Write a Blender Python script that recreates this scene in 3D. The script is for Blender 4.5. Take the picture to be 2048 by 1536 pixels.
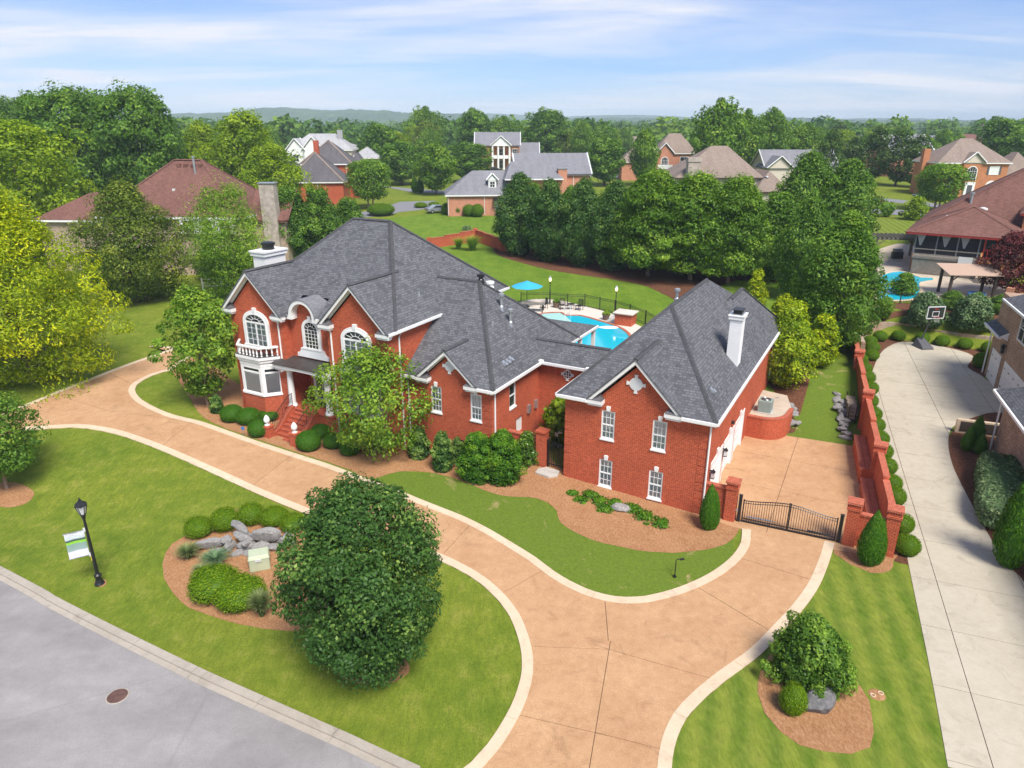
import bpy, bmesh, math, random
import numpy as np
from mathutils import Matrix, Vector
R = math.radians
for o in list(bpy.data.objects):
    bpy.data.objects.remove(o)
scene = bpy.context.scene
C = scene.collection
# ------------------------------------------------------------------ camera, sky, sun, exposure
cd = bpy.data.cameras.new('camera'); cam = bpy.data.objects.new('camera', cd); C.objects.link(cam)
cam.location = (0, 0, 18.0); cam.rotation_euler = (R(90 - 20.376), 0, 0)
cd.sensor_width = 36.0; cd.lens = 36.0 * 1400 / 2048; cd.clip_start = 0.5; cd.clip_end = 20000
scene.camera = cam
SUN_EL, SUN_AZ = 54.0, 156.0      # azimuth: compass-like, degrees from +Y towards +X
w = bpy.data.worlds.new('World'); scene.world = w; w.use_nodes = True
nt = w.node_tree; N = nt.nodes; LK = nt.links; N.clear()
def wn(t, **k):
    n = N.new(t)
    for a, b in k.items(): setattr(n, a, b)
    return n
out = wn('ShaderNodeOutputWorld'); bg = wn('ShaderNodeBackground'); LK.new(bg.outputs[0], out.inputs[0])
sky = wn('ShaderNodeTexSky', sky_type='NISHITA'); sky.sun_disc = False
sky.sun_elevation = R(SUN_EL); sky.sun_rotation = R(SUN_AZ); sky.altitude = 300; sky.air_density = 1.0; sky.dust_density = 0.35; sky.ozone_density = 3.0
tc = wn('ShaderNodeTexCoord'); sep = wn('ShaderNodeSeparateXYZ'); LK.new(tc.outputs['Generated'], sep.inputs[0])
def wm(op, a, b=None):
    n = wn('ShaderNodeMath', operation=op)
    for i, v in enumerate((a, b)):
        if v is None: continue
        if isinstance(v, (int, float)): n.inputs[i].default_value = v
        else: LK.new(v, n.inputs[i])
    return n.outputs[0]
# cirrus: the direction is projected on a high flat layer, so the streaks foreshorten towards the horizon
zz = wm('ADD', wm('MAXIMUM', sep.outputs[2], 0.0), 0.10)
cx = wm('DIVIDE', sep.outputs[0], zz); cy = wm('DIVIDE', sep.outputs[1], zz)
comb = wn('ShaderNodeCombineXYZ'); LK.new(cx, comb.inputs[0]); LK.new(cy, comb.inputs[1])
mp = wn('ShaderNodeMapping'); mp.inputs['Rotation'].default_value = (0, 0, R(-17)); mp.inputs['Scale'].default_value = (0.26, 0.70, 1); mp.inputs['Location'].default_value = (2.1, 0.6, 0)
LK.new(comb.outputs[0], mp.inputs[0])
n1 = wn('ShaderNodeTexNoise'); n1.inputs['Scale'].default_value = 1.25; n1.inputs['Detail'].default_value = 10; n1.inputs['Roughness'].default_value = 0.60; n1.inputs['Distortion'].default_value = 0.9
LK.new(mp.outputs[0], n1.inputs['Vector'])
mp2 = wn('ShaderNodeMapping'); mp2.inputs['Scale'].default_value = (0.30, 0.42, 1); mp2.inputs['Location'].default_value = (4.6, 2.2, 0); LK.new(comb.outputs[0], mp2.inputs[0])
n2 = wn('ShaderNodeTexNoise'); n2.inputs['Scale'].default_value = 1.0; n2.inputs['Detail'].default_value = 4; LK.new(mp2.outputs[0], n2.inputs['Vector'])
cr = wn('ShaderNodeValToRGB'); cr.color_ramp.elements[0].position = 0.41; cr.color_ramp.elements[1].position = 0.66
LK.new(n1.outputs[0], cr.inputs[0])
cr2 = wn('ShaderNodeValToRGB'); cr2.color_ramp.elements[0].position = 0.36; cr2.color_ramp.elements[1].position = 0.58
LK.new(n2.outputs[0], cr2.inputs[0])
veil = wm('MULTIPLY', cr2.outputs[0], 0.32)
cm = wm('ADD', wm('MULTIPLY', wm('MULTIPLY', cr.outputs[0], cr2.outputs[0]), 0.95), veil)
tint = wn('ShaderNodeMix', data_type='RGBA', blend_type='MULTIPLY'); tint.inputs[0].default_value = 1.0
LK.new(sky.outputs[0], tint.inputs[6]); tint.inputs[7].default_value = (0.68, 0.83, 1.20, 1)
cl = wn('ShaderNodeMix', data_type='RGBA'); cl.clamp_factor = True
LK.new(cm, cl.inputs[0]); LK.new(tint.outputs[2], cl.inputs[6]); cl.inputs[7].default_value = (7.3, 7.5, 8.2, 1)
LK.new(cl.outputs[2], bg.inputs[0]); bg.inputs[1].default_value = 0.088
sd = bpy.data.lights.new('sun', 'SUN'); sd.energy = 4.0; sd.angle = R(22); sd.color = (1.0, 0.945, 0.85)
sun = bpy.data.objects.new('sun', sd); C.objects.link(sun)
sv = Vector((math.sin(R(SUN_AZ)) * math.cos(R(SUN_EL)), math.cos(R(SUN_AZ)) * math.cos(R(SUN_EL)), math.sin(R(SUN_EL))))
sun.rotation_euler = sv.to_track_quat('Z', 'Y').to_euler(); sun.location = (0, 0, 60)
scene.view_settings.view_transform = 'Standard'; scene.view_settings.look = 'None'
scene.view_settings.exposure = 0.50; scene.view_settings.gamma = 1.0; scene.view_settings.use_curve_mapping = False
scene.render.engine = 'CYCLES'
# ------------------------------------------------------------------ helpers
rnd = random.Random(7)
IDM = Matrix.Identity(4)
class MB:
    """collects faces; build() links them as one mesh object with metric UVs along each face"""
    def __init__(s, xf=None): s.v = []; s.f = []; s.xf = xf
    def add(s, vs, fs):
        b = len(s.v)
        for p in vs:
            p = Vector(p); s.v.append(tuple(s.xf @ p) if s.xf else tuple(p))
        flip = s.xf is not None and s.xf.determinant() < 0
        for f in fs: s.f.append(tuple(b + i for i in (reversed(f) if flip else f)))
        return s
    def box(s, x0, x1, y0, y1, z0, z1):
        return s.add([(x0,y0,z0),(x1,y0,z0),(x1,y1,z0),(x0,y1,z0),(x0,y0,z1),(x1,y0,z1),(x1,y1,z1),(x0,y1,z1)],
                     [(0,3,2,1),(4,5,6,7),(0,1,5,4),(1,2,6,5),(2,3,7,6),(3,0,4,7)])
    def quad(s, *p): return s.add(p, [tuple(range(len(p)))])
    def prism(s, poly, z0, z1):       # poly counter-clockwise in xy
        n = len(poly)
        return s.add([(x,y,z0) for x,y in poly] + [(x,y,z1) for x,y in poly],
                     [tuple(reversed(range(n))), tuple(range(n,2*n))] + [(i,(i+1)%n,n+(i+1)%n,n+i) for i in range(n)])
    def slab(s, poly, y0, y1):        # poly in xz (counter-clockwise seen from -y), extruded along y
        n = len(poly)
        return s.add([(x,y0,z) for x,z in poly] + [(x,y1,z) for x,z in poly],
                     [tuple(range(n)), tuple(reversed(range(n,2*n)))] + [((i+1)%n,i,n+i,n+(i+1)%n) for i in range(n)])
    def hull(s, vs, fs): return s.add(vs, fs)
    def tube(s, path, r, n=8, cap=True):
        path = [Vector(p) for p in path]; rs = r if isinstance(r, (list, tuple)) else [r]*len(path)
        rings = []; base = []
        for i, p in enumerate(path):
            d = (path[min(i+1,len(path)-1)] - path[max(i-1,0)]).normalized()
            a = d.cross(Vector((0,0,1)) if abs(d.z) < .95 else Vector((1,0,0))).normalized(); b = d.cross(a)
            rings.append([p + (a*math.cos(6.28319*k/n) + b*math.sin(6.28319*k/n))*rs[i] for k in range(n)])
        vs = [q for g in rings for q in g]; fs = []
        for i in range(len(path)-1):
            for k in range(n): fs.append((i*n+k, i*n+(k+1)%n, (i+1)*n+(k+1)%n, (i+1)*n+k))
        if cap: fs += [tuple(reversed(range(n))), tuple(range((len(path)-1)*n, len(path)*n))]
        return s.add(vs, fs)
    def lathe(s, prof, n=16, at=(0,0,0)):
        vs = []; fs = []
        for r, z in prof:
            for k in range(n): vs.append((at[0]+r*math.cos(6.28319*k/n), at[1]+r*math.sin(6.28319*k/n), at[2]+z))
        m = len(prof)
        for i in range(m-1):
            for k in range(n): fs.append((i*n+k, i*n+(k+1)%n, (i+1)*n+(k+1)%n, (i+1)*n+k))
        fs += [tuple(reversed(range(n))), tuple(range((m-1)*n, m*n))]
        return s.add(vs, fs)
    def build(s, name, mat, parent=None, smooth=False, bevel=0.0, link=True):
        me = bpy.data.meshes.new(name); me.from_pydata(s.v, [], s.f); me.update()
        uv = me.uv_layers.new(name='UVMap').data
        up = Vector((0,0,1))
        for p in me.polygons:
            n = p.normal
            t = up.cross(n)
            if t.length < 0.05: t = Vector((1,0,0)); b = Vector((0,1,0))
            else: t.normalize(); b = n.cross(t)
            for li in p.loop_indices:
                co = me.vertices[me.loops[li].vertex_index].co
                uv[li].uv = (co.dot(t), co.dot(b))
            p.use_smooth = smooth
        me.materials.append(MT[mat])
        o = bpy.data.objects.new(name, me)
        if link: C.objects.link(o)
        if parent: o.parent = parent
        if bevel:
            m = o.modifiers.new('bevel', 'BEVEL'); m.width = bevel; m.segments = 2; m.limit_method = 'ANGLE'
        return o
def tag(o, label=None, cat=None, group=None, kind=None):
    for k, v in (('label', label), ('category', cat), ('group', group), ('kind', kind)):
        if v: o[k] = v
    return o
def thing(name, label, cat, loc=(0,0,0), rz=0.0, group=None, scale=1.0):
    o = bpy.data.objects.new(name, None); C.objects.link(o); o.empty_display_size = .2
    o.location = loc; o.rotation_euler = (0,0,rz); o.scale = (scale,)*3 if isinstance(scale,(int,float)) else scale
    return tag(o, label, cat, group)
def dup(root, loc=None, rz=None, scale=None, label=None, group=None, parent=None):
    r = root.copy(); C.objects.link(r); r.parent = parent
    if loc is not None: r.location = loc
    if rz is not None: r.rotation_euler = (0,0,rz)
    if scale is not None: r.scale = (scale,)*3 if isinstance(scale,(int,float)) else scale
    if label: r['label'] = label
    if group: r['group'] = group
    for ch in list(root.children): dup(ch, parent=r)
    return r
ORD = ['nearest','second','third','fourth','fifth','sixth','seventh','eighth','ninth','tenth','eleventh','twelfth','thirteenth','fourteenth','fifteenth','sixteenth']
# plot frame: s along the front of the brick house (to the right), t into the plot, origin at the garage's front right corner
OX, OY, ANG = 9.2574, 29.9383, R(-28.5)
UX = (math.cos(ANG), math.sin(ANG)); VX = (-math.sin(ANG), math.cos(ANG))
def to_st(x, y): x = np.asarray(x)-OX; y = np.asarray(y)-OY; return x*UX[0]+y*UX[1], x*VX[0]+y*VX[1]
def to_xy(s, t): return OX+s*UX[0]+t*VX[0], OY+s*UX[1]+t*VX[1]
def sm(x): x = np.clip(x,0,1); return x*x*(3-2*x)
def G_st(s, t, right=None):
    s = np.asarray(s,float); t = np.asarray(t,float)
    zf = np.clip(-.041*s,0,1.3)*sm((t+18)/12)
    m = sm((s+5)/4); lo = 4+m*7.8; hi = 14+m*8
    if right is None: right = s > 8.25-.133*(t-.7)
    lo = np.where(right,38.,lo); hi = np.where(right,41.,hi)
    ww = sm((t-lo)/(hi-lo)); zb = 1.6+.017*np.clip(t-15,0,190)
    return zf*(1-ww)+zb*ww
def G(x, y): s, t = to_st(x, y); return float(G_st(s, t))
K={"back_street": [[[-33.28, 123.65], [-25.38, 137.91], [-23.19, 148.99], [-16.07, 150.24], [-14.37, 143.38], [-17.45, 135.93], [-20.85, 133.29], [-22.75, 128.03]],
                 [[67.03, 142.71], [76.04, 148.98], [80.91, 140.93], [83.55, 132.32], [91.24, 121.21], [88.0, 116.68], [80.72, 127.63], [78.0, 135.64], [73.57, 143.92]],
                 [[60.52, 128.22], [68.58, 131.86], [73.48, 127.41], [77.66, 118.43], [83.55, 110.45], [79.53, 104.83], [74.32, 113.05], [69.78, 120.66], [65.32, 125.29]],
                 [[-33.4, 183.49], [-23.48, 175.27], [-12.05, 167.56], [-2.77, 166.82], [-2.7, 162.59], [-11.68, 162.25], [-23.77, 168.48]],
                 [[20.52, 220.25], [34.85, 206.43], [45.25, 208.76], [43.88, 202.28], [33.56, 198.55], [19.41, 207.96]]],
 "bed_arbor": [[14.99, 27.86], [14.38, 26.66], [14.72, 25.83], [15.31, 25.25], [16.24, 25.39], [16.76, 26.13], [17.49, 26.97], [17.19, 28.2]],
 "bed_bigtree": [[-3.6, 19.66], [-3.63, 19.4], [-3.78, 19.18], [-4.04, 19.0], [-4.38, 18.89], [-4.77, 18.86], [-5.18, 18.9], [-5.56, 19.01], [-5.89, 19.19], [-6.12, 19.42], [-6.25, 19.68],
                 [-6.24, 19.94], [-6.11, 20.17], [-5.85, 20.36], [-5.49, 20.48], [-5.08, 20.52], [-4.65, 20.47], [-4.25, 20.34], [-3.92, 20.15], [-3.7, 19.91]],
 "bed_boulder": [[9.46, 20.44], [8.68, 19.46], [8.29, 18.54], [8.25, 17.68], [8.48, 16.94], [8.91, 16.4], [9.56, 16.13], [10.3, 16.07], [11.03, 16.31], [11.42, 16.88], [11.71, 17.58],
                 [11.85, 18.21], [11.88, 18.99], [11.75, 20.06], [10.61, 20.83]],
 "bed_front": [[-24.49, 47.65], [-21.41, 43.07], [-19.14, 39.71], [-17.41, 38.25], [-15.17, 36.91], [-13.09, 35.78], [-11.45, 34.92], [-9.87, 34.09], [-8.62, 33.33], [-7.28, 32.55],
               [-5.98, 33.39], [-4.1, 33.3], [-2.45, 32.44], [-0.61, 31.28], [1.28, 31.06], [2.07, 30.25], [2.33, 28.92], [3.25, 27.84], [4.66, 27.12], [6.17, 26.74], [7.75, 26.78],
               [9.19, 27.13], [10.23, 27.86], [10.83, 28.85], [11.07, 29.99], [9.3, 30.26], [2.81, 34.15], [1.96, 37.79], [-0.87, 38.26], [-8.17, 39.85], [-13.2, 40.2], [-18.57, 44.78],
               [-21.73, 48.43], [-24.57, 50.77]],
 "bed_island": [[-15.37, 26.45], [-15.35, 27.15], [-14.93, 27.78], [-14.25, 28.68], [-13.4, 29.62], [-11.93, 29.57], [-9.98, 28.66], [-8.45, 27.2], [-7.23, 24.8], [-7.11, 22.54],
                [-7.83, 21.59], [-9.07, 21.61], [-10.0, 21.81], [-11.53, 22.31], [-12.77, 22.94], [-13.87, 23.84], [-14.68, 24.85], [-15.14, 25.69]],
 "bed_lamp": [[-16.93, 24.54], [-16.9, 24.46], [-16.9, 24.38], [-16.93, 24.33], [-16.99, 24.29], [-17.06, 24.28], [-17.15, 24.29], [-17.25, 24.33], [-17.34, 24.39], [-17.42, 24.46],
              [-17.48, 24.55], [-17.51, 24.63], [-17.52, 24.7], [-17.49, 24.76], [-17.43, 24.8], [-17.36, 24.81], [-17.26, 24.8], [-17.16, 24.76], [-17.07, 24.7], [-16.99, 24.62]],
 "bed_lefttree": [[-24.44, 31.55], [-24.3, 31.2], [-24.3, 30.91], [-24.45, 30.69], [-24.73, 30.55], [-25.12, 30.53], [-25.57, 30.61], [-26.06, 30.79], [-26.54, 31.06], [-26.96, 31.4],
                  [-27.29, 31.76], [-27.47, 32.13], [-27.5, 32.44], [-27.35, 32.68], [-27.06, 32.82], [-26.64, 32.84], [-26.14, 32.73], [-25.62, 32.52], [-25.13, 32.24], [-24.73, 31.9]],
 "bed_ncorner": [[36.24, 53.06], [35.1, 50.67], [35.39, 49.65], [37.89, 52.2], [40.66, 56.52], [38.91, 56.06]],
 "bed_nright": [[29.22, 41.75], [26.74, 39.05], [25.49, 36.96], [24.23, 34.16], [22.59, 29.75], [21.54, 26.28], [20.79, 23.28], [21.79, 23.28], [34.64, 40.95], [32.09, 42.93]],
 "bed_pines": [[-2.63, 94.72], [-1.54, 89.76], [1.58, 84.57], [4.42, 81.0], [7.66, 78.2], [11.24, 75.56], [13.99, 72.63], [15.3, 68.71], [16.34, 66.68], [20.3, 70.65], [24.72, 75.07],
               [29.0, 74.92], [35.2, 92.31], [31.13, 96.21], [19.31, 98.73], [5.46, 101.44]],
 "bed_strip": [[17.25, 26.5], [17.78, 26.58], [18.93, 29.52], [21.13, 35.06], [24.18, 42.59], [27.47, 51.01], [29.13, 54.07], [31.69, 56.76], [33.86, 58.49], [36.05, 58.49], [37.38, 57.04],
               [38.32, 55.12], [40.38, 56.06], [41.59, 58.28], [32.84, 62.24], [31.32, 62.87], [25.93, 51.09]],
 "court": [[9.44, 30.24], [16.45, 26.43], [20.88, 37.51], [14.81, 40.12]],
 "drive_house": [[-24.59, 47.87], [-25.34, 46.8], [-25.62, 45.36], [-25.34, 44.0], [-24.3, 42.44], [-22.95, 41.14], [-21.03, 39.71], [-18.81, 38.78], [-17.67, 38.16], [-15.08, 36.66],
                 [-13.01, 35.54], [-11.38, 34.68], [-9.81, 33.86], [-8.58, 33.11], [-7.38, 32.38], [-5.96, 31.55], [-4.84, 30.78], [-3.51, 29.92], [-2.24, 29.1], [-1.02, 28.1],
                 [0.13, 26.97], [1.01, 26.08], [1.82, 25.06], [2.61, 24.32], [3.58, 23.72], [4.77, 23.52], [6.05, 23.85], [7.44, 24.52], [8.73, 25.43], [9.8, 26.5], [10.51, 27.58],
                 [10.9, 28.72]],
 "drive_left": [[-29.42, 38.26], [-27.43, 38.24], [-26.04, 38.19], [-24.24, 37.64], [-21.93, 36.57], [-19.23, 35.04], [-15.92, 32.96], [-13.21, 31.21], [-11.35, 30.06], [-9.06, 28.73],
                [-6.96, 27.64], [-5.0, 26.75], [-3.58, 25.98], [-2.65, 25.38], [-1.54, 24.47], [-0.68, 23.39], [-0.08, 22.23], [0.29, 20.76], [0.35, 19.53], [0.13, 18.4], [-0.26, 17.36],
                [-0.76, 16.4], [-1.33, 15.61]],
 "drive_outer": [[-26.88, 52.92], [-28.08, 50.16], [-28.99, 47.65], [-29.83, 44.77], [-30.85, 42.3], [-31.77, 40.93]],
 "drive_right": [[14.74, 27.45], [14.0, 26.2], [12.83, 24.42], [11.64, 22.97], [10.36, 21.65], [8.95, 20.27], [7.56, 19.2], [6.45, 18.27], [5.56, 17.33], [5.04, 16.4], [4.75, 15.61]],
 "hedge_pts": [[26.62, 36.96], [23.91, 28.63]],
 "joints": [[[3.77, 23.98], [3.54, 20.56]], [[3.54, 20.56], [2.29, 15.51]], [[-0.44, 20.7], [3.54, 20.56]], [[3.54, 20.56], [7.62, 18.83]], [[-0.78, 23.24], [1.97, 25.76]],
            [[7.28, 24.76], [10.02, 21.24]], [[9.32, 26.78], [13.22, 24.35]], [[-0.23, 17.67], [2.69, 16.82]], [[2.62, 16.86], [5.26, 16.0]], [[-2.86, 26.5], [-1.54, 29.36]],
            [[-5.17, 26.47], [-3.83, 30.6]], [[-9.53, 28.73], [-8.17, 33.69]], [[-13.42, 31.08], [-11.88, 35.49]], [[-19.79, 35.06], [-19.05, 39.35]], [[-30.12, 43.0], [-25.18, 40.26]],
            [[-29.0, 47.33], [-25.32, 44.28]], [[-25.18, 40.26], [-18.96, 38.41]]],
 "kerb": [[-22.34, 25.9], [-18.94, 23.92], [-15.95, 22.22], [-13.34, 20.83], [-10.97, 19.57], [-8.86, 18.56], [-6.88, 17.55], [-5.06, 16.65], [-3.38, 15.86]],
 "nb_deck": [[47.71, 91.75], [52.82, 95.97], [53.76, 91.49], [47.1, 79.37], [51.69, 74.1], [47.72, 65.68], [43.54, 63.58], [42.08, 65.86], [36.42, 68.01], [41.23, 79.59]],
 "nb_pool": [[36.43, 69.04], [39.51, 74.54], [41.87, 77.45], [43.77, 78.42], [44.17, 76.85], [44.35, 75.34], [45.54, 75.05], [44.94, 73.87], [43.08, 73.0], [40.76, 68.9], [38.31, 65.98],
             [35.47, 66.07]],
 "ndrive": [[13.01, 15.61], [14.8, 19.82], [17.42, 26.2], [19.05, 29.99], [21.07, 35.06], [24.12, 42.59], [26.44, 48.78], [28.02, 51.36], [30.37, 55.12], [32.26, 57.47], [34.4, 59.09],
            [36.05, 58.49], [37.46, 57.18], [38.11, 55.12], [35.92, 52.2], [35.8, 50.44], [35.38, 47.73], [36.04, 45.26], [34.18, 42.59], [32.15, 43.01], [29.81, 41.92], [27.87, 40.56],
            [26.29, 38.33], [24.93, 35.67], [24.0, 33.31], [22.53, 29.07], [21.59, 26.01], [20.9, 23.44], [15.47, 15.61]],
 "pool": [[2.77, 61.67], [4.37, 61.96], [4.8, 60.95], [6.01, 60.92], [7.48, 59.27], [8.77, 57.56], [9.42, 55.67], [9.33, 53.51], [8.33, 51.52], [7.19, 50.13], [4.82, 51.01], [3.14, 55.56],
          [2.23, 59.26]],
 "pool_deck": [[0.77, 66.2], [2.5, 67.11], [4.66, 66.46], [6.66, 64.53], [8.51, 62.35], [9.88, 59.83], [11.47, 56.04], [12.16, 51.43], [9.44, 44.99], [5.38, 45.36], [2.17, 51.67],
               [0.27, 60.11]],
 "pts": {"ac": [16.62, 42.99, 0.37],
         "boulder": [10.05, 17.68, 0.0],
         "canopyL": [42.73, 67.81, 2.18],
         "canopyR": [44.79, 64.83, 2.15],
         "car": [84.5, 147.47, 3.71],
         "car2": [-6.68, 250.75, 4.51],
         "chairA": [2.75, 64.83, 1.81],
         "chairB": [5.02, 64.76, 1.83],
         "chairC": [6.3, 64.18, 1.83],
         "deck": [46.93, 78.04, 2.37],
         "drain": [12.27, 18.43, 0.0],
         "grillhouse": [-3.08, 129.46, 2.73],
         "hoop": [35.42, 57.9, 0.0],
         "lamp": [-17.2, 24.48, 0.01],
         "manhole": [-13.23, 18.36, 0.0],
         "pathlight": [6.88, 24.93, 0.0],
         "pergola1": [44.38, 85.27, 2.46],
         "pergola2": [49.85, 86.61, 2.52],
         "pierpool": [9.62, 57.54, 1.76],
         "plamp1": [3.62, 66.11, 1.84],
         "plamp2": [9.33, 61.99, 1.82],
         "planter1": [4.11, 65.35, 1.83],
         "planter2": [8.16, 59.88, 1.78],
         "table": [2.09, 64.85, 1.81],
         "umb": [1.35, 65.81, 1.82],
         "utility": [-10.9, 25.37, 0.19],
         "wallR": [-1.59, 92.86, 2.2],
         "wallbend": [-4.67, 95.18, 2.21],
         "walltopL": [-10.99, 95.47, 2.16]},
 "shrubs": {"abor1": [9.27, 28.72, 0.0, 2.45, 0.44],
            "abor2": [15.52, 25.89, 0.0, 2.72, 0.54],
            "arb3": [26.7, 37.22, 0.0, 1.61, 0.35],
            "arb4": [27.4, 37.64, 0.0, 2.12, 0.44],
            "arb5": [27.2, 36.85, 0.0, 1.3, 0.38],
            "arb6": [21.5, 25.74, 0.0, 4.66, 0.74],
            "ball0": [-16.93, 39.06, 1.12, 1.09, 0.7],
            "ball1": [-15.87, 38.8, 1.08, 1.03, 0.72],
            "ball2": [-14.84, 39.44, 1.05, 0.79, 0.67],
            "ball3": [-14.71, 37.13, 1.0, 1.06, 0.61],
            "ball4": [-11.39, 35.63, 0.86, 1.2, 0.7],
            "ball5": [-11.16, 37.2, 0.88, 0.86, 0.61],
            "ball6": [-10.11, 35.97, 0.82, 0.94, 0.57],
            "ball7": [-8.99, 35.21, 0.76, 0.94, 0.58],
            "court0": [29.29, 54.05, 0.0, 0.87, 0.57],
            "court1": [30.36, 56.17, 0.0, 0.77, 0.59],
            "court2": [31.1, 58.13, 0.0, 0.71, 0.56],
            "court3": [32.44, 59.64, 0.0, 0.77, 0.62],
            "court4": [33.44, 59.14, 0.0, 0.78, 0.65],
            "court5": [34.3, 57.45, 0.0, 0.78, 0.63],
            "court6": [36.95, 58.21, 0.0, 0.93, 0.63],
            "court7": [38.55, 57.29, 0.0, 0.87, 0.62],
            "court8": [39.92, 56.3, 0.0, 0.91, 0.55],
            "darkshrub": [-18.28, 40.16, 1.19, 1.14, 0.49],
            "gold1": [-17.65, 139.35, 2.76, 1.08, 1.26],
            "gold2": [-15.27, 140.67, 2.8, 1.01, 1.08],
            "grass1": [-14.15, 26.1, 0.15, 0.88, 0.7],
            "grass2": [-12.82, 25.73, 0.17, 0.68, 0.8],
            "grass3": [-13.07, 24.87, 0.1, 0.72, 0.57],
            "grass4": [-9.72, 22.38, 0.05, 1.48, 0.6],
            "hb1": [-11.81, 129.32, 2.66, 2.14, 0.99],
            "hb2": [-9.72, 127.93, 2.66, 2.2, 1.16],
            "hb3": [-7.59, 126.52, 2.65, 2.18, 1.15],
            "hb4": [-6.06, 125.84, 2.65, 2.34, 1.14],
            "hedge1": [-23.57, 129.0, 2.56, 2.15, 2.52],
            "hydra": [2.11, 36.65, 0.39, 2.91, 1.0],
            "laurel1": [-5.15, 35.18, 0.62, 1.71, 0.72],
            "laurel2": [-3.71, 33.75, 0.54, 2.13, 0.69],
            "laurel3": [-3.0, 34.81, 0.54, 1.37, 0.41],
            "mound0": [-14.37, 27.81, 0.29, 0.89, 0.64],
            "mound1": [-13.32, 28.23, 0.36, 1.06, 0.65],
            "mound2": [-12.25, 28.63, 0.43, 1.01, 0.61],
            "mound3": [-11.13, 28.56, 0.45, 0.81, 0.65],
            "mound4": [-10.08, 28.05, 0.42, 0.79, 0.58],
            "mound5": [-12.03, 23.71, 0.07, 1.26, 0.97],
            "mound6": [-10.84, 23.19, 0.07, 1.13, 0.97],
            "nshrub": [36.92, 52.15, 0.0, 1.35, 0.67],
            "pampas1": [-7.18, 94.61, 2.18, 1.46, 0.87],
            "pampas2": [-5.24, 93.55, 2.18, 1.82, 1.13],
            "pampas3": [-6.53, 101.58, 2.29, 1.36, 0.86],
            "rightshrub": [10.2, 19.09, 0.0, 2.45, 1.4],
            "rose": [0.85, 34.94, 0.4, 1.81, 0.85],
            "smallgold": [9.14, 17.72, 0.0, 1.13, 0.42],
            "wall0": [17.38, 26.8, 0.0, 0.96, 0.54],
            "wall1": [18.2, 28.53, 0.0, 0.77, 0.38],
            "wall10": [25.42, 46.41, 0.0, 0.85, 0.39],
            "wall11": [26.27, 48.64, 0.0, 0.82, 0.37],
            "wall12": [26.99, 50.61, 0.0, 0.73, 0.36],
            "wall13": [27.66, 52.69, 0.0, 1.06, 0.52],
            "wall2": [19.22, 31.09, 0.0, 0.61, 0.35],
            "wall3": [19.7, 32.46, 0.0, 0.69, 0.44],
            "wall4": [20.46, 34.36, 0.0, 0.82, 0.47],
            "wall5": [21.17, 36.27, 0.0, 0.71, 0.37],
            "wall6": [21.82, 38.01, 0.0, 0.73, 0.4],
            "wall7": [22.55, 39.98, 0.0, 0.79, 0.44],
            "wall8": [23.3, 41.79, 0.0, 0.86, 0.45],
            "wall9": [24.13, 44.08, 0.0, 0.88, 0.41],
            "yew1": [-1.8, 32.88, 0.46, 2.71, 0.91],
            "yew2": [-0.49, 32.84, 0.41, 2.89, 0.98]},
 "street": [[-21.8, 25.11], [-18.52, 23.25], [-15.67, 21.71], [-13.12, 20.37], [-10.8, 19.17], [-8.72, 18.16], [-6.79, 17.23], [-5.0, 16.37], [-3.65, 15.68]],
 "trees": {"back1": [-27.14, 138.02, 2.66, 8.81, 5.95],
           "back10": [11.76, 253.39, 4.7, 18.19, 8.54],
           "back11": [6.76, 253.99, 4.67, 12.05, 5.16],
           "back12": [18.62, 252.56, 4.75, 10.87, 5.82],
           "back13": [22.67, 178.71, 3.68, 11.62, 5.6],
           "back14": [32.02, 177.91, 3.74, 12.69, 4.12],
           "back15": [30.82, 333.52, 4.83, 14.22, 6.74],
           "back2": [-36.12, 200.52, 3.53, 14.85, 5.78],
           "back3": [-28.28, 185.65, 3.37, 10.64, 6.65],
           "back4": [-17.01, 161.64, 3.1, 10.6, 5.25],
           "back5": [-11.04, 190.92, 3.59, 9.94, 6.51],
           "back6": [-33.56, 286.52, 4.83, 18.53, 8.68],
           "back7": [-28.45, 246.3, 4.27, 13.88, 6.25],
           "back8": [-12.95, 256.36, 4.55, 18.41, 7.34],
           "back9": [-3.71, 286.52, 4.83, 15.32, 7.73],
           "bayTree": [-19.21, 41.11, 1.24, 7.32, 2.65],
           "bushy": [66.45, 117.92, 3.12, 3.53, 2.22],
           "cone_far1": [-22.45, 167.29, 3.14, 3.89, 0.81],
           "cypress": [-36.53, 67.72, 1.55, 11.29, 4.92],
           "ever1": [-26.47, 85.09, 1.88, 8.96, 2.99],
           "ever2": [-23.28, 86.48, 1.93, 8.8, 2.74],
           "ever3": [-20.4, 89.55, 2.0, 7.27, 2.52],
           "feathery": [-32.67, 44.39, 1.26, 12.71, 5.33],
           "globe": [-4.91, 19.59, 0.03, 7.19, 3.02],
           "golden1": [18.99, 42.75, 0.57, 6.24, 2.01],
           "golden2": [20.36, 51.23, 1.75, 4.3, 1.32],
           "golden3": [21.1, 59.52, 1.88, 4.41, 1.19],
           "holly1": [36.57, 60.29, 1.21, 2.81, 1.72],
           "holly2": [39.82, 58.76, 1.42, 2.79, 1.9],
           "lefttree": [-26.06, 32.24, 0.22, 4.95, 2.03],
           "lime1": [-47.48, 130.83, 2.39, 17.73, 6.7],
           "lime2": [-38.53, 118.18, 2.28, 12.58, 5.3],
           "lime3": [-53.58, 131.2, 2.35, 12.16, 4.96],
           "lime4": [-58.37, 138.53, 2.42, 15.84, 4.26],
           "maple": [48.51, 67.62, 2.23, 6.07, 3.15],
           "oak1": [28.2, 74.95, 2.17, 9.17, 3.44],
           "oak2": [37.78, 92.2, 2.51, 12.33, 4.8],
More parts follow.
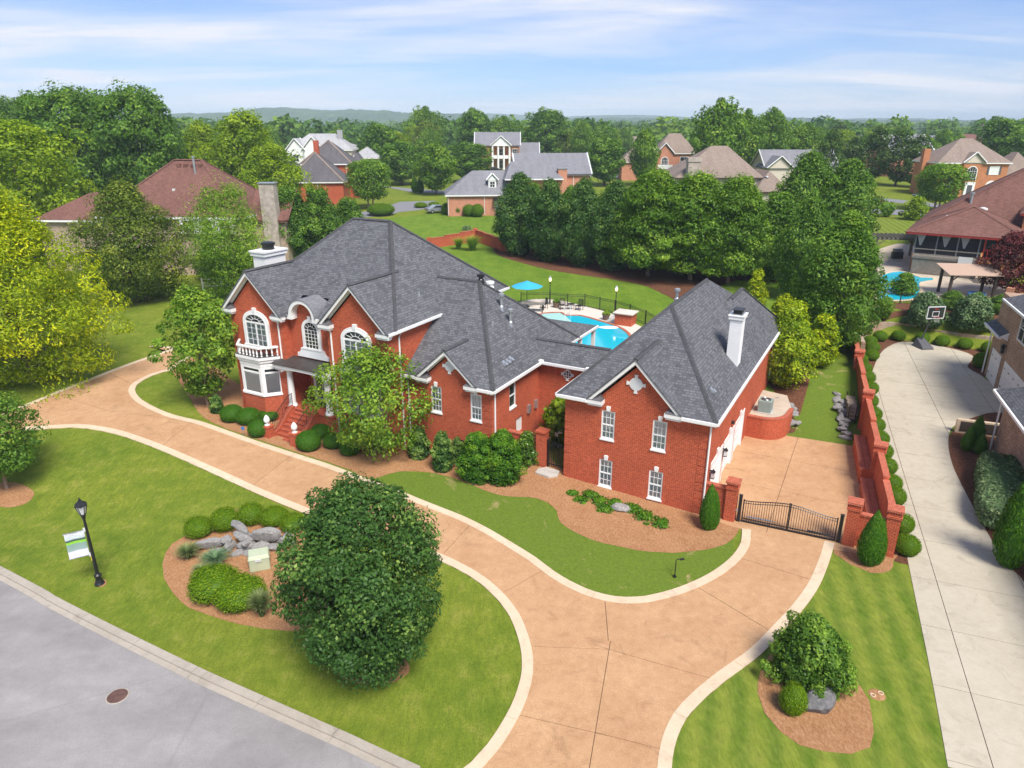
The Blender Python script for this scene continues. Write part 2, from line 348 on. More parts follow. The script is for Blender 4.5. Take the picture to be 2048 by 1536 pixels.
           "oak3": [42.92, 91.97, 2.54, 11.35, 4.48],
           "oak4": [24.34, 51.13, 1.78, 10.05, 3.79],
           "oak5": [27.86, 66.31, 2.04, 9.63, 2.59],
           "pale_left": [-61.11, 89.61, 1.67, 16.78, 8.99],
           "pear1": [1.04, 91.0, 2.19, 9.84, 3.02],
           "pear2": [4.57, 86.28, 2.15, 9.51, 2.57],
           "pear3": [8.28, 83.12, 2.13, 9.87, 2.48],
           "pear4": [11.83, 80.72, 2.12, 9.73, 2.56],
           "poolbush": [38.61, 67.94, 2.15, 2.19, 1.52],
           "porchTree": [-7.49, 35.5, 0.71, 6.11, 3.41],
           "redlittle": [67.25, 131.95, 3.34, 2.32, 1.28],
           "rmid1": [90.25, 181.84, 4.27, 12.93, 4.32],
           "rmid2": [91.3, 172.85, 4.15, 12.33, 4.71],
           "rmid3": [93.47, 169.11, 4.11, 11.33, 4.03],
           "rmid4": [146.66, 250.98, 4.83, 10.96, 5.1],
           "rmid5": [146.75, 223.17, 4.83, 14.99, 7.17],
           "rmid6": [138.56, 200.81, 4.83, 11.65, 5.45],
           "rmid7": [87.83, 188.98, 4.36, 10.42, 3.86],
           "rmid8": [71.48, 165.27, 3.87, 12.67, 3.38],
           "rtall1": [50.05, 178.88, 3.9, 18.88, 7.26],
           "rtall2": [60.06, 191.56, 4.17, 16.58, 5.83],
           "rtall3": [72.22, 206.05, 4.49, 16.86, 6.27],
           "rtall4": [84.27, 213.55, 4.7, 13.04, 6.51],
           "spread": [76.11, 128.6, 3.36, 7.89, 5.99],
           "tallA": [-74.1, 126.0, 2.1, 21.19, 9.85],
           "tallB": [-63.18, 125.37, 2.18, 21.24, 8.52],
           "tallC": [-108.33, 158.59, 2.31, 20.8, 6.45],
           "tallD": [-104.52, 163.15, 2.41, 21.15, 4.97],
           "vase": [63.68, 121.63, 3.16, 2.16, 1.7],
           "weep": [33.88, 61.8, 1.26, 2.09, 1.02],
           "willowy": [-27.66, 68.47, 1.62, 10.75, 4.74],
           "zel1": [15.12, 77.41, 2.1, 10.82, 3.54],
           "zel2": [19.35, 75.26, 2.1, 10.66, 3.71],
           "zel3": [22.97, 73.7, 2.11, 10.47, 3.12]}}
# ------------------------------------------------------------------ procedural materials
MT = {}
class NM:
    def __init__(s, name):
        m = bpy.data.materials.new(name); m.use_nodes = True; s.m = m; s.t = m.node_tree; s.t.nodes.clear()
        s.out = s.n('ShaderNodeOutputMaterial'); s.b = s.n('ShaderNodeBsdfPrincipled'); s.l(s.b.outputs[0], s.out.inputs[0]); MT[name] = m
    def n(s, t, **k):
        x = s.t.nodes.new(t)
        for a, b in k.items(): setattr(x, a, b)
        return x
    def l(s, a, b): s.t.links.new(a, b)
    def co(s, kind='Object', scale=(1,1,1), rot=(0,0,0), loc=(0,0,0)):
        c = s.n('ShaderNodeTexCoord'); m = s.n('ShaderNodeMapping'); s.l(c.outputs[kind], m.inputs[0])
        m.inputs['Scale'].default_value = scale; m.inputs['Rotation'].default_value = rot; m.inputs['Location'].default_value = loc
        return m.outputs[0]
    def noise(s, v, sc, det=4, rough=.55, dist=0):
        x = s.n('ShaderNodeTexNoise'); x.inputs['Scale'].default_value = sc; x.inputs['Detail'].default_value = det
        x.inputs['Roughness'].default_value = rough; x.inputs['Distortion'].default_value = dist; s.l(v, x.inputs['Vector']); return x.outputs[0]
    def ramp(s, v, stops):
        x = s.n('ShaderNodeValToRGB'); e = x.color_ramp.elements
        while len(e) < len(stops): e.new(.5)
        for i, (p, c) in enumerate(stops):
            e[i].position = p; e[i].color = (*c, 1) if not isinstance(c, (int,float)) else (c,c,c,1)
        s.l(v, x.inputs[0]); return x.outputs[0]
    def mix(s, f, a, b, mode='MIX'):
        x = s.n('ShaderNodeMix', data_type='RGBA', blend_type=mode)
        for i, v in ((0,f),(6,a),(7,b)):
            if isinstance(v, (int,float)): x.inputs[i].default_value = v
            elif isinstance(v, tuple): x.inputs[i].default_value = (*v,1) if len(v)==3 else v
            else: s.l(v, x.inputs[i])
        return x.outputs[2]
    def math(s, op, a, b=0.0):
        x = s.n('ShaderNodeMath', operation=op)
        for i, v in enumerate((a,b)):
            if isinstance(v, (int,float)): x.inputs[i].default_value = v
            else: s.l(v, x.inputs[i])
        return x.outputs[0]
    def base(s, c, rough=.8, spec=.3, metal=0):
        if isinstance(c, tuple): s.b.inputs['Base Color'].default_value = (*c,1)
        else: s.l(c, s.b.inputs['Base Color'])
        if isinstance(rough, (int,float)): s.b.inputs['Roughness'].default_value = rough
        else: s.l(rough, s.b.inputs['Roughness'])
        s.b.inputs['Specular IOR Level'].default_value = spec; s.b.inputs['Metallic'].default_value = metal
        return s
    def bump(s, h, strength=.4, dist=.02):
        x = s.n('ShaderNodeBump'); x.inputs['Strength'].default_value = strength; x.inputs['Distance'].default_value = dist
        s.l(h, x.inputs['Height']); s.l(x.outputs[0], s.b.inputs['Normal']); return s
def mbrick(name, a, b, mortar, bw=.203, bh=.0677, ms=.009, blotch=.16):
    k = NM(name); uv = k.co('UV')
    t = k.n('ShaderNodeTexBrick'); k.l(uv, t.inputs['Vector'])
    t.inputs['Color1'].default_value = (*a,1); t.inputs['Color2'].default_value = (*b,1); t.inputs['Mortar'].default_value = (*mortar,1)
    t.inputs['Scale'].default_value = 1; t.inputs['Mortar Size'].default_value = ms; t.inputs['Mortar Smooth'].default_value = .1; t.inputs['Bias'].default_value = -.1
    t.inputs['Brick Width'].default_value = bw; t.inputs['Row Height'].default_value = bh
    n = k.noise(k.co('Object'), .9, 5); c = k.mix(blotch, t.outputs[0], k.ramp(n, [(.3,(.35,.35,.35)),(.7,(1.5,1.5,1.5))]), 'MULTIPLY'); n6 = k.noise(k.co('UV',(1/bw,1/bh,1)), .9, 2, .7); c = k.mix(.38, c, k.ramp(n6, [(.33,(.45,.42,.40)),(.66,(1.5,1.5,1.5))]), 'MULTIPLY')
    k.base(c, .85, .2); k.bump(t.outputs['Fac'], -.5, .008); return k
mbrick('brick_red', (.43,.074,.027), (.335,.053,.019), (.60,.20,.12), ms=.0085)
mbrick('brick_cap', (.47,.115,.062), (.40,.09,.05), (.52,.25,.17), .09, .2, .006)
mbrick('brick_salmon', (.55,.22,.13), (.48,.18,.10), (.55,.33,.24))
mbrick('brick_orange', (.52,.19,.075), (.43,.15,.06), (.5,.28,.17))
mbrick('brick_tan', (.42,.26,.17), (.24,.135,.08), (.5,.42,.34), .22, .075, .008, .35)
mbrick('brick_grey_tan', (.40,.30,.22), (.30,.20,.14), (.5,.42,.34), .25, .075, .01)
def mshingle(name, a, b, dark, blotch=.22):
    k = NM(name); uv = k.co('UV')
    t = k.n('ShaderNodeTexBrick'); k.l(uv, t.inputs['Vector']); t.offset = .43; t.offset_frequency = 2; t.squash = .62; t.squash_frequency = 3
    t.inputs['Color1'].default_value = (*a,1); t.inputs['Color2'].default_value = (*dark,1); t.inputs['Mortar'].default_value = (*b,1)  # darker gap colour paints a shadow line along each shingle row
    t.inputs['Scale'].default_value = 1; t.inputs['Mortar Size'].default_value = .020; t.inputs['Mortar Smooth'].default_value = .1; t.inputs['Bias'].default_value = -.25
    t.inputs['Brick Width'].default_value = .30; t.inputs['Row Height'].default_value = .15
    n = k.noise(k.co('Object'), .35, 4); n4 = k.noise(k.co('UV',(1,.12,1)), 1.3, 3)
    c = k.mix(blotch, t.outputs[0], k.ramp(n, [(.3,(.6,.6,.6)),(.7,(1.3,1.3,1.3))]), 'MULTIPLY'); c = k.mix(.18, c, k.ramp(n4, [(.35,(.55,.55,.55)),(.65,(1.3,1.3,1.3))]), 'MULTIPLY')
    k.base(c, .9, .15); k.bump(t.outputs['Fac'], -.5, .012); return k
mshingle('shingle_charcoal', (.158,.160,.172), (.092,.094,.104), (.066,.067,.077))
mshingle('shingle_cap', (.088,.087,.094), (.07,.07,.076), (.058,.058,.063))
mshingle('shingle_brown', (.21,.105,.085), (.165,.08,.064), (.115,.056,.046))
mshingle('shingle_tan', (.30,.235,.195), (.25,.195,.16), (.19,.15,.125))
mshingle('shingle_grey', (.24,.24,.26), (.20,.20,.22), (.16,.16,.175))
mshingle('shingle_dark', (.14,.132,.14), (.11,.104,.11), (.085,.08,.085))
mshingle('shingle_pale', (.42,.42,.43), (.36,.36,.37), (.30,.30,.31))
def mplain(name, c, rough=.6, spec=.4, metal=0, var=.12, sc=3.0):
    k = NM(name); n = k.noise(k.co('Object'), sc, 5)
    k.base(k.mix(var, c, k.ramp(n, [(.3,(.45,.45,.45)),(.7,(1.5,1.5,1.5))]), 'MULTIPLY'), rough, spec, metal); return k
mplain('white_paint', (.82,.82,.81), .45, .4, 0, .10, 1.5); mplain('white_siding', (.80,.80,.80), .5, .4, 0, .05)
mplain('cream_stucco', (.62,.55,.46), .8, .2); mplain('taupe_stone', (.42,.36,.31), .9, .2, 0, .5, 2)
mplain('black_iron', (.014,.014,.016), .38, .5, 0, .2, 8); mplain('dark_bronze', (.03,.028,.026), .5, .4)
mplain('galvanized', (.50,.52,.54), .38, .5, .7, .3, 6); mplain('porch_metal', (.055,.05,.047), .5, .4, 0, .35, 2)
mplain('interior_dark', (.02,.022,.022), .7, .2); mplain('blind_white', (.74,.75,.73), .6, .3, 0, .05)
mplain('ac_green', (.27,.35,.32), .5, .4); mplain('utility_green', (.47,.52,.36), .5, .4, 0, .1)
mplain('joint_dark', (.13,.09,.06), .9, .1, 0, .3); mplain('coping_red', (.42,.14,.085), .8, .2, 0, .3, 5)
mplain('deck_pale', (.66,.58,.50), .8, .2, 0, .10, 1.2); mplain('nb_paving', (.50,.42,.33), .85, .2, 0, .3, .8)
mplain('wood_grey', (.20,.18,.155), .85, .2, 0, .4, 5); mplain('wood_new', (.45,.23,.075), .7, .3, 0, .3, 5); mplain('wood_dark', (.06,.045,.035), .7, .3, 0, .3, 5)
mplain('canopy_tan', (.47,.33,.25), .85, .2, 0, .06); mplain('red_paint', (.30,.028,.022), .5, .4); mplain('orange_door', (.55,.055,.03), .5, .4)
mplain('umbrella_blue', (.05,.40,.62), .8, .2, 0, .1); mplain('screen_dark', (.035,.035,.038), .7, .2, 0, .3, 1); mplain('curtain', (.45,.44,.43), .9, .1)
mplain('plastic_black', (.02,.02,.022), .4, .5); mplain('bin_green', (.03,.085,.05), .5, .4); mplain('tub_blue', (.04,.17,.45), .4, .5)
mplain('car_green', (.03,.10,.10), .2, .6, .3, .02); mplain('car_silver', (.33,.37,.42), .25, .6, .4, .02); mplain('car_black', (.02,.02,.024), .25, .6, 0, .02)
mplain('car_glass', (.03,.04,.045), .08, .7); mplain('tyre', (.02,.02,.02), .8, .2); mplain('rubber_mat', (.015,.016,.02), .9, .1)
mplain('shutter_grey', (.10,.10,.11), .6, .3); mplain('rust', (.16,.09,.075), .7, .3, .3, .5, 6); mplain('terracotta', (.19,.13,.10), .8, .2, 0, .3, 6)
mplain('banner_yellow', (.75,.55,.04), .6, .3); mplain('flower_white', (.80,.78,.72), .7, .2, 0, .1); mplain('flower_cream', (.78,.66,.47), .7, .2, 0, .3); mplain('flower_red', (.55,.04,.05), .7, .2)
mplain('tile_red', (.36,.085,.045), .75, .25, 0, .3, 3); mplain('slat_white', (.78,.79,.78), .5, .3, 0, .05); mplain('log_wood', (.27,.22,.17), .9, .1, 0, .5, 4)
mplain('mosquito', (.25,.25,.26), .8, .1); mplain('tarp_grey', (.36,.35,.33), .8, .2, 0, .5, 3)
k = NM('glass'); g = k.n('ShaderNodeBsdfGlossy'); g.inputs['Roughness'].default_value = .03; g.inputs[0].default_value = (.9,.95,1,1)
tr = k.n('ShaderNodeBsdfTransparent'); tr.inputs[0].default_value = (.93,.96,.95,1); fr = k.n('ShaderNodeFresnel'); fr.inputs[0].default_value = 1.5
mx = k.n('ShaderNodeMixShader'); k.l(k.math('ADD', fr.outputs[0], .06), mx.inputs[0]); k.l(tr.outputs[0], mx.inputs[1]); k.l(g.outputs[0], mx.inputs[2]); k.l(mx.outputs[0], k.out.inputs[0])
k = NM('glass_dark'); k.base((.028,.034,.035), .06, .6)
k = NM('frosted'); k.base((.62,.63,.62), .3, .5)
k = NM('lamp_warm'); k.base((.9,.8,.6), .4); k.b.inputs['Emission Color'].default_value = (1,.72,.38,1); k.b.inputs['Emission Strength'].default_value = 2.2
# ground stuffs
k = NM('lawn'); o = k.co('Object'); n1 = k.noise(o, .16, 4, .6); n2 = k.noise(o, 1.1, 5, .7, .4); n3 = k.noise(k.co('Object', (1,.28,1), (0,0,R(35))), 7, 4, .75)
a = k.ramp(n1, [(.30,(.105,.165,.018)),(.50,(.165,.218,.024)),(.70,(.245,.262,.038))])
b = k.ramp(n2, [(.32,(.075,.140,.012)),(.55,(.170,.222,.027)),(.74,(.34,.31,.085))])
n5 = k.noise(k.co('Object', (1,.5,1), (0,0,R(-20))), 24, 3, .8)
c = k.mix(.5, a, b); c = k.mix(.34, c, k.ramp(n3, [(.3,(.40,.46,.35)),(.72,(1.6,1.5,1.45))]), 'MULTIPLY'); c = k.mix(.45, c, k.ramp(n5, [(.32,(.40,.45,.35)),(.7,(1.6,1.5,1.45))]), 'MULTIPLY')
k.base(c, .95, .08); k.bump(n5, .8, .04)
k = NM('lawn_striped'); o = k.co('Object'); wv = k.n('ShaderNodeTexWave', wave_type='BANDS', bands_direction='X'); wv.inputs['Scale'].default_value = .32; wv.inputs['Distortion'].default_value = .5; wv.inputs['Detail'].default_value = 1
k.l(k.co('Object', (1,1,1), (0,0,R(14))), wv.inputs['Vector']); n2 = k.noise(o, 1.3, 5, .7, .4); n3 = k.noise(k.co('Object', (1,.28,1), (0,0,R(12))), 7, 4, .75)
a = k.mix(wv.outputs[0], (.085,.155,.014), (.200,.245,.032)); b = k.ramp(n2, [(.35,(.10,.16,.016)),(.7,(.27,.27,.06))])
c = k.mix(.4, a, b); c = k.mix(.42, c, k.ramp(n3, [(.3,(.35,.42,.3)),(.72,(1.65,1.55,1.5))]), 'MULTIPLY'); k.base(c, .95, .08); k.bump(n3, .6, .05)
k = NM('lawn_worn'); o = k.co('Object'); n2 = k.noise(o, .75, 5, .65, .6); n3 = k.noise(o, 8, 4, .75)
c = k.mix(k.ramp(n2, [(.60,0.),(.72,.8)]), (.125,.185,.024), (.40,.30,.15)); c = k.mix(.4, c, k.ramp(n3, [(.3,(.4,.45,.35)),(.72,(1.6,1.5,1.4))]), 'MULTIPLY'); k.base(c, .95, .08); k.bump(n3, .6, .05)
k = NM('mulch'); o = k.co('Object'); n2 = k.noise(o, 1.2, 4, .6); n3 = k.noise(k.co('Object', (1,.45,1), (0,0,.5)), 16, 5, .8)
c = k.mix(.6, k.ramp(n2, [(.3,(.31,.145,.065)),(.7,(.48,.265,.135))]), k.ramp(n3, [(.3,(.16,.07,.032)),(.52,(.42,.215,.10)),(.75,(.66,.46,.28))])); k.base(c, .95, .08); k.bump(n3, .9, .05)
k = NM('mulch_dark'); o = k.co('Object'); n3 = k.noise(k.co('Object', (1,.45,1)), 12, 5, .8)
c = k.ramp(n3, [(.3,(.055,.025,.016)),(.52,(.15,.066,.038)),(.78,(.28,.14,.08))]); k.base(c, .95, .08); k.bump(n3, .9, .05)
def mconc(name, lo, hi, speck, sc=.45, stain=.42):
    k = NM(name); o = k.co('Object'); n1 = k.noise(o, sc, 5, .6); n2 = k.noise(o, 2.6, 4, .65); n3 = k.noise(o, 38, 3, .8)
    c = k.mix(.45, k.ramp(n1, [(.28,lo),(.72,hi)]), k.ramp(n2, [(.3,lo),(.7,hi)]))
    ns = k.noise(k.co('Object',(1,1,1),(0,0,.7)), .9, 7, .72, 1.2); c = k.mix(stain, c, k.ramp(ns, [(.30,(.50,.47,.44)),(.46,(1,1,1)),(.62,(1,1,1)),(.78,(1.25,1.25,1.25))]), 'MULTIPLY')
    c = k.mix(speck, c, k.ramp(n3, [(.32,(.35,.33,.32)),(.68,(1.6,1.6,1.55))]), 'MULTIPLY'); k.base(c, .85, .2); k.bump(n3, .25, .01); return k
mconc('aggregate', (.41,.225,.115), (.57,.355,.200), .42); mconc('ribbon', (.58,.44,.30), (.70,.57,.42), .15); mconc('concrete', (.425,.375,.285), (.535,.485,.39), .14, .35)
mconc('kerb_conc', (.34,.30,.25), (.47,.42,.36), .3); mconc('stone_step', (.40,.37,.33), (.55,.52,.48), .2)
k = NM('asphalt'); o = k.co('Object'); n1 = k.noise(k.co('Object', (.35,1,1), (0,0,R(27))), .5, 4, .6); n3 = k.noise(o, 45, 3, .85); n4 = k.noise(o, 1.6, 6, .7)
c = k.ramp(n1, [(.28,(.235,.222,.218)),(.72,(.335,.318,.312))]); c = k.mix(.35, c, k.ramp(n3, [(.3,(.4,.4,.4)),(.7,(1.6,1.6,1.6))]), 'MULTIPLY'); c = k.mix(.2, c, k.ramp(n4, [(.35,(.6,.6,.6)),(.65,(1.3,1.3,1.3))]), 'MULTIPLY')
vo = k.n('ShaderNodeTexVoronoi', feature='DISTANCE_TO_EDGE'); vo.inputs['Scale'].default_value = .16; k.l(k.mix(.12, k.co('Object'), k.n('ShaderNodeTexNoise').outputs[1]), vo.inputs['Vector'])
ck = k.ramp(vo.outputs[0], [(0.0,1.),(.0035,1.),(.007,0.)]); c = k.mix(k.math('MULTIPLY', ck, .10), c, (.10,.095,.09)); pt = k.noise(o, .22, 3, .5); c = k.mix(k.ramp(pt, [(.55,0.),(.60,.22)]), c, (.19,.18,.18))
k.base(c, .9, .2); k.bump(n3, .3, .008)
k = NM('asphalt_far'); k.base((.22,.22,.24), .9, .2)
k = NM('boulder'); o = k.co('Object'); n1 = k.noise(o, 2.2, 6, .7); n2 = k.noise(o, 9, 5, .75)
c = k.mix(.5, k.ramp(n1, [(.3,(.13,.12,.115)),(.55,(.30,.29,.285)),(.75,(.52,.51,.50))]), k.ramp(n2, [(.3,(.15,.14,.13)),(.7,(.5,.48,.46))])); k.base(c, .9, .15); k.bump(n2, .9, .05)
k = NM('boulder_dark'); o = k.co('Object'); n1 = k.noise(o, 3, 6, .7); c = k.ramp(n1, [(.3,(.05,.05,.055)),(.6,(.17,.165,.165)),(.8,(.4,.4,.4))]); k.base(c, .6, .4); k.bump(n1, .9, .05)
k = NM('pool_water'); o = k.co('Object'); n1 = k.noise(o, 2.2, 3, .5, .8); k.base((.012,.50,.66), .06, .5); k.bump(n1, .12, .04)
k.b.inputs['Coat Weight'].default_value = .3
k = NM('pool_shelf'); n1 = k.noise(k.co('Object'), 2.2, 3, .5, .8); k.base((.42,.70,.66), .08, .5); k.bump(n1, .12, .04)
k = NM('foam'); k.base((.78,.88,.9), .5, .4)
k = NM('bark'); o = k.co('Object', (1,1,.25)); n1 = k.noise(o, 9, 5, .7); k.base(k.ramp(n1, [(.3,(.06,.043,.031)),(.7,(.20,.155,.12))]), .95, .1); k.bump(n1, .8, .03)
k = NM('bark_pale'); o = k.co('Object', (1,1,.25)); n1 = k.noise(o, 9, 5, .7); k.base(k.ramp(n1, [(.3,(.19,.125,.085)),(.7,(.42,.31,.23))]), .95, .1); k.bump(n1, .8, .03)
k = NM('hill_forest'); o = k.co('Object'); n1 = k.noise(o, .012, 8, .75); k.base(k.ramp(n1, [(.35,(.03,.062,.018)),(.65,(.085,.135,.034))]), .95, .05)
def mleaf(name, dark, mid, light, trans=.34):
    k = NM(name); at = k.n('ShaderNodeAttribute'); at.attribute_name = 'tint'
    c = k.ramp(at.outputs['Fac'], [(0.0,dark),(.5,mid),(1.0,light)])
    d = k.n('ShaderNodeBsdfDiffuse'); t = k.n('ShaderNodeBsdfTranslucent'); g = k.n('ShaderNodeBsdfGlossy'); g.inputs['Roughness'].default_value = .45
    k.l(c, d.inputs[0]); k.l(k.mix(1.0, c, (1.15,1.2,.7), 'MULTIPLY'), t.inputs[0]); g.inputs[0].default_value = (.5,.55,.5,1)
    m = k.n('ShaderNodeMixShader'); m.inputs[0].default_value = trans; k.l(d.outputs[0], m.inputs[1]); k.l(t.outputs[0], m.inputs[2])
    m2 = k.n('ShaderNodeMixShader'); m2.inputs[0].default_value = .02; k.l(m.outputs[0], m2.inputs[1]); k.l(g.outputs[0], m2.inputs[2]); k.l(m2.outputs[0], k.out.inputs[0])
mleaf('leaf_deep', (0.0394,0.1019,0.0202), (0.0788,0.1764,0.0328), (0.2844,0.4116,0.0819))
mleaf('leaf_green', (0.0551,0.1317,0.0154), (0.1262,0.2550,0.0282), (0.2984,0.4462,0.0515))
mleaf('leaf_mid', (0.0688,0.1574,0.0119), (0.1519,0.2880,0.0238), (0.3443,0.4800,0.0475))
mleaf('leaf_lime', (0.1276,0.2228,0.0086), (0.2734,0.3920,0.0150), (0.5285,0.6059,0.0278), .3)
mleaf('leaf_gold', (0.1450,0.2275,0.0054), (0.3625,0.4550,0.0090), (0.7250,0.7000,0.0135), .3)
mleaf('leaf_pine', (0.0410,0.0912,0.0192), (0.0821,0.1505,0.0274), (0.1938,0.2622,0.0492), .15)
mleaf('leaf_olive', (0.0749,0.1290,0.0150), (0.1560,0.2246,0.0253), (0.3536,0.3952,0.0518))
mleaf('leaf_box', (0.0290,0.1015,0.0063), (0.0653,0.1812,0.0094), (0.1595,0.2900,0.0156), .15)
mleaf('leaf_boxlime', (0.0540,0.1283,0.0039), (0.1283,0.2295,0.0058), (0.2700,0.3645,0.0097), .15)
mleaf('leaf_holly', (0.0625,0.1187,0.0438), (0.1250,0.2063,0.0813), (0.3000,0.3750,0.1750), .1)
mleaf('leaf_red', (0.0480,0.0128,0.0128), (0.1360,0.0320,0.0352), (0.2720,0.0720,0.0720))
mleaf('leaf_grass', (0.0720,0.1320,0.0360), (0.1440,0.2160,0.0720), (0.3360,0.3600,0.1560))
mleaf('leaf_bluegrass', (0.0660,0.1430,0.0605), (0.1320,0.2420,0.1100), (0.2750,0.3960,0.2090))
mleaf('leaf_far', (0.0475,0.1206,0.0177), (0.1080,0.2184,0.0278), (0.2376,0.3640,0.0443))

k = NM('banner'); sp_ = k.n('ShaderNodeSeparateXYZ'); k.l(k.co('Object'), sp_.inputs[0]); zc = sp_.outputs[2]
n1 = k.noise(k.co('Object',(6,6,9)), 1.0, 6, .75); n2 = k.noise(k.co('Object',(30,30,30)), 1.0, 3, .7)
c = k.ramp(k.math('DIVIDE', k.math('SUBTRACT', zc, 1.49), 1.13), [(0.0,(.72,.70,.86)),(.26,(.74,.72,.88)),(.30,(.30,.40,.37)),(.55,(.24,.36,.32)),(.58,(.28,.62,.06)),(.655,(.25,.55,.06)),(.67,(.06,.09,.07)),(.73,(.10,.15,.13)),(.76,(.55,.66,.68)),(1.0,(.80,.82,.88))])
tw = k.ramp(n1, [(.47,0.),(.50,1.),(.53,0.)]); up = k.ramp(k.math('DIVIDE', k.math('SUBTRACT', zc, 1.49), 1.13), [(.74,0.),(.78,1.)])
c = k.mix(k.math('MULTIPLY', tw, k.math('MULTIPLY', up, .7)), c, (.36,.26,.24)); c = k.mix(.2, c, k.ramp(n2, [(.3,(.5,.5,.5)),(.7,(1.4,1.4,1.4))]), 'MULTIPLY')
k.base(c, .6, .3)

k = NM('lawn_lush'); o = k.co('Object'); n2 = k.noise(o, .5, 5, .65, .4); n1 = k.noise(k.co('Object',(1,.2,1),(0,0,R(-12))), .8, 3, .6); n3 = k.noise(k.co('Object', (1,.28,1), (0,0,R(35))), 6, 4, .75)
c = k.mix(.5, k.ramp(n2, [(.3,(.085,.165,.014)),(.7,(.175,.255,.030))]), k.ramp(n1, [(.35,(.095,.175,.016)),(.65,(.165,.245,.028))])); c = k.mix(.35, c, k.ramp(n3, [(.3,(.45,.5,.4)),(.72,(1.5,1.45,1.4))]), 'MULTIPLY'); k.base(c, .95, .08); k.bump(n3, .5, .05)
# ------------------------------------------------------------------ ground
def axis(lo, hi, step, far):
    a = list(np.arange(lo, hi+1e-6, step)); d = step; p = hi
    while p < far: d *= 1.35; p += d; a.append(p)
    d = step; p = lo
    while p > -far: d *= 1.35; p -= d; a.insert(0, p)
    return a
aa = [x for x in axis(-46, 44, 1.0, 5200) if not 7.7 < x < 8.8] + [8.05, 8.45]; aa.sort()
tt = [x for x in axis(-34, 62, 1.0, 6000)]
AA, TT = np.meshgrid(np.array(aa), np.array(tt)); SS = AA - .133*(TT-.7)
ZZ = G_st(SS, TT, AA > 8.25); X, Y = to_xy(SS, TT)
na, nt_ = len(aa), len(tt); vs = np.stack([X.ravel(), Y.ravel(), ZZ.ravel()], 1)
fs = [(j*na+i, j*na+i+1, (j+1)*na+i+1, (j+1)*na+i) for j in range(nt_-1) for i in range(na-1)]
me = bpy.data.meshes.new('lawn'); me.from_pydata(vs.tolist(), [], fs); me.update(); me.materials.append(MT['lawn'])
lawn = bpy.data.objects.new('lawn', me); C.objects.link(lawn); tag(lawn, kind='structure')
for p in me.polygons: p.use_smooth = True
def smooth_line(pts, step=.5):
    P = [Vector((*p,0)) for p in pts]; outp = []
    for i in range(len(P)-1):
        p0 = P[max(i-1,0)]; p1 = P[i]; p2 = P[i+1]; p3 = P[min(i+2,len(P)-1)]
        n = max(1, int((p2-p1).length/step))
        for k in range(n):
            u = k/n
            q = .5*((2*p1)+(p2-p0)*u+(2*p0-5*p1+4*p2-p3)*u*u+(3*p1-p0-3*p2+p3)*u**3); outp.append((q.x,q.y))
    outp.append((P[-1].x,P[-1].y)); return outp
def drape_bm(pts, cell=1.5):
    bm = bmesh.new(); vv = [bm.verts.new((x,y,0)) for x,y in pts]
    f = bm.faces.new(vv); f.normal_update()
    if f.normal.z < 0: f.normal_flip()
    bmesh.ops.triangulate(bm, faces=bm.faces[:])
    xs = [p[0] for p in pts]; ys = [p[1] for p in pts]
    if cell:
        for ax, lo, hi in ((0,min(xs),max(xs)),(1,min(ys),max(ys))):
            k = math.floor(lo/cell)+1
            while k*cell < hi:
                no = Vector((1,0,0)) if ax == 0 else Vector((0,1,0))
                bmesh.ops.bisect_plane(bm, geom=bm.verts[:]+bm.edges[:]+bm.faces[:], plane_co=no*(k*cell), plane_no=no, dist=1e-5); k += 1
    return bm
def cut_joint(bm, a, b, gap=.012):
    a = Vector((*a,0)); b = Vector((*b,0)); d = (b-a); ln = d.length; d /= ln; no = Vector((-d.y,d.x,0))
    def near(f):
        c = f.calc_center_median(); u = (c-a).dot(d); return -.3 < u < ln+.3 and abs((c-a).dot(no)) < 2.6
    for off in (gap,-gap):
        fsel = [f for f in bm.faces if near(f)]
        g = set(fsel)
        for f in fsel: g.update(f.edges); g.update(f.verts)
        bmesh.ops.bisect_plane(bm, geom=list(g), plane_co=a+no*off, plane_no=no, dist=1e-6)
    dead = [f for f in bm.faces if abs((f.calc_center_median()-a).dot(no)) < gap*.9 and -.3 < (f.calc_center_median()-a).dot(d) < ln+.3]
    bmesh.ops.delete(bm, geom=dead, context='FACES')
def islands(bm):
    seen = set(); outp = []
    for f in bm.faces:
        if f in seen: continue
        st = [f]; seen.add(f); grp = []
        while st:
            g = st.pop(); grp.append(g)
            for e in g.edges:
                for h in e.link_faces:
                    if h not in seen: seen.add(h); st.append(h)
        outp.append(grp)
    return outp
def sheet(name, faces, mat, dz, parent=None, skirt=.07, zf=G):
    idx = {}; vs = []; fs = []
    def vi(v):
        if v not in idx: idx[v] = len(vs); vs.append((v.co.x, v.co.y, zf(v.co.x, v.co.y)+dz))
        return idx[v]
    fset = set(faces); low = {}
    for f in faces: fs.append([vi(v) for v in f.verts])
    if skirt:
        for f in faces:
            for l in f.loops:
                if sum(1 for h in l.edge.link_faces if h in fset) == 1:
                    a, b = vi(l.vert), vi(l.link_loop_next.vert)
                    for q in (a,b):
                        if q not in low: low[q] = len(vs); p = vs[q]; vs.append((p[0],p[1],p[2]-skirt))
                    fs.append([b, a, low[a], low[b]])
    m = bpy.data.meshes.new(name); m.from_pydata(vs, [], fs); m.update(); m.materials.append(MT[mat])
    o = bpy.data.objects.new(name, m); C.objects.link(o)
    if parent: o.parent = parent
    return o
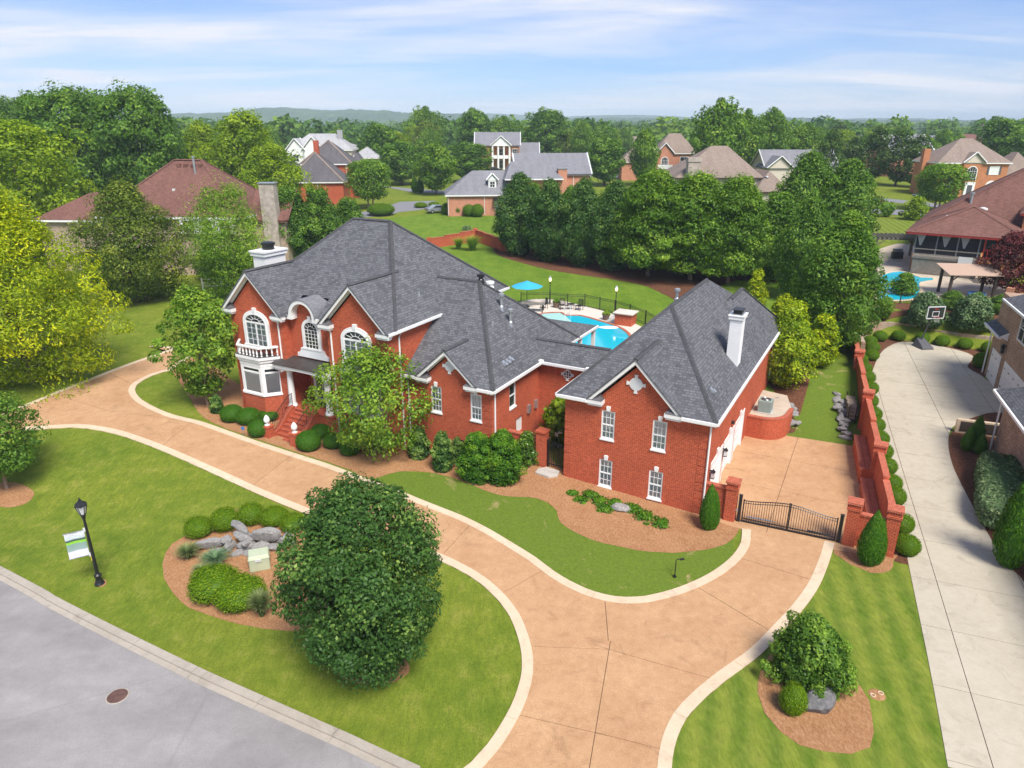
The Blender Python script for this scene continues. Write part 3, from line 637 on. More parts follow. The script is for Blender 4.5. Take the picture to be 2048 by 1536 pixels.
def patch(name, pts, mat, dz, cell=1.5, skirt=.05, jitter=0.0, smooth=True, zf=G):
    if smooth: pts = smooth_line(list(pts)+[pts[0]], .45)[:-1]
    if jitter: pts = [(x+rnd.uniform(-jitter,jitter), y+rnd.uniform(-jitter,jitter)) for x,y in pts]
    bm = drape_bm(pts, cell); o = sheet(name, bm.faces[:], mat, dz, None, skirt, zf); bm.free()
    return tag(o, kind='structure')
# --- beds
for kx, mat in (('bed_front','mulch'),('bed_island','mulch'),('bed_bigtree','mulch'),('bed_lefttree','mulch'),('bed_lamp','mulch'),('bed_boulder','mulch'),('bed_arbor','mulch'),('bed_nright','mulch_dark'),('bed_ncorner','mulch_dark'),('bed_pines','mulch_dark')):
    patch('mulch_bed', K[kx], mat, .025, 1.5, .05, .035)
patch('mulch_bed', [to_xy(8.4-.133*(t-.7),t) for t in (.2,8,16,24,31)]+[to_xy(9.9-.133*(t-.7),t) for t in (31,24,16,8,.2)], 'mulch_dark', .022, 1.5, .05, 0, False)
patch('mulch_bed', [(27.3,50.67),(28.28,53.81),(30.02,58.19),(32.17,60.6),(34.16,60.8),(36.63,59.7),(38.92,58.3),(41.03,56.7),(39.8,54.85),(37.79,54.59),(37.21,56.2),(35.72,57.5),(34.08,57.9),(32.05,56.6),(30.24,54.5),(28.06,51.36)], 'mulch_dark', .024, 1.0, .05, 0, False, zf=lambda x,y: 0.0)
patch('mulch_bed', [to_xy(*p) for p in ((.05,11.5),(2.3,12.2),(2.6,14),(2.2,22),(.05,22))], 'mulch_dark', .02, 1.0, .03)
patch('mulch_bed', [(30.6,60.0),(33,63.5),(36,65.0),(40,64.0),(44,61.5),(45.5,58.5),(42,57.6),(38,60.2),(35.5,61.6),(32.8,61.8)], 'mulch_dark', .03, 1.0, .05, 0, False)
# --- driveway of exposed aggregate with concrete edging
DL = smooth_line(K['drive_left']); DH = smooth_line(K['drive_house']); DR = smooth_line(K['drive_right']); DO = smooth_line(K['drive_outer'])
DHx = [(-24.5, 51.0)] + DH; DOx = [(-29.0, 53.5)] + DO + [(-36.5, 38.5)]; DLx = [(-36.5, 34.5)] + DL + [(-2.2, 15.0), (-1.9, 12.4)]; DRx = DR + [(4.6, 14.2), (5.6, 12.2)]
court = [to_xy(-.4,-.05),to_xy(1.6,-.35),to_xy(6.2,-.1),to_xy(8.05,.3),to_xy(6.55,12.2),to_xy(-.4,11.6)]
outline = DLx + list(reversed(DRx)) + list(reversed(DHx)) + DOx
bm = drape_bm(outline, 1.5)
drv = sheet('driveway', bm.faces[:], 'joint_dark', .008, None, .05); tag(drv, kind='structure')
for j in K['joints']: cut_joint(bm, *j)
for g in islands(bm): sheet('slab', g, 'aggregate', .032, drv, .03)
bm.free()
bm = drape_bm(court, 1.5); bs = sheet('court_base', bm.faces[:], 'joint_dark', .009, drv, .03)
for a, b in (((3.1,0),(2.9,13)),((0,4.2),(8,4.6)),((0,8.2),(8,8.6))): cut_joint(bm, to_xy(*a), to_xy(*b))
for g in islands(bm): sheet('slab', g, 'aggregate', .037, drv, .03)
bm.free()
def ribbon(line, w, side, name, mat, dz, parent, piece=3.2, gap=.012, th=.05):
    P = [Vector((*p,0)) for p in line]; nr = []
    for i in range(len(P)):
        d = (P[min(i+1,len(P)-1)]-P[max(i-1,0)]).normalized(); nr.append(Vector((-d.y,d.x,0))*side)
    cum = [0]
    for i in range(1,len(P)): cum.append(cum[-1]+(P[i]-P[i-1]).length)
    npc = max(1, round(cum[-1]/piece)); L = cum[-1]/npc
    def at(u):
        u = min(max(u,0),cum[-1]); i = 0
        while i < len(P)-2 and cum[i+1] < u: i += 1
        f = (u-cum[i])/max(cum[i+1]-cum[i],1e-6); return P[i].lerp(P[i+1],f), nr[i].lerp(nr[i+1],f).normalized()
    for k in range(npc):
        us = np.linspace(k*L+gap/2, (k+1)*L-gap/2, 9); vs = []; fs = []
        for u in us:
            p, n = at(u); q = p+n*w
            z0, z1 = G(p.x,p.y), G(q.x,q.y)
            vs += [(p.x,p.y,z0+dz),(q.x,q.y,z1+dz),(p.x,p.y,z0+dz-th),(q.x,q.y,z1+dz-th)]
        for i in range(8):
            a = 4*i
            for f in ((a,a+1,a+5,a+4),(a+2,a,a+4,a+6),(a+1,a+3,a+7,a+5)): fs.append(f if side < 0 else f[::-1])
        fs += [(0,2,3,1),(32,33,35,34)]
        m = bpy.data.meshes.new(name); m.from_pydata(vs,[],fs); m.update(); m.materials.append(MT[mat])
        o = bpy.data.objects.new(name, m); C.objects.link(o); o.parent = parent
ribbon(DL + [(-2.2,15.0)], .40, 1, 'edging', 'ribbon', .046, drv)
ribbon(DHx, .40, -1, 'edging', 'ribbon', .046, drv)
ribbon(DR + [(4.6,14.2)], .42, -1, 'edging', 'ribbon', .046, drv)
ribbon(DOx, .38, 1, 'edging', 'ribbon', .046, drv)
# --- street and kerb
ST = K['street']; d0 = (Vector(ST[0])-Vector(ST[3])).normalized(); d1 = (Vector(ST[-1])-Vector(ST[-3])).normalized()
SL = [tuple(Vector(ST[0])+d0*60), tuple(Vector(ST[0])+d0*25)] + [tuple(p) for p in ST] + [tuple(Vector(ST[-1])+d1*9), tuple(Vector(ST[-1])+d1*50)]
perp = Vector((d1.y,-d1.x)); perp = perp if perp.y < 0 else -perp
far_side = [tuple(Vector(SL[-1])+perp*16), tuple(Vector(SL[0])+perp*16)]
bm = drape_bm(SL+far_side, 3.0); so = sheet('street', bm.faces[:], 'asphalt', .012, None, 0); tag(so, kind='structure'); bm.free()
kerb = MB().box(-.01,.01,-.01,.01,-.3,-.28).build('kerb', 'kerb_conc'); tag(kerb, kind='structure')
SLs = smooth_line(SL[1:-1], .6)
ribbon([p for p in SLs if p[0] < -2.6], .30, 1, 'kerb_stone', 'kerb_conc', .10, kerb, 3.0, .02, .16)
ribbon([p for p in SLs if p[0] < -2.6], .22, -1, 'gutter_stone', 'kerb_conc', .026, kerb, 3.0, .02, .05)
ribbon([p for p in SLs if p[0] > -2.6], .45, 1, 'apron_stone', 'ribbon', .05, kerb, 3.0, .02, .06)
# --- neighbour's concrete drive
bm = drape_bm(smooth_line(K['ndrive']+[K['ndrive'][0]], .6)[:-1], 1.5)
nd = sheet('neighbour_driveway', bm.faces[:], 'joint_dark', .010, None, .03); tag(nd, kind='structure')
lo = [to_st(*p) for p in K['ndrive']]
dirn = Vector((to_xy(-.133,1)[0]-OX, to_xy(-.133,1)[1]-OY)).normalized(); across = Vector((dirn.y,-dirn.x))
base = Vector(to_xy(9.2, -14))
for i in range(17):
    p = base + dirn*(3.3*i); cut_joint(bm, p-across*4, p+across*(22 if i > 11 else 14), .013)
for off in (2.6, 5.9, 9.4):
    p = base+across*off; cut_joint(bm, p-dirn*8, p+dirn*60, .013)
for g in islands(bm):
    if sum(f.calc_area() for f in g) > .02: sheet('slab', g, 'concrete', .034, nd, .03)
bm.free()
# --- special lawn patches
bf = K['bed_front']; i0 = 9; edge_bed = bf[9:23]
dh = K['drive_house']; edge_drive = dh[14:30]
patch('lawn_patch', edge_bed + list(reversed(edge_drive)), 'lawn_worn', .012, 1.5, .02, 0, False)
patch('lawn_patch', [to_xy(*p) for p in ((2.0,11.7),(6.5,12.3),(5.6,19),(4.4,27),(1.9,27),(1.6,18))], 'lawn_worn', .014, 1.0, .02, 0, False)
patch('lawn_patch', K['drive_right'] + [(5.0,14.2),(6.0,10.0),(14.0,10.0)] + K['ndrive'][:3] + [K['bed_arbor'][4], K['bed_arbor'][2], K['bed_arbor'][0]], 'lawn_striped', .010, 1.5, .02, 0, False)
bk = patch('back_lawn', [(-30,62),(-24,56),(-12,50),(10,46),(20,44),(27,53),(30,64),(38,80),(40,110),(20,128),(-14,131),(-26,122),(-30,95)], 'lawn_lush', .010, 3.0, .02, 0, False)
for st in K['back_street']: patch('road', st, 'asphalt_far', .05, 6.0, .05, 0, False)
patch('back_lawn', [(42,96),(62,100),(70,112),(60,119),(44,112)], 'lawn_striped', .03, 3.0, .02)
# --- manhole cover
x, y, z = K['pts']['manhole']; mh = thing('manhole_cover', 'rusty round manhole cover set in the asphalt street', 'manhole cover', (x,y,G(x,y)+.012))
MB().lathe([(.36,0),(.36,.012),(.33,.016)], 28).build('rim', 'kerb_conc', mh)
MB().lathe([(.32,0),(.32,.017),(.25,.022),(.0001,.023)], 28).build('lid', 'rust', mh)
mb = MB()
for k in range(-4,5):
    hw = math.sqrt(max(.0, .28**2-(k*.06)**2)); mb.box(-hw,hw,k*.06-.009,k*.06+.009,.020,.030)
mb.build('ribs', 'rust', mh)
# --- lawn drain by the boulder bed
x, y, z = K['pts']['drain']; dr = thing('lawn_valve_box', 'small pale pair of pipe openings exposed in the striped lawn', 'drain', (x,y,G(x,y)), .3)
for dx in (-.16,.16): MB().lathe([(.09,0),(.09,.05),(.06,.05),(.055,.02)], 14, (dx,0,0)).build('pipe_end', 'ribbon', dr); 
MB().lathe([(.3,0),(.22,.03),(.0001,.035)], 12).build('bare_soil', 'mulch', dr)
# ------------------------------------------------------------------ the red brick house
hs = thing('brick_house', 'large red brick house with charcoal shingle roofs, white trim and attached garage wing', 'house', (OX,OY,0), ANG)
def FRONT(t): return Matrix.Translation((0,t,0))
def RIGHT(s): return Matrix.Translation((s,0,0)) @ Matrix.Rotation(R(90),4,'Z')
def LEFT(s): return Matrix.Translation((s,0,0)) @ Matrix.Rotation(R(-90),4,'Z')
def BACK(t): return Matrix.Translation((0,t,0)) @ Matrix.Rotation(R(180),4,'Z')
def wall_holes(mb, x0, x1, z0, z1, holes, depth=.14):
    """outer skin of a wall at y=0 with rectangular openings (xa,xb,za,zb) and their reveals"""
    xs = sorted({x0,x1,*[h[0] for h in holes],*[h[1] for h in holes]}); zs = sorted({z0,z1,*[h[2] for h in holes],*[h[3] for h in holes]})
    for i in range(len(xs)-1):
        for j in range(len(zs)-1):
            cx, cz = (xs[i]+xs[i+1])/2, (zs[j]+zs[j+1])/2
            if any(h[0] < cx < h[1] and h[2] < cz < h[3] for h in holes): continue
            mb.quad((xs[i],0,zs[j]),(xs[i+1],0,zs[j]),(xs[i+1],0,zs[j+1]),(xs[i],0,zs[j+1]))
    for a,b,c,d in holes:
        mb.quad((a,0,c),(a,0,d),(a,depth,d),(a,depth,c)); mb.quad((b,0,d),(b,0,c),(b,depth,c),(b,depth,d))
        mb.quad((a,0,d),(b,0,d),(b,depth,d),(a,depth,d)); mb.quad((b,0,c),(a,0,c),(a,depth,c),(b,depth,c))
    return mb
def window(parent, F, cx, z0, w, h, cols=3, rows=2, slats=True, key=True, trim='white_paint', fw=.065, sill=True, y=.03, simple=False, mid=True):
    x0, x1, z1 = cx-w/2, cx+w/2, z0+h
    m = MB(F)
    m.box(x0,x0+fw,y,y+.08,z0,z1); m.box(x1-fw,x1,y,y+.08,z0,z1); m.box(x0+fw,x1-fw,y,y+.08,z1-fw,z1); m.box(x0+fw,x1-fw,y,y+.08,z0,z0+fw*1.3)
    if mid: m.box(x0+fw,x1-fw,y+.005,y+.075,z0+h/2-.03,z0+h/2+.03)
    win = m.build('window', trim, parent)
    if sill: MB(F).box(x0-.03,x1+.03,y-.09,y+.02,z0-.06,z0+.012).build('sill', trim, win)
    g = MB(F)
    for c in range(1,cols): xx = x0+fw+(w-2*fw)*c/cols; g.box(xx-.011,xx+.011,y+.02,y+.045,z0+fw,z1-fw)
    for r in range(1,rows*2):
        if r == rows: continue
        zz = z0+h*r/(2*rows); g.box(x0+fw,x1-fw,y+.022,y+.043,zz-.010,zz+.010)
    if cols > 1 or rows > 1: g.build('muntins', trim, win)
    MB(F).quad((x0+fw,y+.05,z0+fw),(x1-fw,y+.05,z0+fw),(x1-fw,y+.05,z1-fw),(x0+fw,y+.05,z1-fw)).build('pane', 'glass' if slats else 'glass_dark', win)
    if slats:
        s = MB(F); ys = y+.06; n = int(h/.082)
        for i in range(n):
            zz = z0+fw+(h-2*fw)*(i+.5)/n
            s.add([(x0+fw,ys,zz-.030),(x1-fw,ys,zz-.030),(x1-fw,ys+.030,zz+.028),(x0+fw,ys+.030,zz+.028)], [(0,1,2,3)])
        for zz in (z0+fw, z0+h*.5-.04, z1-fw-.07): s.box(x0+fw,x1-fw,ys-.006,ys+.004,zz,zz+.08)
        for xx in (x0+fw, cx-.035, x1-fw-.05): s.box(xx,xx+.05 if xx != cx-.035 else xx+.07,ys-.008,ys+.002,z0+fw,z1-fw)
        s.build('shutter_slats', 'slat_white', win)
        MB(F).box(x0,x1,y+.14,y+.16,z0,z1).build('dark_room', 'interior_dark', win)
    if key:
        MB(F).slab([(cx-.085,z1-.01),(cx+.085,z1-.01),(cx+.12,z1+.20),(cx+.09,z1+.26),(cx-.09,z1+.26),(cx-.12,z1+.20)], -.05, .04).build('keystone', trim, win, bevel=.008)
    return win
def arch_pts(cx, hw, zs, rise, n=16): return [(cx+hw*math.cos(math.pi*i/n), zs+rise*math.sin(math.pi*i/n)) for i in range(n+1)]
def arch_window(parent, F, cx, z0, hw, zs, rise, band, panes, slats=True):
    """arched window with a thick white surround, proud of the wall"""
    inn = [(cx+hw,z0)] + arch_pts(cx,hw,zs,rise) + [(cx-hw,z0)]; outp = [(cx+hw+band,z0)] + arch_pts(cx,hw+band,zs,rise+band) + [(cx-hw-band,z0)]
    m = MB(F); n = len(inn); ya, yb = -.10, .01
    for i in range(n-1):
        a, b, c, d = inn[i], inn[i+1], outp[i], outp[i+1]
        m.quad((a[0],ya,a[1]),(c[0],ya,c[1]),(d[0],ya,d[1]),(b[0],ya,b[1]))
        m.quad((c[0],ya,c[1]),(c[0],yb,c[1]),(d[0],yb,d[1]),(d[0],ya,d[1])); m.quad((a[0],yb,a[1]),(a[0],ya,a[1]),(b[0],ya,b[1]),(b[0],yb,b[1]))
    win = m.build('arched_window', 'white_paint', parent)
    b2 = band*.55; m = MB(F)
    for i in range(n-1):
        def lerp(p,q,u): return (p[0]+(q[0]-p[0])*u, p[1]+(q[1]-p[1])*u)
        a, b = lerp(inn[i],outp[i],.0), lerp(inn[i+1],outp[i+1],.0); c, d = lerp(inn[i],outp[i],.35), lerp(inn[i+1],outp[i+1],.35)
        m.quad((a[0],ya-.035,a[1]),(c[0],ya-.035,c[1]),(d[0],ya-.035,d[1]),(b[0],ya-.035,b[1])); m.quad((c[0],ya-.035,c[1]),(c[0],ya,c[1]),(d[0],ya,d[1]),(d[0],ya-.035,d[1])); m.quad((a[0],ya,a[1]),(a[0],ya-.035,a[1]),(b[0],ya-.035,b[1]),(b[0],ya,b[1]))
    m.build('inner_moulding', 'white_paint', win)
    MB(F).slab([(cx-.09,zs+rise+band-.10),(cx+.09,zs+rise+band-.10),(cx+.13,zs+rise+band+.16),(cx-.13,zs+rise+band+.16)], -.15, .0).build('keystone', 'white_paint', win)
    MB(F).box(cx-hw-band-.05,cx+hw+band+.05,-.16,.0,z0-.10,z0).build('sill', 'white_paint', win)
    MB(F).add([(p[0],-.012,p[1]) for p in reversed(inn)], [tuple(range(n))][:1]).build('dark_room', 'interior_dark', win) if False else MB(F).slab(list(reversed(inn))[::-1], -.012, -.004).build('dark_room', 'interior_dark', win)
    MB(F).add([(p[0],-.06,p[1]) for p in inn],[tuple(range(n))]).build('pane', 'glass', win)
    g = MB(F)
    if panes == 'fan':
        g.box(cx-hw,cx+hw,-.09,-.05,zs-.05,zs+.05); g.box(cx-.05,cx+.05,-.09,-.05,z0,zs)
        for k in range(1,6):
            t = math.pi*k/6; g.tube([(cx+hw*.42*math.cos(t),-.075,zs+rise*.42*math.sin(t)+.03),(cx+hw*math.cos(t),-.075,zs+rise*math.sin(t))], .014, 4)
        ar = arch_pts(cx,hw*.42,zs+.03,rise*.42,10); g.tube([(p[0],-.075,p[1]) for p in ar], .014, 4)
        for sx in (-1,1):
            c = cx+sx*hw*.5
            g.box(c-.010,c+.010,-.085,-.065,z0,zs)
            for k in (1,2,3): zz = z0+(zs-z0)*k/4; g.box(cx+min(0,sx)*hw,cx+max(0,sx)*hw,-.083,-.067,zz-.01,zz+.01)
    else:
        for k in (-1,0,1): xx = cx+k*hw*.5; zt = zs+rise*math.sqrt(1-(k*.5)**2); g.box(xx-.012,xx+.012,-.085,-.06,z0,zs if k else zs)
        for k in range(1,6): zz = z0+(zs-z0)*k/5; g.box(cx-hw,cx+hw,-.083,-.062,zz-.012,zz+.012)
        for k in range(1,6): t = math.pi*k/6; g.tube([(cx+hw*.5*math.cos(t),-.073,zs+rise*.5*math.sin(t)),(cx+hw*math.cos(t),-.073,zs+rise*math.sin(t))], .012, 4)
        ar = arch_pts(cx,hw*.5,zs,rise*.5,10); g.tube([(p[0],-.073,p[1]) for p in ar], .012, 4)
    g.build('muntins', 'white_paint', win)
    if slats:
        s = MB(F); nn = int((zs-z0)/.082)
        for i in range(nn):
            zz = z0+(zs-z0-.06)*(i+.5)/nn; s.add([(cx-hw,-.05,zz-.024),(cx+hw,-.05,zz-.024),(cx+hw,-.022,zz+.024),(cx-hw,-.022,zz+.024)], [(0,1,2,3)])
        s.build('shutter_slats', 'slat_white', win)
    return win
def hip(parent, x0, x1, y0, y1, ze, ridge, mat='shingle_charcoal', name='roof', notch=(), flush=None):
    """closed hip roof; ridge runs along x or y; notch = (cx, half width, apex, wall y): the front slope is cut along the
    valleys of a front gable; flush = ('L','R') where a gable's valley starts at the corner itself"""
    (a, b) = ridge; along_x = abs(a[0]-b[0]) >= abs(a[1]-b[1]); fp = (a[2]-ze)/(a[1]-y0)
    v = [(x0,y0,ze),(x1,y0,ze),(x1,y1,ze),(x0,y1,ze),a,b]; f = []; v2 = [(p[0],p[1],ze-.10) for p in v[:4]]
    front = [(x0,y0,ze)]; low = [(x0,y0)]
    for nt in notch:
        if nt[0] == 'box': _, cx, hw, yb, yw = nt; front += [(cx-hw,y0,ze),(cx-hw,yb,ze+fp*(yb-y0)),(cx+hw,yb,ze+fp*(yb-y0)),(cx+hw,y0,ze)]
        else:
            cx, hw, ap, yw = nt; ptv = (cx, y0+(ap-ze)/fp, ap)
            L = [(cx-hw,y0,ze)] if cx-hw > x0+.01 else []; Rr = [(cx+hw,y0,ze)] if cx+hw < x1-.01 else []
            front += L+[ptv]+Rr
        low += [(max(cx-hw,x0),y0),(max(cx-hw,x0),yw),(min(cx+hw,x1),yw),(min(cx+hw,x1),y0)]
    front += [(x1,y0,ze)]; low += [(x1,y0)]
    front += ([b,a] if along_x else [a])
    m = MB(); m.add(front, [tuple(range(len(front)))])
    if along_x: m.add(v, [(1,2,5),(2,3,4,5),(3,0,4)])
    else: m.add(v, [(1,2,5,4),(2,3,5),(3,0,4,5)])
    lowp = low+[(x1,y1),(x0,y1)]; lowp = [p for i,p in enumerate(lowp) if i == 0 or p != lowp[i-1]]
    m.add([(x,y,ze-.1) for x,y in lowp], [tuple(reversed(range(len(lowp))))])
    m.add(v[:4]+v2, [(1,5,6,2),(2,6,7,3),(3,7,4,0)])
    return m.build(name, mat, parent)
def cap_line(mb, p, q, w=.26, h=.05):
    p, q = Vector(p), Vector(q); d = (q-p).normalized(); s = d.cross(Vector((0,0,1))).normalized(); u = s.cross(d)
    a = [p+s*w/2-u*.04, p+u*h, p-s*w/2-u*.04]; b = [q+s*w/2-u*.04, q+u*h, q-s*w/2-u*.04]
    mb.add(a+b, [(0,1,4,3),(1,2,5,4),(0,3,5,2),(0,2,1),(3,4,5)])
def caps(parent, lines, name='ridge_cap', mat='shingle_cap', w=.28):
    m = MB()
    for p, q in lines: cap_line(m, p, q, w)
    return m.build(name, mat, parent)
def gutter(parent, p, q, name='gutter'):
    p, q = Vector(p), Vector(q); d = (q-p).normalized(); s = d.cross(Vector((0,0,1)))
    m = MB()
    def bar(o0, o1, z0, z1):
        A = [p+s*o0, p+s*o1, q+s*o1, q+s*o0]
        m.add([(v.x,v.y,v.z+z0) for v in A]+[(v.x,v.y,v.z+z1) for v in A], [(0,3,2,1),(4,5,6,7),(0,1,5,4),(1,2,6,5),(2,3,7,6),(3,0,4,7)])
    bar(-.16,.0,-.20,-.085); bar(.004,.11,-.13,.012)
    return m.build(name, 'white_paint', parent)
def soffit(parent, x0, x1, y0, y1, z): return MB().box(x0,x1,y0,y1,z-.06,z).build('soffit', 'white_paint', parent)
def downspout(parent, pts, name='downspout'): return MB().tube(pts, .05, 6).build(name, 'white_paint', parent)
def gable(parent, cx, hw_wall, hw, ze, apex, yw, yf, yb, zwall, brick='brick_red', roof='shingle_charcoal', returns=(1,1), cap='shingle_cap', trim='white_paint', name='gable'):
    """front gable: brick triangle, shingle chevron, white rake and soffit, boxed eave returns"""
    p = (apex-ze)/hw; za = zwall+hw_wall*p*.985
    MB().slab([(cx-hw_wall,zwall-.02),(cx+hw_wall,zwall-.02),(cx,za)], yw, yw+.5).build(name, brick, parent)
    t = .09
    def chev(o, th, h2): # offset downward o, thickness th
        return [(cx-h2,ze-o+(hw-h2)*p),(cx,apex-o),(cx+h2,ze-o+(hw-h2)*p),(cx+h2,ze-o-th+(hw-h2)*p),(cx,apex-o-th),(cx-h2,ze-o-th+(hw-h2)*p)]
    def chevmesh(mb, o, th, y0, y1, h2=None):
        c = chev(o, th, h2 or hw); L = [c[0],c[1],c[4],c[5]]; Rr = [c[1],c[2],c[3],c[4]]
        mb.slab(list(reversed(L)), y0, y1); mb.slab(list(reversed(Rr)), y0, y1); return mb
    chevmesh(MB(), 0, t, yf-.04, yb).build('gable_roof', roof, parent)
    chevmesh(MB(), t+.002, .20, yf, yf+.07).build('rake_board', trim, parent)
    chevmesh(MB(), t+.004, .09, yf+.072, yw+.02, hw-.02).build('rake_soffit', trim, parent)
    chevmesh(MB(), t+.098, .16, yw-.045, yw+.01, hw-.05).build('frieze_board', trim, parent)
    caps(parent, [((cx,yf-.04,apex+.0),(cx,yb,apex+.0))], 'ridge_cap', cap)
    for sg, on in ((-1,returns[0]),(1,returns[1])):
        if not on: continue
        xa, xb = cx+sg*(hw+.0), cx+sg*(hw-.85)
        lo, hi = min(xa,xb), max(xa,xb)
        r = MB().box(lo,hi,yf-.02,yw+.02,ze-.22,ze-.03).box(lo+.06,hi-.06,yf+.05,yw+.02,ze-.34,ze-.222).build('eave_return', trim, parent)
        MB().hull([(lo+.02,yf-.03,ze-.028),(hi-.02,yf-.03,ze-.028),(hi-.02,yw,ze-.028),(lo+.02,yw,ze-.028),((lo+hi)/2-.12,yw,ze+.34),((lo+hi)/2+.12,yw,ze+.34)],
                  [(0,1,5,4),(1,2,5),(3,0,4),(2,3,4,5),(0,3,2,1)]).build('return_cap', 'shingle_dark', r)
# walls ------------------------------------------------------------
gw = [(-5.74+.35-.35,-5.04+.35-.35,2.98,4.55)]
GH = [(-5.40,-4.68,2.98,4.55),(-2.74,-2.02,2.98,4.55),(-5.40,-4.68,.27,1.83),(-2.74,-2.02,.27,1.83)]
m = MB(FRONT(0)); wall_holes(m, -7.38, 0, -.5, 4.95, GH)
m.xf = RIGHT(0); DOORS = [(1.2,3.55),(4.0,6.35),(6.8,9.15)]; wall_holes(m, 0, 19, -.5, 4.95, [(a,b,-.4,2.2) for a,b in DOORS], .32)
m.xf = LEFT(-7.38); wall_holes(m, -19, 0, -.5, 4.95, []); m.xf = BACK(19); wall_holes(m, 0, 7.38, -.5, 4.95, [])
m.build('garage_wall', 'brick_red', hs)
for a,b,c_,d in GH: window(hs, FRONT(0), (a+b)/2, c_, b-a, d-c_)
# corner quoins of projecting brick, in bands
def quoins(x, y, z0, z1, dx, dy):
    m = MB(); z = z0
    while z < z1-.3:
        xa, xb = sorted((x+dx*.018*-1, x+dx*.42)); ya, yb = sorted((y-dy*.018, y+dy*.42)); m.box(xa,xb,ya,yb,z,min(z+.36,z1)); z += .44
    return m.build('quoins', 'brick_red', hs)
quoins(-7.38,0,.0,4.8,1,1); quoins(0,0,.0,4.8,-1,1)
for i,(a,b) in enumerate(DOORS):
    F = RIGHT(0); d = MB(F).box(a+.06,b-.06,.12,.18,.02,2.14).build('garage_door', 'white_paint', hs)
    g = MB(F)
    for r in range(4):
        for c_ in range(4):
            x0 = a+.14+(b-a-.28)*c_/4; g.box(x0,x0+(b-a-.28)/4-.08,.10,.122,.12+r*.51,.52+r*.51)
    g.build('panels', 'white_paint', d)
    MB(F).box(a-.10,a+.06,-.03,.12,0.0,2.14).box(b-.06,b+.10,-.03,.12,0,2.14).box(a-.12,b+.12,-.035,.12,2.141,2.36).build('door_casing', 'white_paint', d)
    MB(F).slab([((a+b)/2-.1,2.34),((a+b)/2+.1,2.34),((a+b)/2+.15,2.66),((a+b)/2-.15,2.66)], -.07, .02).build('keystone', 'white_paint', d)
for t_ in (1.0, 3.78): 
    l = MB(RIGHT(0)).box(t_-.03,t_+.03,-.17,0,2.0,2.05).box(t_-.09,t_+.09,-.26,-.08,1.62,1.66).box(t_-.02,t_+.02,-.10,-.06,1.6,2.02).hull([(t_-.11,-.28,1.96),(t_+.11,-.28,1.96),(t_+.11,-.06,1.96),(t_-.11,-.06,1.96),(t_,-.17,2.14)],[(0,1,4),(1,2,4),(2,3,4),(3,0,4),(0,3,2,1)]).build('wall_lantern', 'black_iron', hs)
    MB(RIGHT(0)).box(t_-.075,t_+.075,-.245,-.095,1.66,1.96).build('lantern_glass', 'frosted', l)
MB(RIGHT(0)).box(5.36,5.54,-.16,0,2.84,2.98).build('flood_light', 'dark_bronze', hs)
def round_vent(F, cx, cz, r, louvre=True):
    m = MB(F); pts = [(cx+r*math.cos(6.2832*i/24), cz+r*math.sin(6.2832*i/24)) for i in range(24)]
    v = m.slab(pts, -.05, .0).build('round_vent' if louvre else 'round_window', 'white_paint', hs)
    k = MB(F)
    for ang in (0,90,180,270):
        c_, s_ = math.cos(R(ang)), math.sin(R(ang))
        q = [(r*.95,-.06),(r*1.45,-.095),(r*1.45,.095),(r*.95,.06)]
        k.slab([(cx+a*c_-b*s_, cz+a*s_+b*c_) for a,b in q], -.06, .0)
    k.build('keystones', 'white_paint', v)
    if louvre:
        l = MB(F)
        for i in range(-5,6):
            zz = i*r*.16; hw_ = math.sqrt(max(.0,(r*.86)**2-zz*zz)); l.box(cx-hw_,cx+hw_,-.066,-.048,cz+zz-.012,cz+zz+.02)
        l.build('louvres', 'slat_white', v)
    else:
        pp = [(cx+r*.82*math.cos(6.2832*i/24), cz+r*.82*math.sin(6.2832*i/24)) for i in range(24)]
        MB(F).slab(pp, -.056, -.051).build('pane', 'glass_dark', v)
        g = MB(F)
        for a in (-.33,.33):
            hh = r*.82*math.sqrt(1-a*a); g.box(cx+a*r*.82-.014,cx+a*r*.82+.014,-.068,-.056,cz-hh,cz+hh); g.box(cx-hh,cx+hh,-.069,-.057,cz+a*r*.82-.014,cz+a*r*.82+.014)
        g.build('muntins', 'white_paint', v)
    return v
round_vent(FRONT(0), -3.70, 6.22, .33)
# garage roof
hip(hs, -7.73, .35, -.35, 19.35, 5.10, ((-3.69,5.0,9.05),(-3.69,12.6,9.05)), notch=[(-3.69,2.42,7.58,0.02)])
hip(hs, -4.6, .36, 9.0, 19.36, 5.095, ((-2.0,12.0,8.15),(-2.0,15.2,8.15)), name='rear_roof')
caps(hs, [((-3.69,5.0,9.05),(-3.69,12.6,9.05)),((.35,-.35,5.10),(-3.69,5.0,9.05)),((-7.73,-.35,5.10),(-3.69,5.0,9.05)),((-2,12,8.15),(-2,15.2,8.15)),((.36,19.36,5.1),(-2,15.2,8.15))])
gutter(hs, (-7.73,-.35,5.1), (-6.1,-.35,5.1)); gutter(hs, (-1.3,-.35,5.1), (.35,-.35,5.1)); gutter(hs, (.35,-.35,5.1), (.35,19.35,5.1)); gutter(hs, (-7.73,3.9,5.1), (-7.73,-.35,5.1))
soffit(hs, -7.68,-6.1,-.30,0,5.0); soffit(hs, -1.28,.30,-.30,0,5.0); soffit(hs, 0.005,.30,.005,19.3,5.0); soffit(hs, -7.68,-7.385,.005,4,5.0)
gable(hs, -3.69, 2.15, 2.42, 5.16, 7.62, 0, -.38, 3.1, 4.95)
downspout(hs, [(.12,-.12,4.98),(.06,-.06,4.8),(.06,-.06,.1),(.12,-.2,.04)]); downspout(hs, [(.22,17.4,4.98),(.07,17.4,4.7),(.07,17.4,1.6)])
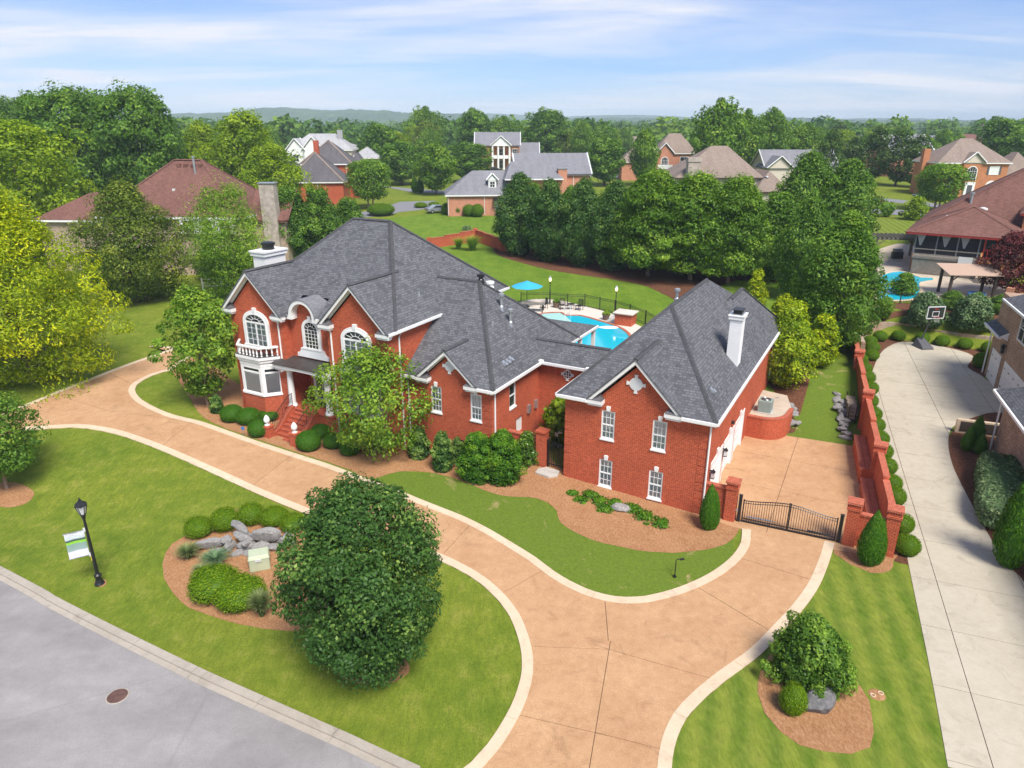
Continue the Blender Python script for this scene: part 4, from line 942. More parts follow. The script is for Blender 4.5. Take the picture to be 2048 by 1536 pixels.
ch = MB().box(-.87,-.25,6.55,7.4,5.2,8.35).build('chimney', 'white_siding', hs)
mb = MB()
for i in range(24): z = 5.35+i*.125; mb.box(-.878,-.242,6.542,7.408,z,z+.018)
mb.build('lap_siding', 'white_siding', ch)
MB().box(-.95,-.17,6.47,7.48,8.28,8.46).box(-.99,-.13,6.43,7.52,8.46,8.50).build('chimney_crown', 'white_paint', ch); MB().box(-.86,-.26,6.58,7.36,8.50,8.54).build('flashing', 'galvanized', ch)
MB().box(-.78,-.34,6.7,7.25,8.54,8.72).box(-.84,-.28,6.62,7.33,8.74,8.78).build('chimney_cap', 'black_iron', ch)
# link between wing and garage
m = MB(FRONT(4.4)); wall_holes(m, -11.1, -7.38, -.5, 4.95, []); m.build('link_wall', 'brick_red', hs)
MB().slab([(0,0)][:0] or [(4.05,5.05),(4.05,4.95),(6.4,4.95),(6.4,5.05),(5.22,6.02)][::-1], 0, 1) if False else None
MB().add([(-12.6,4.05,5.05),(-6.7,4.05,5.05),(-6.7,5.22,6.04),(-12.6,5.22,6.04),(-6.7,6.4,5.05),(-12.6,6.4,5.05)],[(0,1,2,3),(3,2,4,5),(0,5,4,1),(1,4,2),(0,3,5)]).build('link_roof','shingle_charcoal',hs)
caps(hs, [((-12.2,5.22,6.04),(-7.0,5.22,6.04))]); gutter(hs, (-10.8,4.05,5.05), (-7.75,4.05,5.05)); soffit(hs, -11.1,-7.4,4.1,4.4,4.95)
round_vent(FRONT(4.4), -9.25, 4.40, .27, False)
MB().box(-10.9,-10.65,3.85,4.1,4.98,5.16).build('leader_head','white_paint',hs); MB().box(-7.95,-7.72,3.85,4.1,4.98,5.16).build('leader_head','white_paint',hs)
# one-storey wing
WH = [(-14.99+.02,-14.29+.02,3.0,4.55),(-12.42,-11.72,3.0,4.55)]
WW = [(0.98-.35,1.75-.3,3.35,4.6)]
m = MB(FRONT(-1.2)); wall_holes(m, -16.6, -11.1, -.5, 4.9, WH); m.xf = RIGHT(-11.1); wall_holes(m, -1.2, 9.3, -.5, 4.9, [(.75,1.5,3.15,4.62),(1.55,2.35,1.35,2.25)]); m.xf = BACK(9.3); wall_holes(m, 11.1, 16.6, -.5, 4.9, [])
m.build('wing_wall', 'brick_red', hs)
for a,b,c_,d in WH: window(hs, FRONT(-1.2), (a+b)/2, c_, b-a, d-c_)
window(hs, RIGHT(-11.1), 1.125, 3.15, .75, 1.47, 1, 1, False, True)
MB(RIGHT(-11.1)).box(1.55,2.35,.08,.12,1.35,2.25).build('access_door', 'white_paint', hs)
for x in (-15.9,-13.1): MB(FRONT(-1.2)).box(x-.2,x+.2,-.012,.05,1.45,1.68).build('crawl_vent', 'dark_bronze', hs)
quoins(-11.1,-1.2,.2,4.7,-1,1)
for t_ in (3.0,3.9): MB(RIGHT(-11.1)).box(t_-.13,t_+.13,-.14,0,2.15,2.65).build('meter_box', 'galvanized', hs)
for dx in (-.5,-.12): MB(FRONT(-1.0)).box(-10.9+dx,-10.58+dx,-.15,.0,1.1,2.0).build('utility_cabinet','frosted',hs)
RW = ((-19.0,4.05,9.36),(-14.9,4.05,9.36))
wfp = (9.36-5.05)/(4.05+1.55)
MB().add([(-19,-1.55,5.05),(-15.75,-1.55,5.05),(-13.75,-1.55+(6.84-5.05)/wfp,6.84),(-11.75,-1.55,5.05),(-10.8,-1.55,5.05),RW[1],RW[0]],[tuple(range(7))]).add([(-19,-1.55,5.05),(-10.8,-1.55,5.05),(-10.8,9.65,5.05),(-19,9.65,5.05),RW[0],RW[1],(-19,-1.1,4.95),(-10.8,-1.1,4.95),(-10.8,9.65,4.95),(-19,9.65,4.95)],
         [(1,2,5),(2,3,4,5),(1,7,8,2),(2,8,9,3),(9,8,7,6)]).build('wing_roof','shingle_charcoal',hs)
MB().add([(-10.85,8.2,5.045),(-10.85,12.87,5.045),(-19,12.87,5.045),(-19,7.6,6.42),(-12.15,7.9,6.40),(-10.85,8.2,4.94),(-10.85,12.87,4.94),(-19,12.87,4.94)],[(0,1,4),(1,2,3,4),(0,5,6,1),(1,6,7,2),(5,7,6)]).build('patio_roof','shingle_charcoal',hs)
caps(hs, [(RW[0],RW[1]),((-10.8,-1.55,5.05),RW[1]),((-10.8,9.65,5.05),RW[1])])
gutter(hs, (-11.8,-1.55,5.05), (-10.8,-1.55,5.05)); gutter(hs, (-10.8,-1.55,5.05), (-10.8,4.0,5.05)); gutter(hs, (-10.85,8.4,5.045), (-10.85,12.87,5.045)); gutter(hs,(-16.5,-1.55,5.05),(-15.7,-1.55,5.05))
soffit(hs,-16.5,-15.7,-1.5,-1.2,4.95); soffit(hs,-11.8,-10.85,-1.5,-1.2,4.95); soffit(hs,-11.095,-10.85,-1.195,4.3,4.95)
gable(hs, -13.75, 1.75, 2.0, 5.09, 6.87, -1.2, -1.58, .75, 4.9)
round_vent(FRONT(-1.2), -13.68, 5.85, .29)
downspout(hs, [(-10.9,-1.0,4.95),(-11.04,-.95,4.7),(-11.04,-.95,.4)]); downspout(hs, [(-16.45,-1.45,4.95),(-16.45,-1.27,4.6),(-16.45,-1.27,.7)])
for dx in (0,.2): MB().lathe([(.03,0),(.075,-.1),(.09,-.16)],8,(-11.25+dx,-1.3,4.9)).build('flood_lamp','white_paint',hs)
for s_,t_ in ((-10.98,10.2),(-10.98,12.5)): MB().box(s_-.11,s_+.11,t_-.11,t_+.11,1.5,4.95).build('patio_post','white_paint',hs)
# two-storey main block
TA, TM = -2.7, -2.1
m = MB(); m.box(-28.4,-16.55,-1.0,9.7,-.5,7.55); m.build('main_wall', 'brick_red', hs)
MB().box(-28.4,-24.2,TA,-1.002,-.5,7.6).build('left_bay_wall','brick_red',hs); MB().box(-20.75,-16.548,TA,-1.002,-.5,7.6).build('right_bay_wall','brick_red',hs)
MB().box(-24.2,-20.75,TM,-1.004,4.7,7.6).build('centre_wall','brick_red',hs)
quoins(-16.548,TA,.6,7.3,-1,1); quoins(-24.2,TA,2.2,7.3,-1,1); quoins(-28.4,TA,.6,7.3,1,1)
RM = ((-23.85,3.78,12.5),(-21.0,3.78,12.5))
hip(hs, -28.7,-16.25,-2.45,10.0,7.72, RM, notch=[(-26.3,2.43,10.03,-2.0),('box',-22.75,1.0,-1.25,-2.1),(-18.65,2.43,10.03,-2.0)])
caps(hs, [RM,((-16.25,-2.45,7.72),RM[1]),((-16.25,10,7.72),RM[1]),((-28.7,-2.45,7.72),RM[0]),((-28.7,10,7.72),RM[0])], w=.32)
gutter(hs, (-16.25,-3.0,7.72), (-16.25,10.0,7.72)); gutter(hs, (-28.7,10,7.72), (-28.7,-3.0,7.72)); gutter(hs, (-24.0,-2.45,7.72),(-23.8,-2.45,7.72)); gutter(hs,(-16.25,10,7.72),(-28.7,10,7.72))
soffit(hs, -16.55,-16.3,-2.6,9.9,7.62); soffit(hs,-28.65,-28.4,-2.6,9.9,7.62); soffit(hs,-24.2,-23.75,-2.4,-2.1,7.62); soffit(hs,-21.75,-20.75,-2.4,-2.1,7.62); soffit(hs,-28.6,-16.3,9.7,9.95,7.62)
gable(hs, -26.3, 2.1, 2.43, 7.70, 10.13, TA, -3.06, 1.2, 7.58)
gable(hs, -18.65, 2.1, 2.43, 7.70, 10.13, TA, -3.06, 1.2, 7.58)
MB().box(-24.0,-23.75,-2.48,-2.1,7.45,7.7).build('eave_return','white_paint',hs)
# eyebrow arch over the middle window
cx = -22.75; a_out = arch_pts(cx,1.0,7.72,.98,18); a_in = arch_pts(cx,.78,7.72,.76,18)
m = MB()
for i in range(18):
    p,q,r_,s_ = a_in[i],a_in[i+1],a_out[i],a_out[i+1]
    m.quad((p[0],-2.56,p[1]),(r_[0],-2.56,r_[1]),(s_[0],-2.56,s_[1]),(q[0],-2.56,q[1])); m.quad((p[0],-2.1,p[1]),(p[0],-2.56,p[1]),(q[0],-2.56,q[1]),(q[0],-2.1,q[1]))
m.box(cx-1.22,cx-.78,-2.56,-2.1,7.48,7.72); m.box(cx+.78,cx+1.22,-2.56,-2.1,7.48,7.72)
eb = m.build('eyebrow_arch','white_paint',hs)
m = MB(); o2 = arch_pts(cx,1.04,7.72,1.02,18)
for i in range(18): m.quad((o2[i][0],-2.6,o2[i][1]),(o2[i][0],.6,o2[i][1]),(o2[i+1][0],.6,o2[i+1][1]),(o2[i+1][0],-2.6,o2[i+1][1])); m.quad((a_out[i][0],-2.598,a_out[i][1]),(o2[i][0],-2.6,o2[i][1]),(o2[i+1][0],-2.6,o2[i+1][1]),(a_out[i+1][0],-2.598,a_out[i+1][1]))
m.build('barrel_roof','shingle_grey',eb,smooth=True)
MB().slab([(cx+.8,7.5)]+arch_pts(cx,.8,7.72,.78,18)+[(cx-.8,7.5)], TM-.003, TM+.3).build('arch_wall','brick_red',eb)
arch_window(hs, FRONT(TA), -26.27, 5.6, .80, 6.98, .50, .25, 'fan'); arch_window(hs, FRONT(TA), -18.67, 5.6, .80, 6.98, .50, .25, 'fan')
arch_window(hs, FRONT(TM), -22.5, 5.8, .50, 6.88, .48, .20, 'grid', False)
MB(FRONT(TM)).slab([(-23.68,5.20),(-21.32,5.20),(-21.32,5.42),(-21.50,5.45),(-21.60,5.60),(-21.62,5.74),(-23.38,5.74),(-23.40,5.60),(-23.50,5.45),(-23.68,5.42)], -.13, .0).build('window_apron','white_paint',hs)
MB(FRONT(TA)).slab([(-19.95,4.95),(-17.35,4.95),(-17.35,5.2),(-17.55,5.42),(-17.6,5.52),(-19.74,5.52),(-19.78,5.42),(-19.95,5.2)], -.12, .0).build('window_apron','white_paint',hs)
for dx in (-.62,.62): window(hs, FRONT(TA-.27), -18.67+dx, 2.8, 1.1, 2.1, 2, 2, True, False)
MB(FRONT(TA)).box(-19.95,-17.35,-.10,.0,2.55,4.95).build('window_surround','white_paint',hs)
# bay window with balustrade
bay = [(-28.0,TA),(-27.25,-3.5),(-25.5,-3.5),(-24.75,TA)]
bx = [(-28.0,-2.6),(-27.2,-3.5),(-25.55,-3.5),(-24.75,-2.6)]
def bayp(o): return [(-28.0-o,-2.6),(-27.22-o*.6,-3.48-o),(-25.53+o*.6,-3.48-o),(-24.75+o,-2.6)]
bw = MB().prism(bayp(0), -.5, 2.68).build('bay_window', 'brick_red', hs)
MB().prism(bayp(.06), 2.68, 2.80).build('bay_sill','white_paint',bw); m = MB(); m.prism(bayp(.02), 4.55, 4.80); m.prism(bayp(.10), 4.80, 4.98); m.prism(bayp(.18), 4.98, 5.14); m.build('cornice','white_paint',bw)
MB().prism(bayp(.15), 5.14, 5.17).build('bay_roof','porch_metal',bw)
b0 = bayp(0); mc = MB()
for (p,q) in ((b0[0],b0[1]),(b0[1],b0[2]),(b0[2],b0[3])):
    d = (Vector(q)-Vector(p)); ln = d.length; ang = math.atan2(d.y,d.x); F = Matrix.Translation((p[0],p[1],0)) @ Matrix.Rotation(ang,4,'Z')
    m = MB(F); wall_holes(m, 0, ln, 2.8, 4.55, [(.2,ln-.2,2.86,4.08),(.2,ln-.2,4.18,4.36)], .08); pn = m.build('bay_panel','white_paint',bw)
    MB(F).box(.2,ln-.2,.05,.055,4.18,4.36).build('transom_pane','glass_dark',bw)
    MB(F).quad((.2,.05,2.86),(ln-.2,.05,2.86),(ln-.2,.05,4.08),(.2,.05,4.08)).build('pane','glass',bw); s = MB(F)
    for i in range(22): zz = 2.9+i*.053; s.add([(.2,.07,zz-.018),(ln-.2,.07,zz-.018),(ln-.2,.085,zz+.026),(.2,.085,zz+.026)],[(0,1,2,3)])
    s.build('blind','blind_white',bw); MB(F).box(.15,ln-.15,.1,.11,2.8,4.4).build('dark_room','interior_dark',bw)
pr = [(-.025,0),(0,0)]
BAL = [(.055,0),(.055,.05),(.03,.07),(.05,.14),(.058,.20),(.04,.30),(.028,.38),(.05,.43),(.05,.47)]
pts_b = bayp(.02); path = [Vector((*p,5.17)) for p in pts_b]
for a,b in ((0,1),(1,2),(2,3)):
    n = max(2, round((path[b]-path[a]).length/.30))
    for i in range(n):
        p = path[a].lerp(path[b], (i+.5)/n); MB().lathe(BAL, 8, (p.x,p.y,5.17)).build('baluster','white_paint',bw,smooth=False)
m = MB()
for a,b in ((0,1),(1,2),(2,3)):
    d = path[b]-path[a]; F = Matrix.Translation((path[a].x,path[a].y,0)) @ Matrix.Rotation(math.atan2(d.y,d.x),4,'Z'); m.xf = F; m.box(-.05,d.length+.05,-.07,.07,5.64,5.76+.003*a)
m.build('balustrade_rail','white_paint',bw,bevel=.02)
# entrance porch
po = MB().box(-24.45,-20.75,-2.95,-1.0,-.5,2.06).build('porch','brick_red',hs)
MB().box(-24.5,-20.7,-3.0,-1.005,2.06,2.10).build('porch_floor','tile_red',po)
MB().slab([(-24.72,4.62),(-24.72,4.45),(-24.3,4.45)]+[(-22.6+1.7*math.cos(math.pi*i/12),4.30+.28*math.sin(math.pi*i/12)) for i in range(12,-1,-1)]+[(-20.6,4.45),(-20.6,4.62)], -3.12, -2.92).build('porch_arch','white_paint',po)
MB().box(-24.80,-20.72,-3.22,-2.705,4.62,4.86).box(-24.2,-20.752,-2.705,-2.105,4.6,4.86).build('entablature','white_paint',po)
MB().add([(-24.86,-3.28,4.86),(-20.70,-3.28,4.86),(-20.70,-2.1,5.10),(-24.86,-2.7,5.0),(-24.2,-2.1,5.10),(-24.2,-2.7,5.02)],[(0,1,2,4,5,3)]).build('porch_roof','porch_metal',po)
MB().box(-24.88,-20.68,-3.30,-3.22,4.82,4.875).build('drip_edge','porch_metal',po)
COL = [(.27,0),(.27,.10),(.24,.11),(.25,.18),(.20,.22),(.20,.26),(.19,1.2),(.165,2.2),(.17,2.24),(.21,2.27),(.21,2.36)]
for x in (-24.02,-21.12): MB().lathe(COL, 20, (x,-2.72,2.10)).build('column','white_paint',po,smooth=True)
F = FRONT(-1.0)
dd = MB(F).box(-23.75,-21.2,-.12,.0,2.1,2.2).box(-23.75,-23.55,-.14,.0,2.1,4.6).box(-21.4,-21.2,-.14,.0,2.1,4.6).box(-23.1,-22.95,-.13,.0,2.1,4.6).box(-22.0,-21.85,-.13,.0,2.1,4.6).box(-23.75,-21.2,-.13,.0,4.25,4.6).build('front_door_frame','white_paint',po)
MB(F).box(-23.55,-23.1,-.04,-.005,2.15,4.25).box(-21.85,-21.4,-.04,-.005,2.15,4.25).build('sidelight','glass_dark',dd); MB(F).box(-22.95,-22.0,-.06,-.005,2.15,4.25).build('front_door','interior_dark',dd)
MB().box(-23.0,-21.9,-2.0,-1.3,2.102,2.115).build('door_mat','rubber_mat',po)
# steps
st_ = MB(); zg = .90
for i in range(7):
    z1 = 2.10-(i+1)*.166+.0; y1 = -2.95-i*.27; st_.box(-23.62,-22.05,y1-.27,y1+.02,.3,z1)
sp = st_.build('front_steps','brick_red',po)
for i in range(7): MB().box(-23.62,-22.05,-2.95-i*.27-.29,-2.95-i*.27+.0,2.10-(i+1)*.166,2.10-(i+1)*.166+.03).build('tread','tile_red',sp)
def scurve(u): return sm(u)
for x0,x1 in ((-23.92,-23.62),(-22.05,-21.75)):
    n = 12; top = [(-2.97-1.75*i/n, 2.22-1.05*float(scurve(i/n))) for i in range(n+1)]
    F = Matrix.Translation((x0,0,0)) @ Matrix.Rotation(R(90),4,'Z')
    poly = [(p[0],p[1]) for p in reversed(top)] + [(top[0][0],.3),(top[-1][0],.3)]
    # slab works in xz: here x is the plot's t axis
    m = MB(Matrix.Translation((x1,0,0)) @ Matrix.Rotation(R(90),4,'Z')); m.slab([(top[-1][0],.3),(top[0][0],.3)]+[(p[0],p[1]) for p in top], 0, x1-x0); ck = m.build('cheek_wall','brick_red',sp)
    m = MB()
    for i in range(n):
        a,b = top[i],top[i+1]; m.add([(x0-.02,a[0],a[1]+.003),(x1+.02,a[0],a[1]+.003),(x1+.02,b[0],b[1]+.003),(x0-.02,b[0],b[1]+.003),(x0-.02,a[0],a[1]+.06),(x1+.02,a[0],a[1]+.06),(x1+.02,b[0],b[1]+.06),(x0-.02,b[0],b[1]+.06)],[(4,7,6,5),(0,1,5,4),(1,2,6,5),(2,3,7,6),(3,0,4,7)])
    m.build('cheek_cap','tile_red',ck)
    xm = (x0+x1)/2; rl = [(xm,-2.95,3.05),(xm,-3.3,2.98),(xm,-4.75,1.98)]
    rail = MB().tube(rl,.022,6).build('handrail','black_iron',sp)
    for i in range(15):
        u = (i+.3)/15; y = -2.97-1.75*u; z0 = 2.28-1.05*float(scurve(u)); zt = 3.03-(.07*min(1,u*5))-max(0,(-y-3.3))*.69
        MB().tube([(xm,y,z0),(xm,y,zt)],.010 if i%7 else .02,5).build('picket','black_iron',rail)
for x in (-23.92,-21.78):
    pd = MB().box(x-.24,x+.24,-5.15,-4.70,.3,1.62).box(x-.28,x+.28,-5.19,-4.66,1.62,1.72).build('pedestal','brick_red',sp)
    MB().lathe([(.16,0),(.16,.05),(.07,.09),(.07,.13),(.15,.20),(.18,.30),(.165,.42),(.10,.54),(.03,.62),(.0001,.64)],14,(x,-4.925,1.72)).build('pineapple_finial','white_paint',pd,smooth=True)
# downspouts of the main block
for pts in ([(-24.5,-2.95,7.5),(-24.45,-2.76,7.2),(-24.45,-2.76,5.05)],[(-20.45,-2.95,7.5),(-20.45,-2.76,7.2),(-20.45,-2.76,.9)],[(-16.35,-1.8,7.5),(-16.49,-1.8,7.2),(-16.49,-1.8,.7)],[(-17.2,-2.76,4.9),(-17.2,-2.76,.8)]): downspout(hs, pts)
# chimney on the left flank
c2 = MB().box(-29.4,-28.35,.4,2.1,.5,10.35).build('chimney','white_siding',hs)
MB().box(-29.5,-28.25,.3,2.2,10.2,10.42).box(-29.56,-28.19,.24,2.26,10.42,10.52).build('chimney_crown','white_paint',c2); MB().lathe([(.36,0),(.36,.3),(.44,.3),(.44,.42),(.30,.48)],14,(-28.87,1.25,10.52)).build('chimney_cap','black_iron',c2)
MB().box(-31.4,-28.4,1.5,8.5,-.5,4.6).build('side_wing_wall','brick_red',hs); hip(hs,-31.8,-27.5,1.1,8.9,4.75,((-29.7,3.2,6.7),(-29.7,6.8,6.7)),name='side_wing_roof')
# roof pipes and vents
def pipe(x,y,z,h,r=.09,cap=True,mat='galvanized'):
    o = MB().lathe([(r*2.2,-.25),(r*1.5,.12),(r,.2),(r,h)]+([(r*1.9,h),(r*1.9,h+.14),(.02,h+.2)] if cap else [(.01,h+.01)]),10,(x,y,z)).build('roof_pipe',mat,hs); return o
pipe(-13.48,4.13,7.86,.75); pipe(-12.74,3.88,7.08,.75); pipe(-13.02,2.27,7.38,.2,.04,False); pipe(-17.3,1.3,8.77,.25,.04,False); pipe(-14.9,4.2,9.3,.3,.12,True,'black_iron'); pipe(-16.6,8.17,8.0,.25,.15,True,'white_paint'); pipe(-4.3,8.3,8.5,.55,.09)
for x,y,z in ((-11.48,.83,5.77),(-11.48,1.23,5.76),(-11.51,1.62,5.79),(-.46,1.76,5.89)):
    MB(Matrix.Translation((x,y,z)) @ Matrix.Rotation(R(46),4,'Y')).box(-.16,.16,-.12,.12,-.04,.05).box(.0,.17,-.11,.11,.05,.12).build('roof_vent','galvanized',hs)
for nm in ('wing_ridge_vent',): pass
# ------------------------------------------------------------------ plot walls, gates, yard objects
def st(s, t, z=0.0): x, y = to_xy(s, t); return (x, y, z)
def wline(t, o=0.0): return 8.12+o-.133*(t-.7)
# boundary wall
bw_ = thing('boundary_wall', 'long stepped red brick boundary wall between the court and the pale concrete drive', 'brick wall', (OX,OY,0), ANG)
tops = [(.7,4.1,1.92),(4.1,7.2,2.10),(7.2,10.9,2.14),(10.9,14.6,2.30),(14.6,18.4,2.44),(18.4,22.2,2.60),(22.2,26.6,2.74),(26.6,31.0,2.90)]
for a,b,h in tops:
    d = math.atan2(1,-.133); ln = (b-a)*math.hypot(1,.133); F = Matrix.Translation((wline(a),a,0)) @ Matrix.Rotation(d,4,'Z')
    pn = MB(F).box(.0,ln,-.11,.11,-.5,h).build('wall_panel','brick_red',bw_); MB(F).box(.0,ln,-.15,.15,h,h+.09).build('coping','brick_cap',pn)
for t_,h in ((.7,2.24),(7.2,2.44),(14.6,2.70),(22.2,3.0)):
    x = wline(t_); q = MB().box(x-.27,x+.27,t_-.27,t_+.27,-.5,h).box(x-.31,x+.31,t_-.31,t_+.31,h-.32,h-.2).build('pier','brick_red',bw_); MB().box(x-.33,x+.33,t_-.33,t_+.33,h,h+.11).build('pier_cap','brick_cap',q)
for a,b,h in ((1.1,6.7,.62),(7.3,11.9,.85)):
    F = Matrix.Translation((wline(a)-.14,a,0)) @ Matrix.Rotation(math.atan2(1,-.133),4,'Z'); ln = (b-a)*1.009
    lg = MB(F).box(0,ln,.0,.55,-.3,h).build('bench_ledge','brick_red',bw_); MB(F).box(-.02,ln+.02,.0,.30,h,h+.06).box(-.02,ln+.02,.312,.60,h,h+.061).build('ledge_cap','brick_cap',lg)
F = Matrix.Translation((6.55,.72,0)); MB().box(6.8,7.9,.62,.82,-.4,1.62).build('wall_panel','brick_red',bw_); MB().box(6.8,7.9,.58,.86,1.62,1.72).build('coping','brick_cap',bw_)
q = MB().box(6.28,6.80,.46,.98,-.4,2.16).box(6.24,6.84,.42,1.02,1.86,1.98).build('pier','brick_red',bw_); MB().box(6.22,6.86,.40,1.04,2.16,2.27).build('pier_cap','brick_cap',q)
gw_ = thing('gate_wall', 'short red brick wall and pier joining the garage corner to the iron gate', 'brick wall', (OX,OY,0), ANG)
MB().box(.02,1.05,.2,.42,-.4,1.62).build('wall_panel','brick_red',gw_); MB().box(.02,1.05,.16,.46,1.62,1.72).build('coping','brick_cap',gw_)
q = MB().box(1.05,1.56,.05,.56,-.4,2.04).box(1.01,1.60,.01,.60,1.74,1.86).build('pier','brick_red',gw_); MB().box(.99,1.62,-.01,.62,2.04,2.15).build('pier_cap','brick_cap',q)
# driveway gate
gl = Vector((1.72,.30)); gr = Vector((6.12,.62)); d = (gr-gl); ln = d.length
gx, gy = to_xy(gl.x, gl.y)
dg = thing('driveway_gate', 'black wrought iron double driveway gate with arched top rails between brick piers', 'gate', (gx,gy,.0), ANG+math.atan2(d.y,d.x))
for x in (.0,ln): MB().box(x-.075,x+.075,-.075,.075,-.2,1.42).box(x-.085,x+.085,-.085,.085,1.42,1.46).build('gate_post','black_iron',dg)
half = ln/2
def ztop(x): u = abs(x-half)/(half-.15); return 1.46-.26*float(sm(u))
pk = None
for sg in (-1,1):
    x0, x1 = (.16,half-.03) if sg < 0 else (half+.03,ln-.16)
    fr = MB(); n = 14; xs = [x0+(x1-x0)*i/n for i in range(n+1)]
    fr.tube([(x,0,ztop(x)) for x in xs],.026,4); MB().tube([(x,0,ztop(x)-.13) for x in xs],.02,4).build('second_rail','black_iron',dg)
    leaf = MB().box(x0-.028,x0+.028,-.028,.028,.06,ztop(x0)+.06).box(x1-.028,x1+.028,-.028,.028,.06,ztop(x1)+.06).box(x0,x1,-.03,.03,.06,.13).build('gate_leaf','black_iron',dg)
    fr.build('top_rail','black_iron',leaf); MB().box(x0,x1,-.022,.022,.22,.26).build('bottom_rail','black_iron',leaf)
    np_ = 19
    for i in range(1,np_):
        x = x0+(x1-x0)*i/np_; MB().box(x-.011,x+.011,-.011,.011,.1,ztop(x)).build('picket','black_iron',leaf)
MB().tube([(.35,.12,.30),(1.5,.16,.30)],.035,8).build('gate_opener','galvanized',dg); MB().tube([(ln-1.35,-.10,.36),(ln-.35,-.14,.36)],.04,8).build('gate_opener','plastic_black',dg)
MB().box(-.16,-.06,-.12,-.06,.62,.70).build('latch_box','galvanized',dg)
# side garden wall and small gate
sw = thing('side_garden_wall', 'low red brick wall with a square pier beside the hydrangea', 'brick wall', (OX,OY,0), ANG)
MB().box(-11.05,-9.15,.42,.64,.0,1.95).build('wall_panel','brick_red',sw); MB().box(-11.05,-9.15,.38,.68,1.95,2.04).build('coping','brick_cap',sw)
q = MB().box(-9.2,-8.66,.26,.80,.0,2.38).build('pier','brick_red',sw); MB().box(-9.25,-8.61,.21,.85,2.38,2.48).build('pier_cap','brick_red',q)
gx, gy = to_xy(-8.60,.50); sg_ = thing('garden_gate', 'narrow black iron garden gate between brick pier and garage corner', 'gate', (gx,gy,.42), ANG)
MB().box(0,.08,-.04,.04,-.3,1.6).build('gate_post','black_iron',sg_); MB().box(1.1,1.18,-.04,.04,-.3,1.5).build('gate_post','black_iron',sg_); fr = MB()
fr.tube([(.1+.98*i/10,0,1.30+.14*math.sin(math.pi*i/10)) for i in range(11)],.022,5); fr.tube([(.1+.98*i/10,0,1.18+.14*math.sin(math.pi*i/10)) for i in range(11)],.018,5); fr.box(.1,1.08,-.02,.02,.12,.17); fr.build('rails','black_iron',sg_)
for i in range(9): x = .14+i*.112; MB().box(x-.010,x+.010,-.01,.01,.02,1.3).build('picket','black_iron',sg_)
MB(Matrix.Translation((-.1,-.7,.0))).prism([(-.1,-.4),(.75,-.5),(1.1,-.1),(1.0,.35),(.2,.45),(-.15,.1)],-.1,.06).build('threshold_stone','stone_step',sg_,bevel=.02)
# raised bed with curved retaining wall and condenser
rw = thing('curved_retaining_wall', 'curved red brick retaining wall with bullnose cap at the end of the court', 'retaining wall', (OX,OY,0), ANG)
arc = [(.0,10.55)] + [(.9+1.35*math.sin(u*1.45), 12.1-1.6*math.cos(u*1.45)) for u in np.linspace(0,1.02,9)] + [(2.32,13.0)]
m = MB(); mc = MB()
for i in range(len(arc)-1):
    p, q = Vector(arc[i]), Vector(arc[i+1]); n = Vector((-(q-p).y,(q-p).x)).normalized()*.22
    for mm, z0, z1, e in ((m,-.4,1.34,0),(mc,1.34,1.44,.03)):
        a = [p-n.normalized()*e, q-n.normalized()*e, q+n, p+n]; mm.add([(v.x,v.y,z0) for v in a]+[(v.x,v.y,z1) for v in a],[(4,5,6,7),(0,1,5,4),(1,2,6,5),(2,3,7,6),(3,0,4,7)])
m.build('wall_face','brick_red',rw); mc.build('wall_cap','brick_cap',rw)
MB().prism([(.02,10.7),(.9,10.62),(1.7,10.95),(2.15,11.7),(2.2,13.2),(1.6,15.5),(.02,15.8)],.2,1.30).build('raised_soil','nb_paving',rw)
ax, ay = to_xy(.78,12.0); ac = thing('air_conditioner', 'grey green air conditioning condenser on the raised bed behind the garage', 'air conditioner', (ax,ay,1.30), ANG)
MB().box(-.5,.5,-.5,.5,0,.06).build('pad','stone_step',ac); bd = MB().box(-.39,.39,-.39,.39,.06,.80).build('cabinet','ac_green',ac,bevel=.02)
g = MB()
for i in range(9):
    x = -.34+i*.085; g.box(x-.014,x+.014,-.402,-.388,.12,.72); g.box(x-.014,x+.014,.388,.402,.12,.72); g.box(-.402,-.388,x-.014,x+.014,.12,.72); g.box(.388,.402,x-.014,x+.014,.12,.72)
g.build('louvre_bars','ac_green',bd); MB().lathe([(.31,.0),(.31,.012),(.05,.02),(.0001,.02)],20,(0,0,.80)).build('fan_grille','dark_bronze',bd)
for r_ in (.12,.2,.28): MB().tube([(r_*math.cos(6.2832*i/20),r_*math.sin(6.2832*i/20),.828) for i in range(21)],.008,4,False).build('grille_ring','galvanized',bd)
# boulders
def rock(seed, sx, sy, sz, rough=.22, sub=2):
    bm = bmesh.new(); bmesh.ops.create_icosphere(bm, subdivisions=sub, radius=1); r_ = random.Random(seed)
    ax_ = [Vector((r_.uniform(-1,1),r_.uniform(-1,1),r_.uniform(-1,1))).normalized() for _ in range(9)]; cut = [r_.uniform(.55,.9) for _ in ax_]
    for v in bm.verts:
        for a,c_ in zip(ax_,cut):
            k = v.co.dot(a)
            if k > c_: v.co -= a*(k-c_)
        v.co += v.normal*r_.uniform(-.05,.05)*rough*4
        v.co = Vector((v.co.x*sx, v.co.y*sy, v.co.z*sz))
    me = bpy.data.meshes.new('rock'); bm.to_mesh(me); bm.free(); me.materials.append(MT['boulder']); return me
RK = [rock(i, 1, .62+.3*(i%3)/2, .55+.25*(i%2)) for i in range(6)]
def put_rock(parent, name, i, loc, size, rz, mat=None, tilt=0.0):
    o = bpy.data.objects.new(name, RK[i%6]); C.objects.link(o); o.location = loc; o.scale = size if isinstance(size,tuple) else (size,)*3; o.rotation_euler = (tilt,tilt*.6,rz); o.parent = parent; return o
x, y, z = K['pts']['boulder']
